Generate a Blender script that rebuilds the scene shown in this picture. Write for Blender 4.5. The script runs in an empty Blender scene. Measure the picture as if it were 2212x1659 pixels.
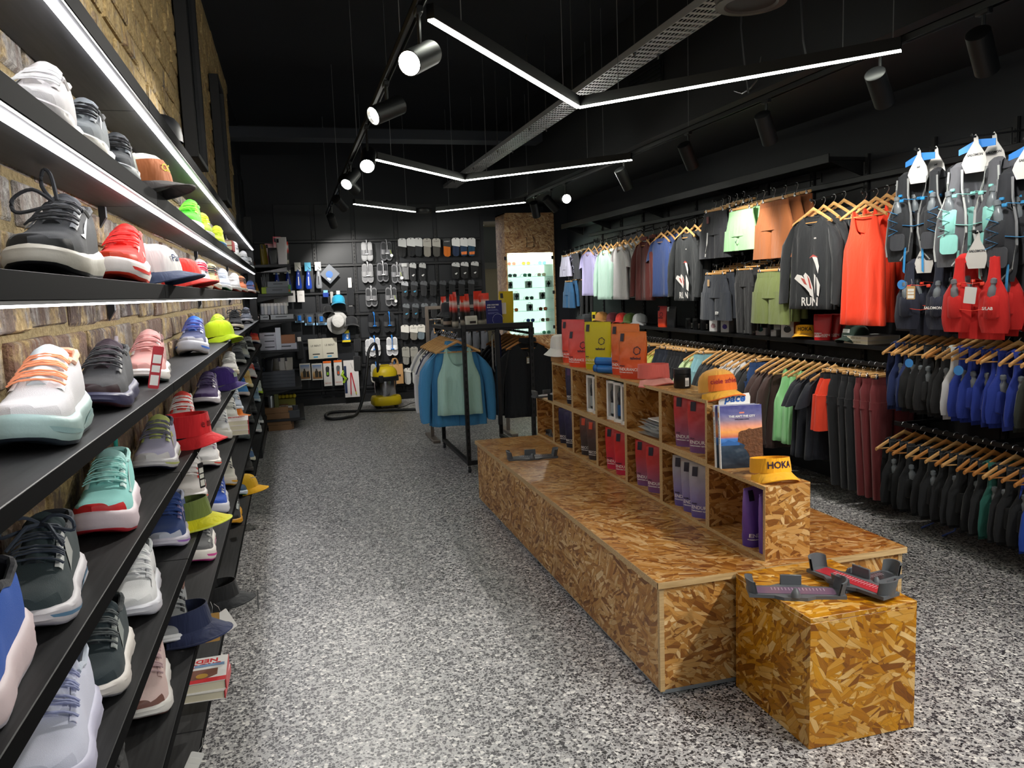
import bpy, math, random
from math import sin, cos, pi, radians
from mathutils import Vector, Matrix
random.seed(7)
S = bpy.context.scene
COL = S.collection
# ---------------------------------------------------------------- camera
CAM_H, FPX, CX, CY = 1.58, 1700.0, 1106.0, 829.5
_yaw, _pit, _rol = radians(15.38), radians(6.88), radians(2.04)
FW = Vector((sin(_yaw)*cos(_pit), cos(_yaw)*cos(_pit), -sin(_pit)))
_r = Vector((cos(_yaw), -sin(_yaw), 0)); _d = FW.cross(_r)
RT = _r*cos(_rol)+_d*sin(_rol); DN = -_r*sin(_rol)+_d*cos(_rol)
CAMP = Vector((0, 0, CAM_H))
cam = bpy.data.cameras.new('camera'); cam.sensor_width = 36; cam.lens = FPX/2212*36; cam.clip_start = .02
cam_o = bpy.data.objects.new('camera', cam); COL.objects.link(cam_o)
cam_o.matrix_world = Matrix(((RT.x, -DN.x, -FW.x, 0), (RT.y, -DN.y, -FW.y, 0), (RT.z, -DN.z, -FW.z, CAM_H), (0, 0, 0, 1)))
S.camera = cam_o
# ---------------------------------------------------------------- world, exposure
W = bpy.data.worlds.new('world'); S.world = W; W.use_nodes = True
W.node_tree.nodes['Background'].inputs[0].default_value = (.75, .85, 1, 1)
W.node_tree.nodes['Background'].inputs[1].default_value = .5
vs = S.view_settings; vs.view_transform = 'Standard'; vs.look = 'None'; vs.gamma = 1; vs.use_curve_mapping = False
vs.exposure = 0.7
LED_E, STRIP_E, SPOT_W = 26.0, 17.0, 85.0
# ---------------------------------------------------------------- pixel <-> place
def ray(u, v): return RT*((u-CX)/FPX)+DN*((v-CY)/FPX)+FW
def at(u, v, x=None, y=None, z=None):
    D = ray(u, v)
    t = (x/D.x) if x is not None else (y/D.y) if y is not None else ((z-CAM_H)/D.z)
    return CAMP+D*t
def pix(p):
    q = Vector(p)-CAMP; w = q.dot(FW)
    return CX+FPX*q.dot(RT)/w, CY+FPX*q.dot(DN)/w, w
def ey(u, x, z):            # the y on the line (x, *, z) that shows in pixel column u
    lo, hi = .6, 12
    inc = pix((x, 12, z))[0] > pix((x, 3, z))[0]
    if not inc: lo = max(lo, abs(x)*.9)
    for _ in range(40):
        m = (lo+hi)/2
        if (pix((x, m, z))[0] < u) == inc: lo = m
        else: hi = m
    return lo
# ---------------------------------------------------------------- materials
MATS = {}
def srgb(h):
    if isinstance(h, str):
        h = h.lstrip('#'); c = [int(h[i:i+2], 16)/255 for i in (0, 2, 4)]
    else: c = h
    return tuple(((x/12.92) if x <= .04045 else ((x+.055)/1.055)**2.4) for x in c)+(1,)
def M(col, rough=.6, metal=0, emit=0, trans=0, coat=0, sheen=0, bump=0, bscale=200, alpha=1, var=0, ior=1.45):
    k = (col, rough, metal, emit, trans, coat, sheen, bump, bscale, alpha, var)
    if k in MATS: return MATS[k]
    m = bpy.data.materials.new('m_'+str(col)); m.use_nodes = True; nt = m.node_tree; b = nt.nodes['Principled BSDF']
    c = srgb(col); I = b.inputs
    I['Base Color'].default_value = c; I['Roughness'].default_value = rough; I['Metallic'].default_value = metal
    I['IOR'].default_value = ior
    if trans: I['Transmission Weight'].default_value = trans
    if coat: I['Coat Weight'].default_value = coat; I['Coat Roughness'].default_value = .15
    if sheen: I['Sheen Weight'].default_value = sheen
    if alpha < 1: I['Alpha'].default_value = alpha
    if emit: I['Emission Color'].default_value = c; I['Emission Strength'].default_value = emit
    if bump or var:
        tc = nt.nodes.new('ShaderNodeTexCoord'); n = nt.nodes.new('ShaderNodeTexNoise'); n.inputs['Scale'].default_value = bscale
        n.inputs['Detail'].default_value = 3
        nt.links.new(tc.outputs['Object'], n.inputs['Vector'])
        if bump:
            bp = nt.nodes.new('ShaderNodeBump'); bp.inputs['Strength'].default_value = bump; bp.inputs['Distance'].default_value = .01
            nt.links.new(n.outputs['Fac'], bp.inputs['Height']); nt.links.new(bp.outputs['Normal'], I['Normal'])
        if var:
            mx = nt.nodes.new('ShaderNodeMixRGB'); mx.blend_type = 'MULTIPLY'; mx.inputs[0].default_value = var
            mx.inputs[1].default_value = c; nt.links.new(n.outputs['Fac'], mx.inputs[2]); nt.links.new(mx.outputs[0], I['Base Color'])
    MATS[k] = m; return m
def fab(col):                                                           # cloth with soft vertical creases
    k = ('fab', col)
    if k not in MATS:
        N = NT('cloth_'+col, .85); N.b.inputs['Base Color'].default_value = srgb(col); N.b.inputs['Sheen Weight'].default_value = .12
        tc = N.n('TexCoord').outputs['Object']; v = N.n('VectorMath', operation='MULTIPLY', i_0=tc, i_1=(17, 17, 4.5)).outputs[0]
        n = N.n('TexNoise', i_Vector=v, i_Scale=1.0, i_Detail=3.0, i_Distortion=.6).outputs[0]; N.bump(n, .55, .025); MATS[k] = N.m
    return MATS[k]
def knit(col): return M(col, .8, sheen=.1, bump=.25, bscale=900)       # shoe mesh
def rub(col): return M(col, .5, bump=.05, bscale=120)                  # foam and rubber
def pla(col, r=.35): return M(col, r)
class NT:                       # tiny node helper
    def __init__(s, name, rough=.5):
        s.m = bpy.data.materials.new(name); s.m.use_nodes = True; s.t = s.m.node_tree; s.b = s.t.nodes['Principled BSDF']; s.b.inputs['Roughness'].default_value = rough
    def n(s, typ, **k):
        x = s.t.nodes.new('ShaderNode'+typ)
        for a, v in k.items():
            if a.startswith('i_'):
                key = a[2:]; key = int(key) if key.isdigit() else key.replace('_', ' ')
                if hasattr(v, 'is_output') or isinstance(v, bpy.types.NodeSocket): s.t.links.new(v, x.inputs[key])
                else: x.inputs[key].default_value = v
            else: setattr(x, a, v)
        return x
    def math(s, op, a, b=0.0, c=None):
        k = dict(i_0=a, i_1=b)
        if c is not None: k['i_2'] = c
        return s.n('Math', operation=op, **k).outputs[0]
    def mix(s, f, a, b, mode='MIX'): return s.n('MixRGB', blend_type=mode, i_0=f, i_1=a, i_2=b).outputs[0]
    def ramp(s, f, stops, interp='LINEAR'):
        r = s.n('ValToRGB', i_0=f); cr = r.color_ramp; cr.interpolation = interp
        while len(cr.elements) < len(stops): cr.elements.new(.5)
        for e, (p, c) in zip(cr.elements, stops): e.position = p; e.color = srgb(c)
        return r.outputs[0]
    def col(s, x): s.t.links.new(x, s.b.inputs['Base Color'])
    def bump(s, h, st=.3, d=.01):
        b = s.n('Bump', i_Strength=st, i_Distance=d, i_Height=h); s.t.links.new(b.outputs[0], s.b.inputs['Normal'])
def mat_floor():
    N = NT('terrazzo', .42); tc = N.n('TexCoord').outputs['Object']
    wz = N.n('TexNoise', i_Vector=tc, i_Scale=110.0, i_Detail=1.0).outputs['Color']
    v = N.n('VectorMath', operation='MULTIPLY_ADD', i_0=wz, i_1=(.008, .008, 0), i_2=tc).outputs[0]
    def layer(sc, keep, edge):
        c = N.n('TexVoronoi', voronoi_dimensions='2D', i_Vector=v, i_Scale=sc); e = N.n('TexVoronoi', voronoi_dimensions='2D', feature='DISTANCE_TO_EDGE', i_Vector=v, i_Scale=sc)
        sp = N.n('SeparateColor', i_0=c.outputs['Color']); on = N.math('MULTIPLY', N.math('LESS_THAN', sp.outputs[0], keep), N.math('GREATER_THAN', e.outputs[0], edge))
        return on, sp.outputs[1]
    base = N.ramp(N.n('TexNoise', i_Vector=tc, i_Scale=220.0, i_Detail=2.0).outputs[0], [(.3, '979596'), (.7, 'b6b4b3')])
    o2, r2 = layer(165, .36, .1); c2 = N.mix(o2, base, N.ramp(r2, [(0, '2c2b2e'), (.5, '5a585b'), (.7, 'a9a6a4'), (1, 'e2dfda')]))
    o1, r1 = layer(84, .55, .1); c1 = N.mix(o1, c2, N.ramp(r1, [(0, '1b1a1d'), (.5, '333236'), (.68, '565457'), (.84, '8d8a88'), (.94, 'dcd9d4')]))
    o3, r3 = layer(58, .1, .1); c3 = N.mix(o3, c1, N.ramp(r3, [(0, '222125'), (.55, '444246'), (.6, 'd3d0cc')]))
    N.col(c3); return N.m
def mat_osb(name, gain=1.0, sat=1.0, gloss=.42, hue=.5, sc=1.0):
    N = NT(name, gloss); tcn = N.n('TexCoord'); tc = tcn.outputs['Object']; nm = N.n('SeparateXYZ', i_0=tcn.outputs['Normal']); p = N.n('SeparateXYZ', i_0=tc)
    X, Y, Z = p.outputs[0], p.outputs[1], p.outputs[2]
    isz = N.math('GREATER_THAN', N.math('ABSOLUTE', nm.outputs[2]), .6); isx = N.math('GREATER_THAN', N.math('ABSOLUTE', nm.outputs[0]), .6)
    def sel(f, a, b): return N.math('ADD', N.math('MULTIPLY', f, a), N.math('MULTIPLY', N.math('SUBTRACT', 1.0, f), b))
    U = sel(isx, Y, X); V = sel(isz, sel(isx, X, Y), Z)
    off = N.math('ADD', N.math('MULTIPLY', isz, 3.7), N.math('MULTIPLY', isx, 8.1))
    uv = N.n('CombineXYZ', i_0=N.math('ADD', U, off), i_1=V, i_2=0.0).outputs[0]
    def layer(seed, big, ax):
        o = N.n('VectorMath', operation='ADD', i_0=uv, i_1=(seed*1.37, seed*2.11, 0)).outputs[0]
        wob = N.n('TexNoise', i_Vector=o, i_Scale=14.0, i_Detail=1.0).outputs['Color']
        o = N.n('VectorMath', operation='MULTIPLY_ADD', i_0=wob, i_1=(.01, .01, 0), i_2=o).outputs[0]
        b = N.n('TexVoronoi', voronoi_dimensions='2D', i_Vector=o, i_Scale=big); bc = N.n('SeparateColor', i_0=b.outputs['Color'])
        ang = N.math('MULTIPLY_ADD', N.math('SUBTRACT', bc.outputs[0], .5), 1.7, ax)
        r = N.n('VectorRotate', rotation_type='Z_AXIS', i_Vector=o, i_Angle=ang).outputs[0]
        st = N.n('VectorMath', operation='MULTIPLY', i_0=r, i_1=(12*sc, 66*sc, 1)).outputs[0]
        f = N.n('TexVoronoi', voronoi_dimensions='2D', i_Vector=st, i_Scale=1.0); fc = N.n('SeparateColor', i_0=f.outputs['Color'])
        e = N.n('TexVoronoi', voronoi_dimensions='2D', feature='DISTANCE_TO_EDGE', i_Vector=st, i_Scale=1.0)
        gr = N.n('TexNoise', i_Vector=N.n('VectorMath', operation='MULTIPLY', i_0=r, i_1=(30, 400, 1)).outputs[0], i_Scale=1.0, i_Detail=2.0).outputs[0]
        return fc.outputs[0], fc.outputs[1], e.outputs[0], gr
    a0, a1, ae, ag = layer(1, 10, .5); b0, b1, be, bg = layer(5, 13, .1); c0, c1, ce, cg = layer(9, 17, .8)
    m1 = N.math('GREATER_THAN', a1, .5); m2 = N.math('GREATER_THAN', b1, .42)
    val = sel(m1, a0, sel(m2, b0, c0)); ed = sel(m1, ae, sel(m2, be, ce)); gr = sel(m1, ag, sel(m2, bg, cg))
    val = N.math('ADD', N.math('MULTIPLY', val, .78), N.math('MULTIPLY', gr, .25))
    c = N.ramp(val, [(0, '5e3614'), (.17, '8c5824'), (.36, 'b47e3a'), (.55, 'cb9850'), (.78, 'dab277'), (1, 'efd8ac')])
    c = N.mix(N.math('MULTIPLY', N.math('LESS_THAN', ed, .04), .35), c, (.12, .06, .02, 1))
    big = N.n('TexNoise', i_Vector=uv, i_Scale=5.0, i_Detail=2.0).outputs[0]
    c = N.mix(1.0, c, N.ramp(big, [(.3, 'd8c8b0'), (.7, 'ffffff')]), 'MULTIPLY')
    c = N.n('HueSaturation', i_Hue=hue, i_Saturation=sat, i_Value=gain, i_Color=c).outputs[0]
    N.col(c); N.bump(N.math('ADD', val, N.math('MINIMUM', N.math('MULTIPLY', ed, 4.0), .4)), .25, .002); return N.m
def mat_brick():
    N = NT('old_brick', .95); tc = N.n('NewGeometry').outputs['Position']; oi = N.n('ObjectInfo').outputs['Random']; ri = N.n('NewGeometry').outputs['Random Per Island']
    rnd = N.math('FRACT', N.math('ADD', N.math('MULTIPLY', oi, 7.3), ri))
    c = N.ramp(rnd, [(0, '5a4a44'), (.25, '75604f'), (.45, '84695a'), (.6, '8d7560'), (.75, '756a62'), (.9, 'a08a68'), (1, '7e5c4a')])
    n1 = N.n('TexNoise', i_Vector=tc, i_Scale=9.0, i_Detail=5.0, i_Roughness=.65).outputs[0]; n2 = N.n('TexNoise', i_Vector=tc, i_Scale=55.0, i_Detail=5.0, i_Roughness=.7).outputs[0]
    z = N.n('SeparateXYZ', i_0=tc).outputs[2]
    st = N.n('TexNoise', i_Vector=N.n('VectorMath', operation='MULTIPLY', i_0=tc, i_1=(1, 26, 2.2)).outputs[0], i_Scale=1.0, i_Detail=4.0).outputs[0]
    ww = N.math('MULTIPLY', N.n('MapRange', i_0=z, i_1=1.45, i_2=1.9).outputs[0], N.n('MapRange', i_0=z, i_1=2.9, i_2=2.1, clamp=True).outputs[0])   # white wash band of the old wall
    wash = N.n('MapRange', i_0=N.math('ADD', N.math('ADD', st, N.math('MULTIPLY', n1, .6)), N.math('MULTIPLY', ww, .32)), i_1=.84, i_2=1.06).outputs[0]
    c = N.mix(N.math('MULTIPLY', wash, .8), c, N.ramp(n2, [(.3, 'a09a90'), (.7, 'd2cec4')]))
    pl = N.n('MapRange', i_0=N.math('ADD', n1, N.math('MULTIPLY', N.n('MapRange', i_0=z, i_1=2.2, i_2=2.8).outputs[0], .22)), i_1=.5, i_2=.62).outputs[0]  # old sand plaster
    c = N.mix(N.math('MULTIPLY', pl, .85), c, N.ramp(n2, [(.3, 'b09258'), (.7, 'd8bc82')]))
    c = N.mix(.5, c, N.ramp(n2, [(.3, '777777'), (.65, 'ffffff')]), 'MULTIPLY')
    N.col(c); N.bump(N.math('ADD', N.math('MULTIPLY', n2, 1.0), N.math('MULTIPLY', st, .6)), .8, .02); return N.m
def mat_mortar():
    N = NT('lime_mortar', .95); tc = N.n('NewGeometry').outputs['Position']; n2 = N.n('TexNoise', i_Vector=tc, i_Scale=60.0, i_Detail=6.0, i_Roughness=.7).outputs[0]
    n1 = N.n('TexNoise', i_Vector=tc, i_Scale=7.0, i_Detail=3.0).outputs[0]
    c = N.mix(n1, N.ramp(n2, [(.3, '857552'), (.7, 'b8a67a')]), N.ramp(n2, [(.3, '9a8254'), (.7, 'c8ae78')]))
    N.col(c); N.bump(n2, .9, .02); return N.m
def mat_wood(name, dark, light, sc=1):
    N = NT(name, .45); tc = N.n('TexCoord').outputs['Object']
    g = N.n('TexNoise', i_Vector=N.n('VectorMath', operation='MULTIPLY', i_0=tc, i_1=(6*sc, 120*sc, 120*sc)).outputs[0], i_Scale=1.0, i_Detail=3.0).outputs[0]
    N.col(N.ramp(g, [(.3, dark), (.7, light)])); return N.m
def mat_black_wood():
    N = NT('black_laminate', .55); N.b.inputs['Specular IOR Level'].default_value = .3; tc = N.n('TexCoord').outputs['Object']
    g = N.n('TexNoise', i_Vector=N.n('VectorMath', operation='MULTIPLY', i_0=tc, i_1=(90, 5, 90)).outputs[0], i_Scale=1.0, i_Detail=4.0).outputs[0]
    N.col(N.ramp(g, [(.3, '171719'), (.7, '2c2c2e')])); N.bump(g, .08, .002); return N.m
def mat_grad(name, stops, lo, hi, rough=.4, axis=2):     # a printed colour gradient over the height of a pouch
    N = NT(name, rough); p = N.n('SeparateXYZ', i_0=N.n('TexCoord').outputs['Object']).outputs[axis]
    N.col(N.ramp(N.n('MapRange', i_0=p, i_1=lo, i_2=hi).outputs[0], stops))
    n = N.n('TexNoise', i_Vector=N.n('TexCoord').outputs['Object'], i_Scale=16.0, i_Detail=2.0).outputs[0]; N.bump(n, .35, .02); return N.m
FLOOR, OSB, OSB_W, OSB_C, BRICK, MORTAR, BLW = mat_floor(), mat_osb('osb_board'), mat_osb('osb_warm', 1.0, 1.14, .36, .5, .85), mat_osb('osb_cabinet', .8, .85), mat_brick(), mat_mortar(), mat_black_wood()
OSB_T = mat_osb('osb_lid', .8, 1.02, .3, .494)  # bench lids: dim reflection in the varnish painted in as a darker, redder tone
EDGE = mat_wood('ply_edge', 'a98a5c', 'c9ab7c'); HWOOD = mat_wood('hanger_beech', 'c08a4c', 'dcae72')
WALLK = M('10131a', .55, bump=.05, bscale=30); CEILK = M('171a21', .9); BLK = M('131316', .45); BLKM = M('0f1012', .5); STEEL = M('b9b9bd', .25, 1); CHROME = M('ececf0', .28, 1); GREYM = M('6a6a6c', .45, .8)
WHITE = M('e9e8e5', .5); PAPER = M('e6e4de', .7); KRAFT = M('b48a58', .75); DARKCARD = M('241f2c', .5)
GLASS = M('eef6f2', .03, trans=1, ior=1.45)
# ---------------------------------------------------------------- mesh helpers: every shape is (verts, faces)
def box(sx, sy, sz, c=(0, 0, 0), b=0.0):
    x, y, z = sx/2, sy/2, sz/2; cx, cy, cz = c
    if not b:
        V = [(cx+i*x, cy+j*y, cz+k*z) for k in (-1, 1) for j in (-1, 1) for i in (-1, 1)]
        return V, [(0, 2, 3, 1), (4, 5, 7, 6), (0, 1, 5, 4), (1, 3, 7, 5), (3, 2, 6, 7), (2, 0, 4, 6)]
    b = min(b, x*.49, y*.49, z*.49); V = []; idx = {}
    for i in (-1, 1):
        for j in (-1, 1):
            for k in (-1, 1):
                for a in range(3):
                    p = [i*(x-b), j*(y-b), k*(z-b)]; p[a] = (i*x, j*y, k*z)[a]; idx[i, j, k, a] = len(V); V.append((cx+p[0], cy+p[1], cz+p[2]))
    F = []
    for i in (-1, 1):
        F.append([idx[i, j, k, 0] for j, k in ((-1, -1), (1, -1), (1, 1), (-1, 1))][::i])
        F.append([idx[j, i, k, 1] for j, k in ((-1, -1), (1, -1), (1, 1), (-1, 1))][::-i])
        F.append([idx[j, k, i, 2] for j, k in ((-1, -1), (1, -1), (1, 1), (-1, 1))][::i])
    for i in (-1, 1):
        for j in (-1, 1):
            F.append([idx[i, j, -1, 0], idx[i, j, 1, 0], idx[i, j, 1, 1], idx[i, j, -1, 1]][::-i*j]); F.append([idx[i, -1, j, 0], idx[i, 1, j, 0], idx[i, 1, j, 2], idx[i, -1, j, 2]][::i*j]); F.append([idx[-1, i, j, 1], idx[1, i, j, 1], idx[1, i, j, 2], idx[-1, i, j, 2]][::-i*j])
            for k in (-1, 1): F.append([idx[i, j, k, 0], idx[i, j, k, 1], idx[i, j, k, 2]][::i*j*k])
    return V, [tuple(f) for f in F]
def box2(p0, p1, b=0.0):
    return box(abs(p1[0]-p0[0]), abs(p1[1]-p0[1]), abs(p1[2]-p0[2]), tuple((p0[i]+p1[i])/2 for i in range(3)), b)
def merge(*L):
    V, F = [], []
    for v, f in L:
        n = len(V); V += list(v); F += [tuple(i+n for i in q) for q in f]
    return V, F
def xf(vf, loc=(0, 0, 0), rot=(0, 0, 0), sc=1):
    sc = (sc, sc, sc) if not hasattr(sc, '__len__') else sc
    from mathutils import Euler
    m = Matrix.LocRotScale(Vector(loc), Euler(rot), Vector(sc)); return [tuple(m @ Vector(v)) for v in vf[0]], vf[1]
def loft(R, cu=True, c0=False, c1=False):
    n = len(R[0]); V = [tuple(p) for r in R for p in r]; F = []
    for i in range(len(R)-1):
        for j in range(n if cu else n-1):
            a, b = i*n+j, i*n+(j+1) % n; F.append((a, b, b+n, a+n))
    if c0: F.append(tuple(range(n))[::-1])
    if c1: F.append(tuple(range((len(R)-1)*n, len(R)*n)))
    return V, F
def lathe(prof, n=20, sx=1, sy=1, c0=True, c1=True):
    return loft([[(r*cos(2*pi*j/n)*sx, r*sin(2*pi*j/n)*sy, z) for j in range(n)] for r, z in prof], True, c0, c1)
def tube(P, r, n=6, cap=True, flat=1.0, closed=False):
    P = [Vector(p) for p in P]; R = []; up = Vector((0, 0, 1)); N = len(P)
    for i, p in enumerate(P):
        t = (P[(i+1) % N]-P[i-1]) if closed else (P[min(i+1, N-1)]-P[max(i-1, 0)])
        if t.length < 1e-9: t = Vector((0, 0, 1))
        t.normalize(); a = t.cross(up)
        if a.length < .15: a = t.cross(Vector((1, 0, 0)))
        a.normalize(); b = a.cross(t); rr = r[i] if hasattr(r, '__len__') else r
        R.append([p+a*(rr*cos(2*pi*j/n))+b*(rr*flat*sin(2*pi*j/n)) for j in range(n)])
    if closed: return loft(R+[R[0]], True)
    return loft(R, True, cap, cap)
def prism(poly, d, y0=0.0, b=0.0):          # outline in XZ, depth d along +Y from y0
    n = len(poly); V = [(x, y0, z) for x, z in poly]+[(x, y0+d, z) for x, z in poly]
    return V, [tuple(range(n)), tuple(range(2*n-1, n-1, -1))]+[(i, n+i, n+(i+1) % n, (i+1) % n) for i in range(n)]
def ell(rx, rz, n=16, cx=0, cz=0): return [(cx+rx*cos(2*pi*i/n), cz+rz*sin(2*pi*i/n)) for i in range(n)]
def rrect(w, h, r, n=4, cx=0, cz=0):
    P = []
    for k, (sx, sz) in enumerate(((1, 1), (-1, 1), (-1, -1), (1, -1))):
        for i in range(n+1):
            a = pi/2*(k+i/n); P.append((cx+sx*(w/2-r)+r*cos(a), cz+sz*(h/2-r)+r*sin(a)))
    return P
MESH = {}
def mesh(vf, smooth=True, key=None, ang=40):
    if key is not None and key in MESH: return MESH[key]
    if callable(vf): vf = vf()
    me = bpy.data.meshes.new(str(key[0]) if isinstance(key, tuple) else str(key or 'mesh')); me.from_pydata([tuple(v) for v in vf[0]], [], vf[1]); me.materials.append(None)
    if smooth:
        me.polygons.foreach_set('use_smooth', [True]*len(me.polygons))
        try: me.set_sharp_from_angle(angle=radians(ang))
        except Exception: pass
    me.update()
    if key is not None: MESH[key] = me
    return me
def obj(name, vf, mat, parent=None, smooth=True, key=None, loc=None, rot=None, ang=40, label=None):
    me = vf if isinstance(vf, bpy.types.Mesh) else mesh(vf, smooth, key, ang)
    o = bpy.data.objects.new(name, me); COL.objects.link(o)
    o.material_slots[0].link = 'OBJECT'; o.material_slots[0].material = mat
    if parent: o.parent = parent
    if loc is not None: o.location = loc
    if rot is not None: o.rotation_euler = rot
    if label: o['label'] = label
    return o
def tag(o, label, cat, group=None):
    o['label'] = label; o['category'] = cat
    if group: o['group'] = group
    return o
def thing(name, label, cat, loc=(0, 0, 0), rot=0, group=None):
    o = bpy.data.objects.new(name, None); COL.objects.link(o); o.empty_display_size = .05
    o.location = loc; o.rotation_euler = rot if hasattr(rot, '__len__') else (0, 0, rot)
    return tag(o, label, cat, group)
def struct(name, vf, mat, parent=None, smooth=False, **k):
    o = obj(name, vf, mat, parent, smooth, **k)
    if not parent: o['kind'] = 'structure'
    return o
TX = {}
def text(s, size, bold=0.0, ex=.0004, shear=0.0, align='CENTER'):      # lettering in the XZ plane facing -Y
    k = (s, size, bold, ex, shear, align)
    if k in TX: return TX[k]
    cu = bpy.data.curves.new('t', 'FONT'); cu.body = s; cu.size = size; cu.align_x = align; cu.align_y = 'CENTER'; cu.extrude = ex; cu.offset = bold*size; cu.shear = shear; cu.resolution_u = 2
    t = bpy.data.objects.new('t', cu); COL.objects.link(t); bpy.context.view_layer.update()
    me = bpy.data.meshes.new_from_object(t); V = [(v.co.x, -v.co.z, v.co.y) for v in me.vertices]; F = [tuple(p.vertices) for p in me.polygons]
    bpy.data.objects.remove(t); bpy.data.curves.remove(cu); bpy.data.meshes.remove(me)
    TX[k] = (V, F); return TX[k]
def lettering(s, size, mat, parent, loc, rot=(0, 0, 0), **k):
    return obj('lettering', text(s, size, **k), mat, parent, False, key=('lettering', s, size, tuple(k.items())), loc=loc, rot=rot)
def smooth(P, n=5):
    P = [Vector(p) for p in P]; out = []
    for i in range(len(P)-1):
        p0, p1, p2, p3 = P[max(i-1, 0)], P[i], P[i+1], P[min(i+2, len(P)-1)]
        for k in range(n):
            f = k/n; out.append(.5*((2*p1)+(p2-p0)*f+(2*p0-5*p1+4*p2-p3)*f*f+(3*p1-p0-3*p2+p3)*f**3))
    return out+[P[-1]]
ORD = ['frontmost', 'second', 'third', 'fourth', 'fifth', 'sixth', 'seventh', 'eighth', 'ninth', 'tenth', 'eleventh', 'twelfth', 'thirteenth', 'fourteenth', 'fifteenth', 'sixteenth', 'seventeenth', 'eighteenth', 'nineteenth', 'twentieth']
def ramp1(T, s):
    for (a, x), (b, y) in zip(T, T[1:]):
        if s <= b:
            f = (s-a)/(b-a); f = max(0, min(1, f)); f = f*f*(3-2*f)*.5+f*.5; return x+(y-x)*f
    return T[-1][1]
# ================================================================ the room
XL, XR, YB, YF, ZC = -.52, 4.05, 11.75, -3.2, 3.95
floor = struct('floor', box2((-1.2, YF, -.1), (4.6, 13.6, 0)), FLOOR)
struct('ceiling', box2((-1.2, YF, ZC), (4.6, 13.6, ZC+.1)), CEILK)
wl = struct('wall_left', box2((XL-.25, YF, 0), (XL-.012, 9.5, ZC)), MORTAR)
def brick_mesh(i):
    def f():
        rd = random.Random(i); V, F = box(.05, .288+rd.uniform(-.02, .012), .089+rd.uniform(-.007, .005), (-.025, 0, 0), .006)
        return [(x+rd.uniform(-.003, .003), y+rd.uniform(-.004, .004), z+rd.uniform(-.003, .003)) for x, y, z in V], F
    return f
BM = [mesh(brick_mesh(i), False, ('brick', i)) for i in range(10)]
cand, rest = [], []
rb = random.Random(3)
for r in range(36):
    z = .055+r*.1085
    y = .75+(.155 if r % 2 else 0)
    while y < 9.42:
        v = pix((XL, y, z)); ok = -60 < v[0] < 545 and -60 < v[1] < 1000 and z > .85
        (cand if ok else rest).append((v[2] if z < 2.15 else v[2]*.6, y, z, XL+rb.uniform(-.007, .004))); y += .31
cand.sort(); bulk = []
for k, (d, y, z, x) in enumerate(cand+rest):
    i = rb.randrange(10)
    if k < 300: obj('brick', BM[i], BRICK, wl, loc=(x, y, z))
    else: bulk.append(xf(([tuple(v.co) for v in BM[i].vertices], [tuple(p.vertices) for p in BM[i].polygons]), (x, y, z)))
o = obj('brick', merge(*bulk), BRICK, wl, False); o['kind'] = 'stuff'
wlr = struct('wall_left_rear', box2((XL-.25, 9.5, 0), (XL-.03, 13.6, ZC)), WALLK)
for y0 in (9.52, 10.3, 11.1): obj('panel', box2((XL-.03, y0, .1), (XL-.01, y0+.72, 3.2), .004), M('1a1c20', .5), wlr, False)
struct('wall_front', merge(box2((-1.2, YF-.1, 0), (-.2, YF, ZC)), box2((3.7, YF-.1, 0), (4.6, YF, ZC)), box2((-.2, YF-.1, 2.6), (3.7, YF, ZC)), box2((-.2, YF-.1, 0), (3.7, YF, .25))), WALLK)
wr = struct('wall_right', box2((XR, YF, 0), (XR+.2, 13.6, ZC)), WALLK)
struct('wall_bulkhead', box2((3.06, YF, 2.82), (XR, 11.75, ZC)), M('1c1d21', .8))
struct('trim_2', box2((XL-.01, 9.33, 3.34), (3.06, 9.62, 3.45)), M('3a3e46', .8))
# slotted uprights and cross rails on the right wall
def upright(h=2.35):
    L = [box2((-.014, -.02, 0), (.014, -.014, h)), box2((-.02, -.014, 0), (.02, 0, h))]
    return merge(*L)
SLOT = merge(*[box2((-.006, -.0225, .06+i*.05), (.006, -.0195, .085+i*.05)) for i in range(45)])
def put_upright(par, loc, rot):
    u = obj('upright', upright(), BLK, par, False, key=('upright',), loc=loc, rot=(0, 0, rot))
    obj('slot_row', SLOT, M('040405', .8), u, False, key=('slots',))
for y in (9.9, 9.25, 8.63, 8.0, 7.37, 6.72, 6.11, 5.49, 4.88, 4.27, 3.67, 3.06): put_upright(wr, (XR, y, .1), -pi/2)
for k, y in enumerate((9.58, 8.94, 8.31, 7.68, 7.05, 6.41, 5.8, 5.18, 4.57, 3.97, 3.36)):
    obj('wall_panel', box2((XR-.012, y-.27, .12), (XR, y+.27, 2.4), .003), M('17181b', .55), wr, False)
wrail = struct('trim_1', box2((XR-.06, 3.0, 2.255), (XR-.03, 10.3, 2.295), .003), BLK)
for g0, g1, zz in ((6.1, 6.75, 3.36), (3.4, 4.1, 3.5)):
    vt = obj('vent_grille', box2((3.045, g0, zz-.14), (3.062, g1, zz+.14), .004), BLKM, wr, False)
    for i in range(7): obj('slat', box2((3.036, g0+.03, zz-.115+i*.034), (3.05, g1-.03, zz-.1+i*.034)), M('26272b', .5), vt, False)
# long canopy shelf above the clothes
cs = thing('canopy_shelf', 'long black canopy shelf above the hanging clothes on the right wall', 'shelf', (3.9, 7.7, 2.42))
obj('board', box2((-.17, -2.8, -.012), (.14, 2.95, .012), .003), BLK, cs, False)
obj('front_lip', box2((-.172, -2.8, -.03), (-.16, 2.95, .035), .002), M('0e0f12', .5), cs, False)
for y in (-2.78, -1.2, .4, 1.9, 2.9): obj('bracket', prism([(-.16, -.012), (.14, -.012), (.14, -.12)], .012, y), BLKM, cs, False)
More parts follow.
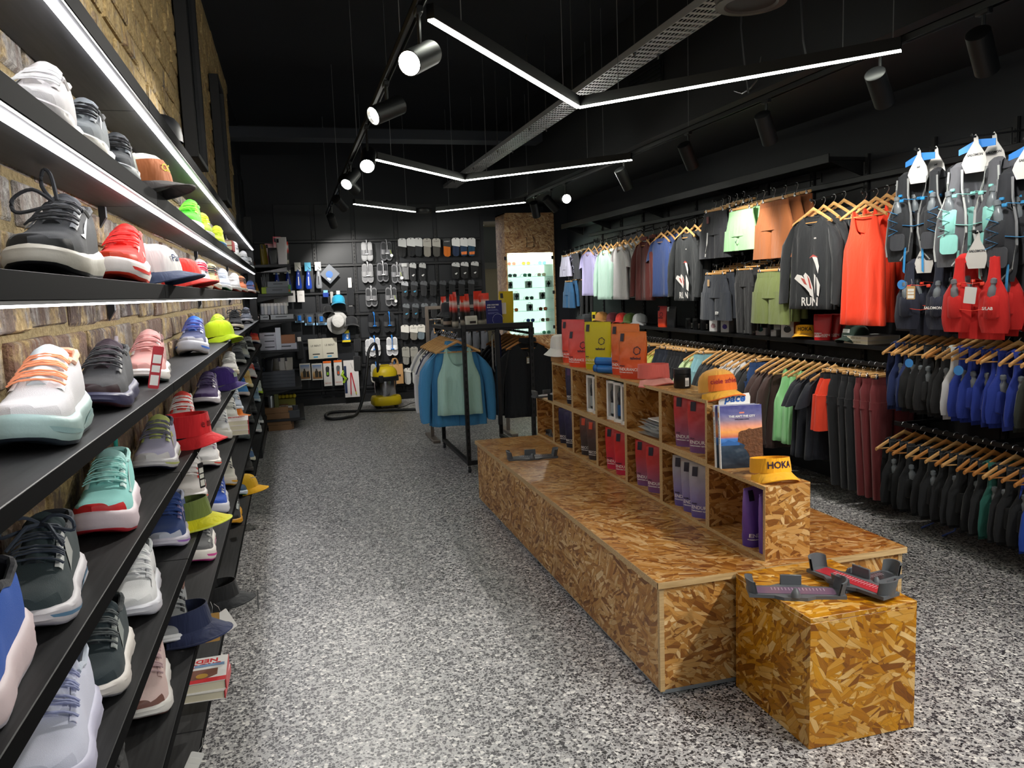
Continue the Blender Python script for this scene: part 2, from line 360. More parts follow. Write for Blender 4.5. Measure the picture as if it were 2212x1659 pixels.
# ---------------------------------------------------------------- back wall
wb = struct('wall_back', box2((-1.2, YB, 0), (2.87, YB+.15, ZC)), WALLK)
struct('wall_back_header', merge(box2((2.87, YB, 2.62), (4.2, YB+.15, ZC)), box2((3.83, YB-.45, 0), (4.2, YB, 2.82))), WALLK)
for u in (680, 766, 858, 942): 
    x = at(u, 560, y=YB-.02).x; put_upright(wb, (x, YB-.012, .15), 0)
ZB = [at(760, v, y=YB).z for v in (521, 573, 632, 679, 735, 790, 838)]
for i, z in enumerate(ZB):
    obj('cross_rail', box2((-.45, YB-.055, z-.015), (2.8, YB-.03, z+.015), .003), BLK, wb, False)
px0 = [at(u, 560, y=YB).x for u in (592, 680, 766, 858, 942, 1043)]
for a, b in zip(px0, px0[1:]):
    zz = [.12]+ZB[::-1]+[2.9]
    for z0, z1 in zip(zz, zz[1:]): obj('wall_panel', box2((a+.03, YB-.012, z0+.025), (b-.03, YB, z1-.025), .003), M('15171c', .5), wb, False)
struct('baseboard_back', box2((-.5, YB-.03, 0), (2.87, YB-.001, .1)), BLKM)
# corridor behind the shop
cor = struct('wall_corridor', merge(box2((2.72, 13.0, 0), (3.6, 13.1, 2.7)), box2((2.72, 11.9, 2.62), (3.6, 13.1, 2.7))), M('8d7a63', .8))
obj('pelmet', box2((2.86, 12.6, 1.92), (3.4, 12.7, 2.02)), M('4a4038', .6), cor, False)
obj('upper_panel', box2((2.86, 12.98, 2.02), (3.5, 12.999, 2.62)), M('5c5a58', .7), cor, False)
dl = thing('corridor_downlight', 'small round recessed downlight glowing in the corridor behind the shop', 'light', (3.0, 12.5, 2.612))
obj('lens', lathe([(.05, 0), (.05, -.006)], 16), M('fff1d8', .5, emit=6), dl); obj('trim_ring', lathe([(.05, .004), (.066, .002), (.066, -.006), (.05, -.008)], 16, c0=False, c1=False), WHITE, dl)
# ---------------------------------------------------------------- osb display cabinet with lit glass case
CX0, CX1, CYF, CYB = 3.06, 3.82, 11.24, 11.75
zg0, zg1, zt = at(1195, 721, y=CYF).z, at(1195, 545, y=CYF).z, at(1195, 459, y=CYF).z
cb = thing('display_cabinet', 'tall chipboard cabinet with a brightly lit glass case of sunglasses', 'cabinet', (0, 0, 0))
obj('side_panel', box2((CX0, CYF, 0), (CX0+.02, CYB, zt)), OSB_C, cb, False); obj('side_panel', box2((CX1-.02, CYF, 0), (CX1, CYB, zt)), OSB_C, cb, False)
obj('top_panel', box2((CX0, CYF, zt-.02), (CX1, CYB, zt)), OSB_C, cb, False); obj('lower_panel', box2((CX0+.02, CYF-.001, 0), (CX1-.02, CYF+.02, zg0-.01)), OSB_C, cb, False)
mid = (CX0+CX1)/2
for s in (-1, 1):
    d = obj('door', box2((mid+(.0015 if s > 0 else -(mid-CX0-.02)), CYF-.004, zg1+.02), (mid+((CX1-mid-.02) if s > 0 else -.0015), CYF+.018, zt-.02)), OSB_C, cb, False)
    obj('handle', merge(tube([(mid+s*.055, CYF-.004, zg1+.09), (mid+s*.055, CYF-.03, zg1+.09), (mid+s*.055, CYF-.03, zg1+.22), (mid+s*.055, CYF-.004, zg1+.22)], .006, 6)), BLKM, d)
obj('case_floor', box2((CX0+.02, CYF+.01, zg0-.02), (CX1-.02, CYB-.05, zg0-.002)), WHITE, cb, False); obj('case_ceiling', box2((CX0+.02, CYF, zg1), (CX1-.02, CYB-.05, zg1+.02)), OSB_C, cb, False)
obj('light_panel', box2((CX0+.02, CYB-.06, zg0), (CX1-.02, CYB-.05, zg1)), M('e6fbf0', .5, emit=.62), cb, False, label='glowing white back panel')
for x in (CX0+.021, CX1-.024): obj('case_side', box2((x, CYF+.02, zg0), (x+.003, CYB-.06, zg1)), WHITE, cb, False)
obj('door_frame', merge(box2((CX0+.015, CYF-.006, zg0), (CX0+.026, CYF, zg1)), box2((CX1-.026, CYF-.006, zg0), (CX1-.015, CYF, zg1))), EDGE, cb, False)
gd = obj('glass_door', box2((CX0+.026, CYF-.006, zg0), (CX1-.026, CYF-.002, zg1)), M('f2fffa', .02, trans=1, ior=1.02), cb, False)
for u, v in ((1091, 558), (1193, 556), (1196, 631), (1197, 706)): 
    p = at(u, v, y=CYF-.012); obj('hinge', box(.03, .02, .05, p, .004), BLKM, cb)
GS = [at(1150, v, y=CYF+.1).z for v in (571.5, 597, 621.5, 646.5, 671, 695)]
obj('case_led', box2((CX0+.06, CYF+.02, zg1-.008), (CX1-.06, CYF+.04, zg1-.001)), M('f4fff8', .5, emit=170), cb, False)
for z in GS: obj('glass_shelf', box2((CX0+.025, CYF+.03, z-.006), (CX1-.025, CYB-.07, z)), M('cfe9df', .08, trans=.75), cb, False)
def sunglasses(u, row, fr, ln, where):
    z = GS[row] if row < 6 else zg0; p = at(u, 600, y=CYF+.13)
    t = thing('sunglasses', f'{where}', 'sunglasses', (p.x, CYF+.13, z+.02), random.uniform(-.15, .25), 'sunglasses in the lit glass case')
    for s in (-1, 1):
        P = [(s*.036+.03*cos(a)*(1 if abs(cos(a)) < .8 else .95), .003+.026*sin(a)-(.004 if sin(a) > 0 else 0)) for a in [i*pi/7 for i in range(14)]]
        obj('lens', prism(P, .002, 0), M(ln, .15, coat=.5), t, False); obj('rim', tube([(x, 0, z_) for x, z_ in P], .0035, 5, closed=True), pla(fr), t)
        obj('temple', tube([(s*.066, 0, .018), (s*.068, .06, .016), (s*.066, .12, .0), (s*.064, .135, -.018)], .003, 5), pla(fr), t)
    obj('bridge', tube([(-.01, -.001, .012), (0, -.002, .016), (.01, -.001, .012)], .003, 5), pla(fr), t)
for a in ((1106, 0, 'e8a24a', 'd9504a', 'orange sunglasses with red lenses on the top glass shelf, left'), (1137, 0, '3a2a1c', 'b06a2a', 'brown lensed dark sunglasses in the middle of the top glass shelf'), (1172, 0, '6b9ac0', '5d8fb4', 'blue sunglasses at the right of the top glass shelf'),
          (1107, 1, '101010', '5a5f60', 'black sunglasses at the left of the second glass shelf'), (1139, 1, '3a3030', '4d8a72', 'green mirrored sunglasses in the middle of the second glass shelf'), (1170, 1, 'e0b090', 'f0d8c8', 'pale pink clear glasses at the right of the second glass shelf'),
          (1142, 3, '6aa88a', '3f5a4a', 'green sunglasses between two watch boxes on the fourth glass shelf'), (1108, 4, 'f0a050', 'e06a3a', 'orange lensed sunglasses at the left of the fifth glass shelf'), (1171, 4, '8a3a1a', 'a04a2a', 'brown red sunglasses at the right of the fifth glass shelf'),
          (1143, 5, '2a4a9a', '3a5ab0', 'dark blue sunglasses in the middle of the sixth glass shelf'), (1175, 5, 'e8a878', 'b89888', 'peach sunglasses at the right of the sixth glass shelf'), (1177, 6, 'a0d0b8', '6fae96', 'mint green sunglasses on the floor of the lit case')): sunglasses(*a)
def watchbox(u, row, w, where):
    p = at(u, 600, y=CYF+.1); t = thing('watch_box', where, 'watch box', (p.x, CYF+.1, GS[row]), random.uniform(-.2, .1), 'watch boxes in the lit glass case')
    obj('card', box(w, .05, .1, (0, 0, .05), .004), M('b8c0be', .4), t); obj('hang_tab', tube([(-.02, 0, .1), (-.02, 0, .122), (.02, 0, .122), (.02, 0, .1)], .003, 5), M('6d7674', .4), t)
    obj('watch_face', xf(lathe([(.024, 0), (.024, .01), (.018, .013)], 18), (0, -.027, .055), (pi/2, 0, 0)), pla('0c0c0e', .2), t)
    obj('watch_strap', box(.02, .012, .09, (0, -.026, .05), .004), pla('18181a'), t)
for a in ((1101, 2, .075, 'grey watch box at the left end of the third glass shelf'), (1141, 2, .1, 'dark watch box in the middle of the third glass shelf'), (1184, 2, .09, 'grey watch box at the right end of the third glass shelf'), (1114, 3, .085, 'grey watch box at the left of the fourth glass shelf'), (1170, 3, .085, 'grey watch box at the right of the fourth glass shelf'), (1142, 4, .09, 'grey watch box in the middle of the fifth glass shelf')): watchbox(*a)
# ================================================================ lights and things under the ceiling
ZL = 2.65
WIRE = M('8a8a8c', .4, .6)
def pend(A, B, C, label, gap=0):
    t = thing('led_pendant', label, 'pendant light', (B[0], B[1], ZL), 0, 'v shaped led pendants under the ceiling')
    o = Vector((B[0], B[1], 0))
    for k, E in enumerate((A, C)):
        a, b = Vector((E[0], E[1], 0))-o, Vector((0, 0, 0)); d = (a-b).normalized(); n = Vector((-d.y, d.x, 0))*.017
        b = b+d*gap
        P = [a+n, a-n, b-n, b+n]
        def bar(z0, z1, s=1.0): return [tuple(((p-(a+b)/2)*1+(a+b)/2)+Vector((0, 0, z))) for z in (z0, z1) for p in P], [(0, 1, 2, 3), (7, 6, 5, 4), (0, 4, 5, 1), (1, 5, 6, 2), (2, 6, 7, 3), (3, 7, 4, 0)]
        br = obj('profile_bar', bar(.002, .06), BLKM, t, False)
        n = n*.75; P = [a+n, a-n, b-n, b+n]; obj('led_diffuser', bar(-.006, .002), M('fbfff0', .5, emit=LED_E), br, False)
        for f in (.15, .85):
            q = b+(a-b)*f; obj('suspension_wire', tube([(q.x, q.y, .06), (q.x, q.y, ZC-ZL)], .0025, 5), WIRE, t)
    if gap: obj('corner_joint', lathe([(.1, 0), (.11, .02), (.11, .05), (.1, .06)], 16), BLKM, t)
VS = [((.605, 3.22), (1.743, 4.6), (2.895, 3.28)), ((.732, 6.54), (1.71, 7.71), (2.91, 6.43)), ((.80, 9.7), (1.82, 10.83), (2.90, 9.62))]
pend(*VS[0], 'nearest V shaped black pendant bar with a white LED line'); pend(*VS[1], 'middle V shaped black pendant bar with a white LED line'); pend(*VS[2], 'farthest V shaped LED pendant, split at its black corner joint', .22)
pend((.6, -.05), (1.74, 1.35), (2.9, 0), 'V shaped LED pendant over the shop entrance'); pend((.6, -2.6), (1.74, -1.4), (2.9, -2.6), 'V shaped LED pendant beside the shop front')
def track(x, y0, y1, label, zt=2.69):
    t = thing('light_track', label, 'track', (x, (y0+y1)/2, zt), 0, 'spotlight tracks')
    L = (y1-y0)/2
    obj('track_rail', merge(box2((-.018, -L, 0), (-.013, L, .035)), box2((.013, -L, 0), (.018, L, .035)), box2((-.018, -L, .03), (.018, L, .035))), BLKM, t, False)
    obj('conductor', box2((-.01, -L, .02), (.01, L, .03)), GREYM, t, False)
    for i in range(5): 
        y = -L+.3+i*(2*L-.6)/4; obj('suspension_wire', tube([(0, y, .035), (0, y, ZC-zt)], .0025, 5), WIRE, t)
track(.56, 1.0, 11.4, 'black spotlight track running along the left of the ceiling'); track(2.93, 1.0, 9.9, 'black spotlight track along the right clothes wall')
AIM = {}
def spot(p, tgt, label, on=True, cone=46, power=1.0, track_z=2.69):
    """track spotlight: p is the centre of the can, tgt the point its mouth looks at"""
    p = Vector(p); d = (Vector(tgt)-p).normalized()
    t = thing('track_spotlight', label, 'spotlight', p, 0, 'cylindrical track spotlights')
    q = Vector((0, 0, 1)).rotation_difference(d); rot = q.to_euler()
    obj('can', lathe([(.044, -.1), (.05, -.096), (.05, .1), (.046, .1), (.044, .085)], 24, c1=False), BLKM, t, rot=rot, key=('can',))
    obj('reflector', lathe([(.0455, .0995), (.04, .085), (.03, .07)], 24, c0=False, c1=False), M('c8c8c8', .2, 1), t, rot=rot, key=('refl',))
    obj('lens', lathe([(.0395, .08), (.0395, .084)], 24), M('fffdf2', .4, emit=40) if on else M('3a3a38', .3), t, rot=rot, key=('lens',))
    back = -d*.085; top = track_z-p.z
    obj('stem', tube([(0, 0, 0), (0, 0, top-.02)], .009, 6), BLKM, t); obj('adapter', box(.03, .07, .03, (0, 0, top-.005), .004), BLKM, t)
    if on:
        l = bpy.data.lights.new('spot_beam', 'SPOT'); l.energy = SPOT_W*power; l.spot_size = radians(cone); l.spot_blend = .55; l.shadow_soft_size = .035; l.color = (1, .965, .9)
        lo = bpy.data.objects.new('spot_beam', l); COL.objects.link(lo); lo.parent = t; lo.location = d*.11; lo.rotation_euler = Vector((0, 0, -1)).rotation_difference(d).to_euler()
TXL, TXR = .56, 2.93
def ypx(u, v, x): return at(u, v, x=x)
# left track: cans seen in the photograph (mouth pixel, target)
for u, v, tg, lab in ((908, 125, (-.45, 2.0, 1.75), 'nearest lit spotlight on the left track, mouth aimed at the shoes'), (836, 238, (-.52, 3.8, 2.0), 'second lit spotlight on the left track'), (795, 345, (.1, 3.2, .9), 'third spotlight on the left track, glaring at the viewer'), (758, 383, (-.45, 5.5, 1.3), 'fourth spotlight on the left track, aimed left')):
    p = at(u, v, x=TXL); spot((p.x, p.y, min(p.z, 2.56)), tg, lab, cone=60, power=.8)
p = at(775, 408, x=TXL+.08); spot((TXL, p.y, 2.54), (2.6, p.y+2.2, .9), 'spotlight on the left track turned right toward the back wall', cone=55, power=1.2)
p = at(747, 437, x=TXL+.06); spot((TXL, p.y, 2.53), (2.4, 11.7, .9), 'dark spotlight can pointing right near the far end of the left track', cone=60, power=1.3)
p = at(721, 472, x=TXL); spot((TXL+.0, 10.2, 2.5), (.95, 11.7, 1.5), 'last spotlight on the left track, lighting the back wall', cone=70, power=1.3)
spot((TXL, 1.75, 2.56), (-.5, 3.3, 2.75), 'spotlight on the left track above the viewer, washing the upper brick wall', cone=70, power=.8)
# right track, from far to near; all look at the clothes wall
RS = ((1156, 455, (3.5, 10.2, 1.2), 'farthest spotlight on the right track, before the chipboard cabinet'), (1190, 440, (3.95, 9.0, 1.6), 'spotlight next to the glaring one on the right track'))
for u, v, tg, lab in RS: p = at(u, v, x=TXR); spot((TXR, p.y, 2.53), tg, lab, cone=75, power=.32)
p = at(1222, 440, x=TXR); spot((TXR, p.y, 2.53), (1.2, .8, 1.35), 'glaring spotlight on the right track shining straight at the viewer', cone=60, power=.35)
for u, v, tg, lab in ((1348, 390, (3.95, 7.1, 1.0), 'spotlight on the right track above the maroon jackets'), (1487, 337, (3.95, 6.0, 1.0), 'spotlight on the right track above the mint shorts'), (1655, 291, (3.95, 5.1, 1.0), 'spotlight on the right track above the orange singlets'), (1900, 205, (3.95, 4.1, 1.6), 'grey topped spotlight on the right track by the pendant end'), (2122, 125, (3.95, 3.4, 1.5), 'nearest spotlight on the right track, in shadow')):
    p = at(u, v, x=TXR); spot((TXR, p.y, 2.52), tg, lab, cone=80, power=.52 if u < 1800 else .22)
for y, tg in ((1.6, (1.7, 2.2, .3)), (.6, (1.9, 2.6, .3)), (-.6, (1.0, 1.6, 0))): spot((TXR-.0, y, 2.52), tg, f'spotlight on the right track {"near" if y > 1 else "above" if y > 0 else "behind"} the viewer, aimed at the low benches', cone=75, power=.9)
# perforated cable tray on rods
ct = thing('cable_tray', 'perforated galvanised cable tray hanging under the ceiling', 'cable tray', (2.3, 7, 3.1))
tray = M('b4b4b6', .5, .5, bump=.1, bscale=40)
xt = at(1376, 130, z=3.1).x
ct.location.x = xt
L = []; ny = 130
dy = 10.5/ny
for i in range(ny):             # strips between the punched rows
    y = -4.8+i*dy
    L.append(box2((-.1, y, 0), (.1, y+dy*.38, .003)))
    for k in range(9): L.append(box2((-.1+k*.0243, y+dy*.38, 0), (-.1+k*.0243+.0065, y+dy, .003)))
obj('perforated_sheet', merge(*L), tray, ct, False)
for s in (-1, 1): obj('side_wall', box2((s*.1-.002, -4.8, 0), (s*.1+.002, 5.7, .045)), tray, ct, False)
for i in range(9):
    y = -4.4+i*1.2
    for s in (-1, 1):
        r = obj('threaded_rod', tube([(s*.085, y, -.03), (s*.085, y, ZC-3.1)], .005, 6), GREYM, ct); obj('nut', xf(lathe([(.011, 0), (.011, .012)], 6), (s*.085, y, -.014)), STEEL, r)
# round ceiling speaker pod at the top edge
sp = thing('round_ceiling_speaker', 'round dark grey speaker pod hanging at the top edge of the picture', 'speaker', at(1622, 4, z=2.95))
obj('body', lathe([(.13, .12), (.17, .1), (.175, .03), (.17, 0)], 32), M('57504c', .6), sp); obj('trim_ring', lathe([(.17, 0), (.172, -.012), (.13, -.016), (.12, -.006)], 32, c0=False, c1=False), M('4e4845', .6), sp); obj('grille', lathe([(.12, -.006), (.1, -.01), (.02, -.011)], 32), M('2e2a29', .8), sp)
obj('drop_rod', tube([(0, 0, .12), (0, 0, ZC-2.95)], .006, 6), GREYM, sp)
for u, v0, v1, lab in ((1607, 60, 160, 'loose black power cable dropping to the pendant by the bulkhead, left one'), (1735, 40, 130, 'loose black power cable dropping to the pendant, right one')):
    p = at(u, v1, x=2.75); tag(obj('power_cable', tube([(p.x+.02, p.y, ZC), (p.x+.0, p.y, 3.5), (p.x-.02, p.y, 3.1), (p.x, p.y, p.z+.1), (p.x+.03, p.y, 2.72)], .006, 6), M('3a3a3d', .5)), lab, 'cable', 'loose power cables')
p = at(1640, 185, x=3.04); tag(obj('cable_loop', tube([(p.x-.05, p.y-.1, p.z+.15), (p.x-.05, p.y-.05, p.z+.02), (p.x-.04, p.y+.05, p.z-.01), (p.x, p.y+.2, p.z+.0), (p.x, p.y+.3, p.z+.04)], .006, 6), M('3a3a3d', .5)), 'loop of black cable hanging beneath the dark bulkhead', 'cable')
# picture frames high on the brick wall
def frame(u0, u1, ztop, zbot, y0, y1, pic, label):
    t = thing('picture_frame', label, 'picture frame', (XL+.004, (y0+y1)/2, zbot)); h = ztop-zbot; w = (y1-y0)/2; D = .07
    for a, b in (((0, -w, 0), (D, -w+.03, h)), ((0, w-.03, 0), (D, w, h)), ((0, -w+.03, 0), (D, w-.03, .03)), ((0, -w+.03, h-.03), (D, w-.03, h))): obj('frame_bar', box2(a, b, .003), BLKM, t, False)
    obj('backing', box2((0, -w+.03, .03), (.02, w-.03, h-.03)), M('121318', .6), t, False)
    if pic == 'cloth':
        P = [(-w*.55, .2), (-w*.2, .16), (w*.2, .2), (w*.5, .17), (w*.6, h*.7), (w*.45, h*.78), (w*.3, h*.74), (-w*.3, h*.76), (-w*.45, h*.82), (-w*.62, h*.72)]
        obj('framed_garment', xf(prism(P, .01), (.03, 0, 0), (0, 0, pi/2)), fab('c8c49c'), t, False)
    else:
        obj('print_patch', box2((.02, -w*.5, h*.35), (.022, w*.5, h*.75)), M('1c3550', .5), t, False); obj('print_card', box2((.022, -w*.2, h*.42), (.024, w*.3, h*.56)), M('8a949c', .5), t, False)
    obj('glazing', box2((.045, -w+.03, .03), (.048, w-.03, h-.03)), M('f4f8ff', .02, trans=1, ior=1.1), t, False)
zf = 2.3
frame(0, 0, 3.6, 2.38, 4.85, 5.42, 'blue', 'nearer black framed picture on the brick wall with a dark blue print')
frame(0, 0, 3.38, 2.38, 6.95, 7.52, 'cloth', 'farther black box frame holding a pale olive garment on the brick wall')
# ================================================================ shoe wall
XF = -.36
ZS = {1: 2.17, 2: 1.9, 3: 1.63, 4: 1.335, 5: 1.06, 6: .785, 7: .5, 8: .22}
NAMES = {1: 'top', 2: 'second', 3: 'third', 4: 'fourth', 5: 'fifth', 6: 'sixth', 7: 'seventh', 8: 'bottom'}
for k, z in ZS.items():
    led = k <= 3; th = .042 if led else .03
    t = thing('wall_shelf', f'{NAMES[k]} long black shoe shelf on the brick wall' + (' with a front LED line' if led else ''), 'shelf', (XF, 5, z), 0, 'long black shelves of the shoe wall')
    for j, (y0, y1) in enumerate(((.4, 2.55), (2.553, 4.9), (4.903, 7.25), (7.253, 9.5))):
        obj('board', box2((XL-XF, y0-5, -th), (0, y1-5, 0), .002), BLW, t, False); obj('front_edge', box2((-.0002, y0-5+.001, -th+.001), (.0015, y1-5-.001, -.001)), M('0c0c0e', .75, ior=1.12), t, False)
    if led:
        obj('led_diffuser', box2((-.027, -4.6, -th-.010), (-.013, 4.45, -th-.0005)), M('fbfbff', .5, emit=STRIP_E), t, False, label='glowing LED strip')
        obj('led_channel', box2((-.013, -4.6, -th-.006), (-.0005, 4.45, -th-.0002)), GREYM, t, False)
    for y in (-2.45, -.1, 2.25, 4.4): obj('bracket', prism([(XL-XF+.001, -th), (XL-XF+.02, -th), (XL-XF+.02, -th-.03), (XL-XF+.001, -th-.06)], .02, y), BLKM, t, False)
pe = thing('shelf_end_post', 'black end post with a floor foot where the shoe wall stops', 'post', (-.4, 9.56, 0))
obj('post', box2((-.06, 0, 0), (.02, .04, 2.5), .002), BLKM, pe, False); obj('foot', box2((-.06, -1.5, 0), (.03, 0.04, .09), .004), BLKM, pe, False)
# ---------------------------------------------------------------- shoes
WT = [(0, .0), (.015, .018), (.05, .029), (.12, .035), (.28, .036), (.45, .0395), (.62, .0495), (.74, .0525), (.84, .05), (.92, .0415), (.97, .029), (1.0, .0)]
HT = [(0, .07), (.05, .085), (.12, .076), (.22, .07), (.33, .084), (.4, .088), (.5, .077), (.6, .062), (.7, .049), (.8, .04), (.9, .032), (.97, .023), (1, .014)]
ZTT = [(0, .046), (.1, .04), (.3, .034), (.6, .03), (.8, .03), (.93, .036), (1, .042)]
ZBT = [(0, .012), (.08, .002), (.15, 0), (.68, 0), (.85, .006), (1, .024)]
CT = [(0, 0), (.4, .002), (.75, .003), (1, -.006)]
OT = [(0, 0), (.035, .0), (.09, 1), (.3, 1), (.41, 0), (1, 0)]
WALLU = [1, 1.03, 1.0, .94, .86, .76, .62, .45, 0]; WALLV = [0, .25, .5, .74, .92, 1, .96, .55, .12]
class Shoe:
    def __init__(s, L=.292, w=1.0, h=1.0, stack=1.0, ns=26):
        s.L, s.w, s.h, s.st, s.ns = L, w, h, stack, ns; s.N = 16
        s.S = [(i/ns) for i in range(ns+1)]; s.S = [0, .008, .02]+s.S[1:-1]+[.985, .995, 1]
    def pt(s, a, t, off=0.0):
        w = ramp1(WT, a)*s.w; h = ramp1(HT, a)*s.h; zt = ramp1(ZTT, a)*s.st; c = ramp1(CT, a); o = ramp1(OT, a)
        k = t*s.N; th = pi*t; ux = abs(cos(th))**.62; uz = max(0, sin(th))**.72
        j = k if k <= 8 else 16-k; i0 = min(int(j), 7); f = j-i0
        wu = WALLU[i0]*(1-f)+WALLU[i0+1]*f; wv = WALLV[i0]*(1-f)+WALLV[i0+1]*f
        x = (ux*(1-o)+wu*o); z = uz*(1-o)+wv*o; sg = 1 if t < .5 else -1
        X = c+sg*x*w*.96; Z = zt+z*h
        lean = (z*h)*(.10 if a < .12 else 0)
        if off: X += sg*off*ux; Z += off*uz
        return (X, s.L/2-a*s.L-lean*(1-a/.12) if a < .12 else s.L/2-a*s.L, Z)
    def parts(s):
        G = [[s.pt(a, j/s.N) for j in range(s.N+1)] for a in s.S]; n = s.N+1; V = [p for r in G for p in r]; P = {'upper': [], 'lining': [], 'heel_counter': [], 'toe_cap': []}
        for i in range(len(s.S)-1):
            m = (s.S[i]+s.S[i+1])/2
            for j in range(s.N):
                f = (i*n+j, i*n+j+1, (i+1)*n+j+1, (i+1)*n+j)
                k = 'lining' if (.05 < m < .41 and 5 <= j <= 10) else 'heel_counter' if (m < .13) else 'toe_cap' if (m > .85 and (j < 3 or j > 12 or m > .95)) else 'upper'
                P[k].append(f)
        def sub(F):
            mp = {}; nv = []; nf = []
            for f in F:
                q = []
                for v in f:
                    if v not in mp: mp[v] = len(nv); nv.append(V[v])
                    q.append(mp[v])
                nf.append(tuple(q))
            return nv, nf
        R = {k: sub(F) for k, F in P.items()}
        A = [a for a in s.S if a >= 0]; out = []
        def ring(kx, fz, dz=0):
            L_, R_ = [], []
            for a in A:
                w = ramp1(WT, a)*s.w; c = ramp1(CT, a); zt = ramp1(ZTT, a)*s.st+.004; zb = ramp1(ZBT, a); e = .006*max(0, kx)
                flare = kx*(.007 if a > .3 else .009)
                y = s.L/2-a*s.L; yy = y+(flare if a < .06 else 0)-(flare if a > .95 else 0)
                L_.append((c+w+flare*(1 if .0 < a < 1 else 0), yy, zb+(zt-zb)*fz+dz)); R_.append((c-w-flare*(1 if .0 < a < 1 else 0), yy, zb+(zt-zb)*fz+dz))
            return L_+R_[::-1][1:-1]
        R['outsole'] = loft([ring(-.6, 0), ring(.2, .04), ring(.5, .16)], True, True)
        R['midsole'] = loft([ring(.5, .16), ring(1.05, .38), ring(.8, .62), ring(1.0, .8), ring(.35, 1.0), ring(-.3, 1.05)], True)
        tg = []
        for q, (a, dz, hw) in enumerate(((.64, .001, .016), (.56, .002, .021), (.47, .003, .025), (.4, .005, .028), (.37, .010, .030), (.345, .015, .030), (.33, .019, .026), (.325, .020, .012))):
            x0, y0, z0 = s.pt(max(a, .4), .5); y0 = s.L/2-a*s.L; z0 = ramp1(ZTT, max(a, .4))*s.st+ramp1(HT, max(a, .4))*s.h+dz
            tg.append([(x0+hw*cos(t)*1.0, y0-.004*sin(t)*1.6, z0+.005*sin(t)-abs(cos(t))**2*hw*.35) for t in [2*pi*i/10 for i in range(10)]])
        R['tongue'] = loft(tg, True, True, True)
        la = []
        for q, a in enumerate((.655, .61, .565, .52, .475, .435)):
            d = .018 if q % 2 else -.018
            la.append(tube([s.pt(a+d*(t-.5)*2, t, .0105-.012*abs(t-.5)) for t in (.3, .36, .43, .5, .57, .64, .7)], .0031, 5, flat=.6))
            if q % 2: la.append(tube([s.pt(a-.02-d*(t-.5)*1.5, t, .0115-.012*abs(t-.5)) for t in (.31, .4, .5, .6, .69)], .0028, 5, flat=.6))
        R['laces'] = merge(*la)
        ca = [.37, .33, .28, .22, .16, .11, .075, .055]; R['collar'] = tube([s.pt(a, 5/16, .001) for a in ca]+[s.pt(.045, .42, .002), s.pt(.04, .5, .002), s.pt(.045, .58, .002)]+[s.pt(a, 11/16, .001) for a in ca[::-1]], .0058, 7)
        for k_, (t0, t1) in enumerate(((.27, .37), (.73, .63))): R['eyestay%d' % k_] = loft([[s.pt(a, t0+(t1-t0)*i/3, .002+.0012*(0 < i < 3)) for i in range(4)] for a in (.40, .45, .5, .55, .6, .65, .68)], False)
        x0, y0, z0 = s.pt(.42, .5, .008)
        bw = []
        for sg in (-1, 1):
            bw.append(tube(smooth([(x0, y0, z0+.004), (x0+sg*.02, y0-.008, z0+.018), (x0+sg*.045, y0-.018, z0+.012), (x0+sg*.05, y0-.024, z0-.006), (x0+sg*.03, y0-.02, z0-.002), (x0, y0, z0+.003)], 3), .003, 5)); bw.append(tube([(x0, y0, z0+.004), (x0+sg*.015, y0-.02, z0+.006), (x0+sg*.038, y0-.05, z0-.022)], .0028, 5))
        R['bow'] = merge(*bw)
        R['tall_bow'] = merge(tube(smooth([(x0-.01, y0, z0), (x0-.028, y0+.004, z0+.03), (x0-.024, y0+.006, z0+.058), (x0-.012, y0+.004, z0+.05), (x0-.004, y0, z0+.004)], 4), .0036, 6), tube(smooth([(x0-.01, y0, z0), (x0-.04, y0-.01, z0+.022), (x0-.07, y0-.02, z0+.004), (x0-.066, y0-.024, z0-.02), (x0-.03, y0-.012, z0-.012), (x0-.01, y0, z0)], 4), .0036, 6))
        R['pull_tab'] = tube([(0, s.L/2-.004, ramp1(HT, .03)*s.h+.036*s.st), (0, s.L/2+.006, ramp1(HT, .03)*s.h+.058*s.st), (0, s.L/2-.003, ramp1(HT, .03)*s.h+.066*s.st), (0, s.L/2-.012, ramp1(HT, .03)*s.h+.04*s.st)], .0045, 6, flat=.5)
        st = []
        A2 = [x for x in A if .06 <= x <= .97]
        for sg in (1, -1):
            r0, r1 = [], []
            for a in A2:
                w = ramp1(WT, a)*s.w; c = ramp1(CT, a); zt = ramp1(ZTT, a)*s.st+.004; zb = ramp1(ZBT, a); y = s.L/2-a*s.L
                r0.append((c+sg*(w+.0086), y, zb+(zt-zb)*.42)); r1.append((c+sg*(w+.0086), y, zb+(zt-zb)*(.5+.12*sin(a*9))))
            st.append(loft([r0, r1], False))
        R['sole_stripe'] = merge(*st)
        return R
    def patch(s, poly, off=.0016, n=1):      # flat marks: polygon in (station, girth) laid on both sides of the upper
        return [([s.pt(a, (t if side == 0 else 1-t), off) for a, t in poly], [tuple(range(len(poly)))]) for side in (0, 1)]
SW = [(.66, .19), (.62, .155), (.55, .14), (.45, .165), (.28, .25), (.2, .30), (.34, .20), (.46, .13), (.57, .10), (.64, .12), (.68, .16)]
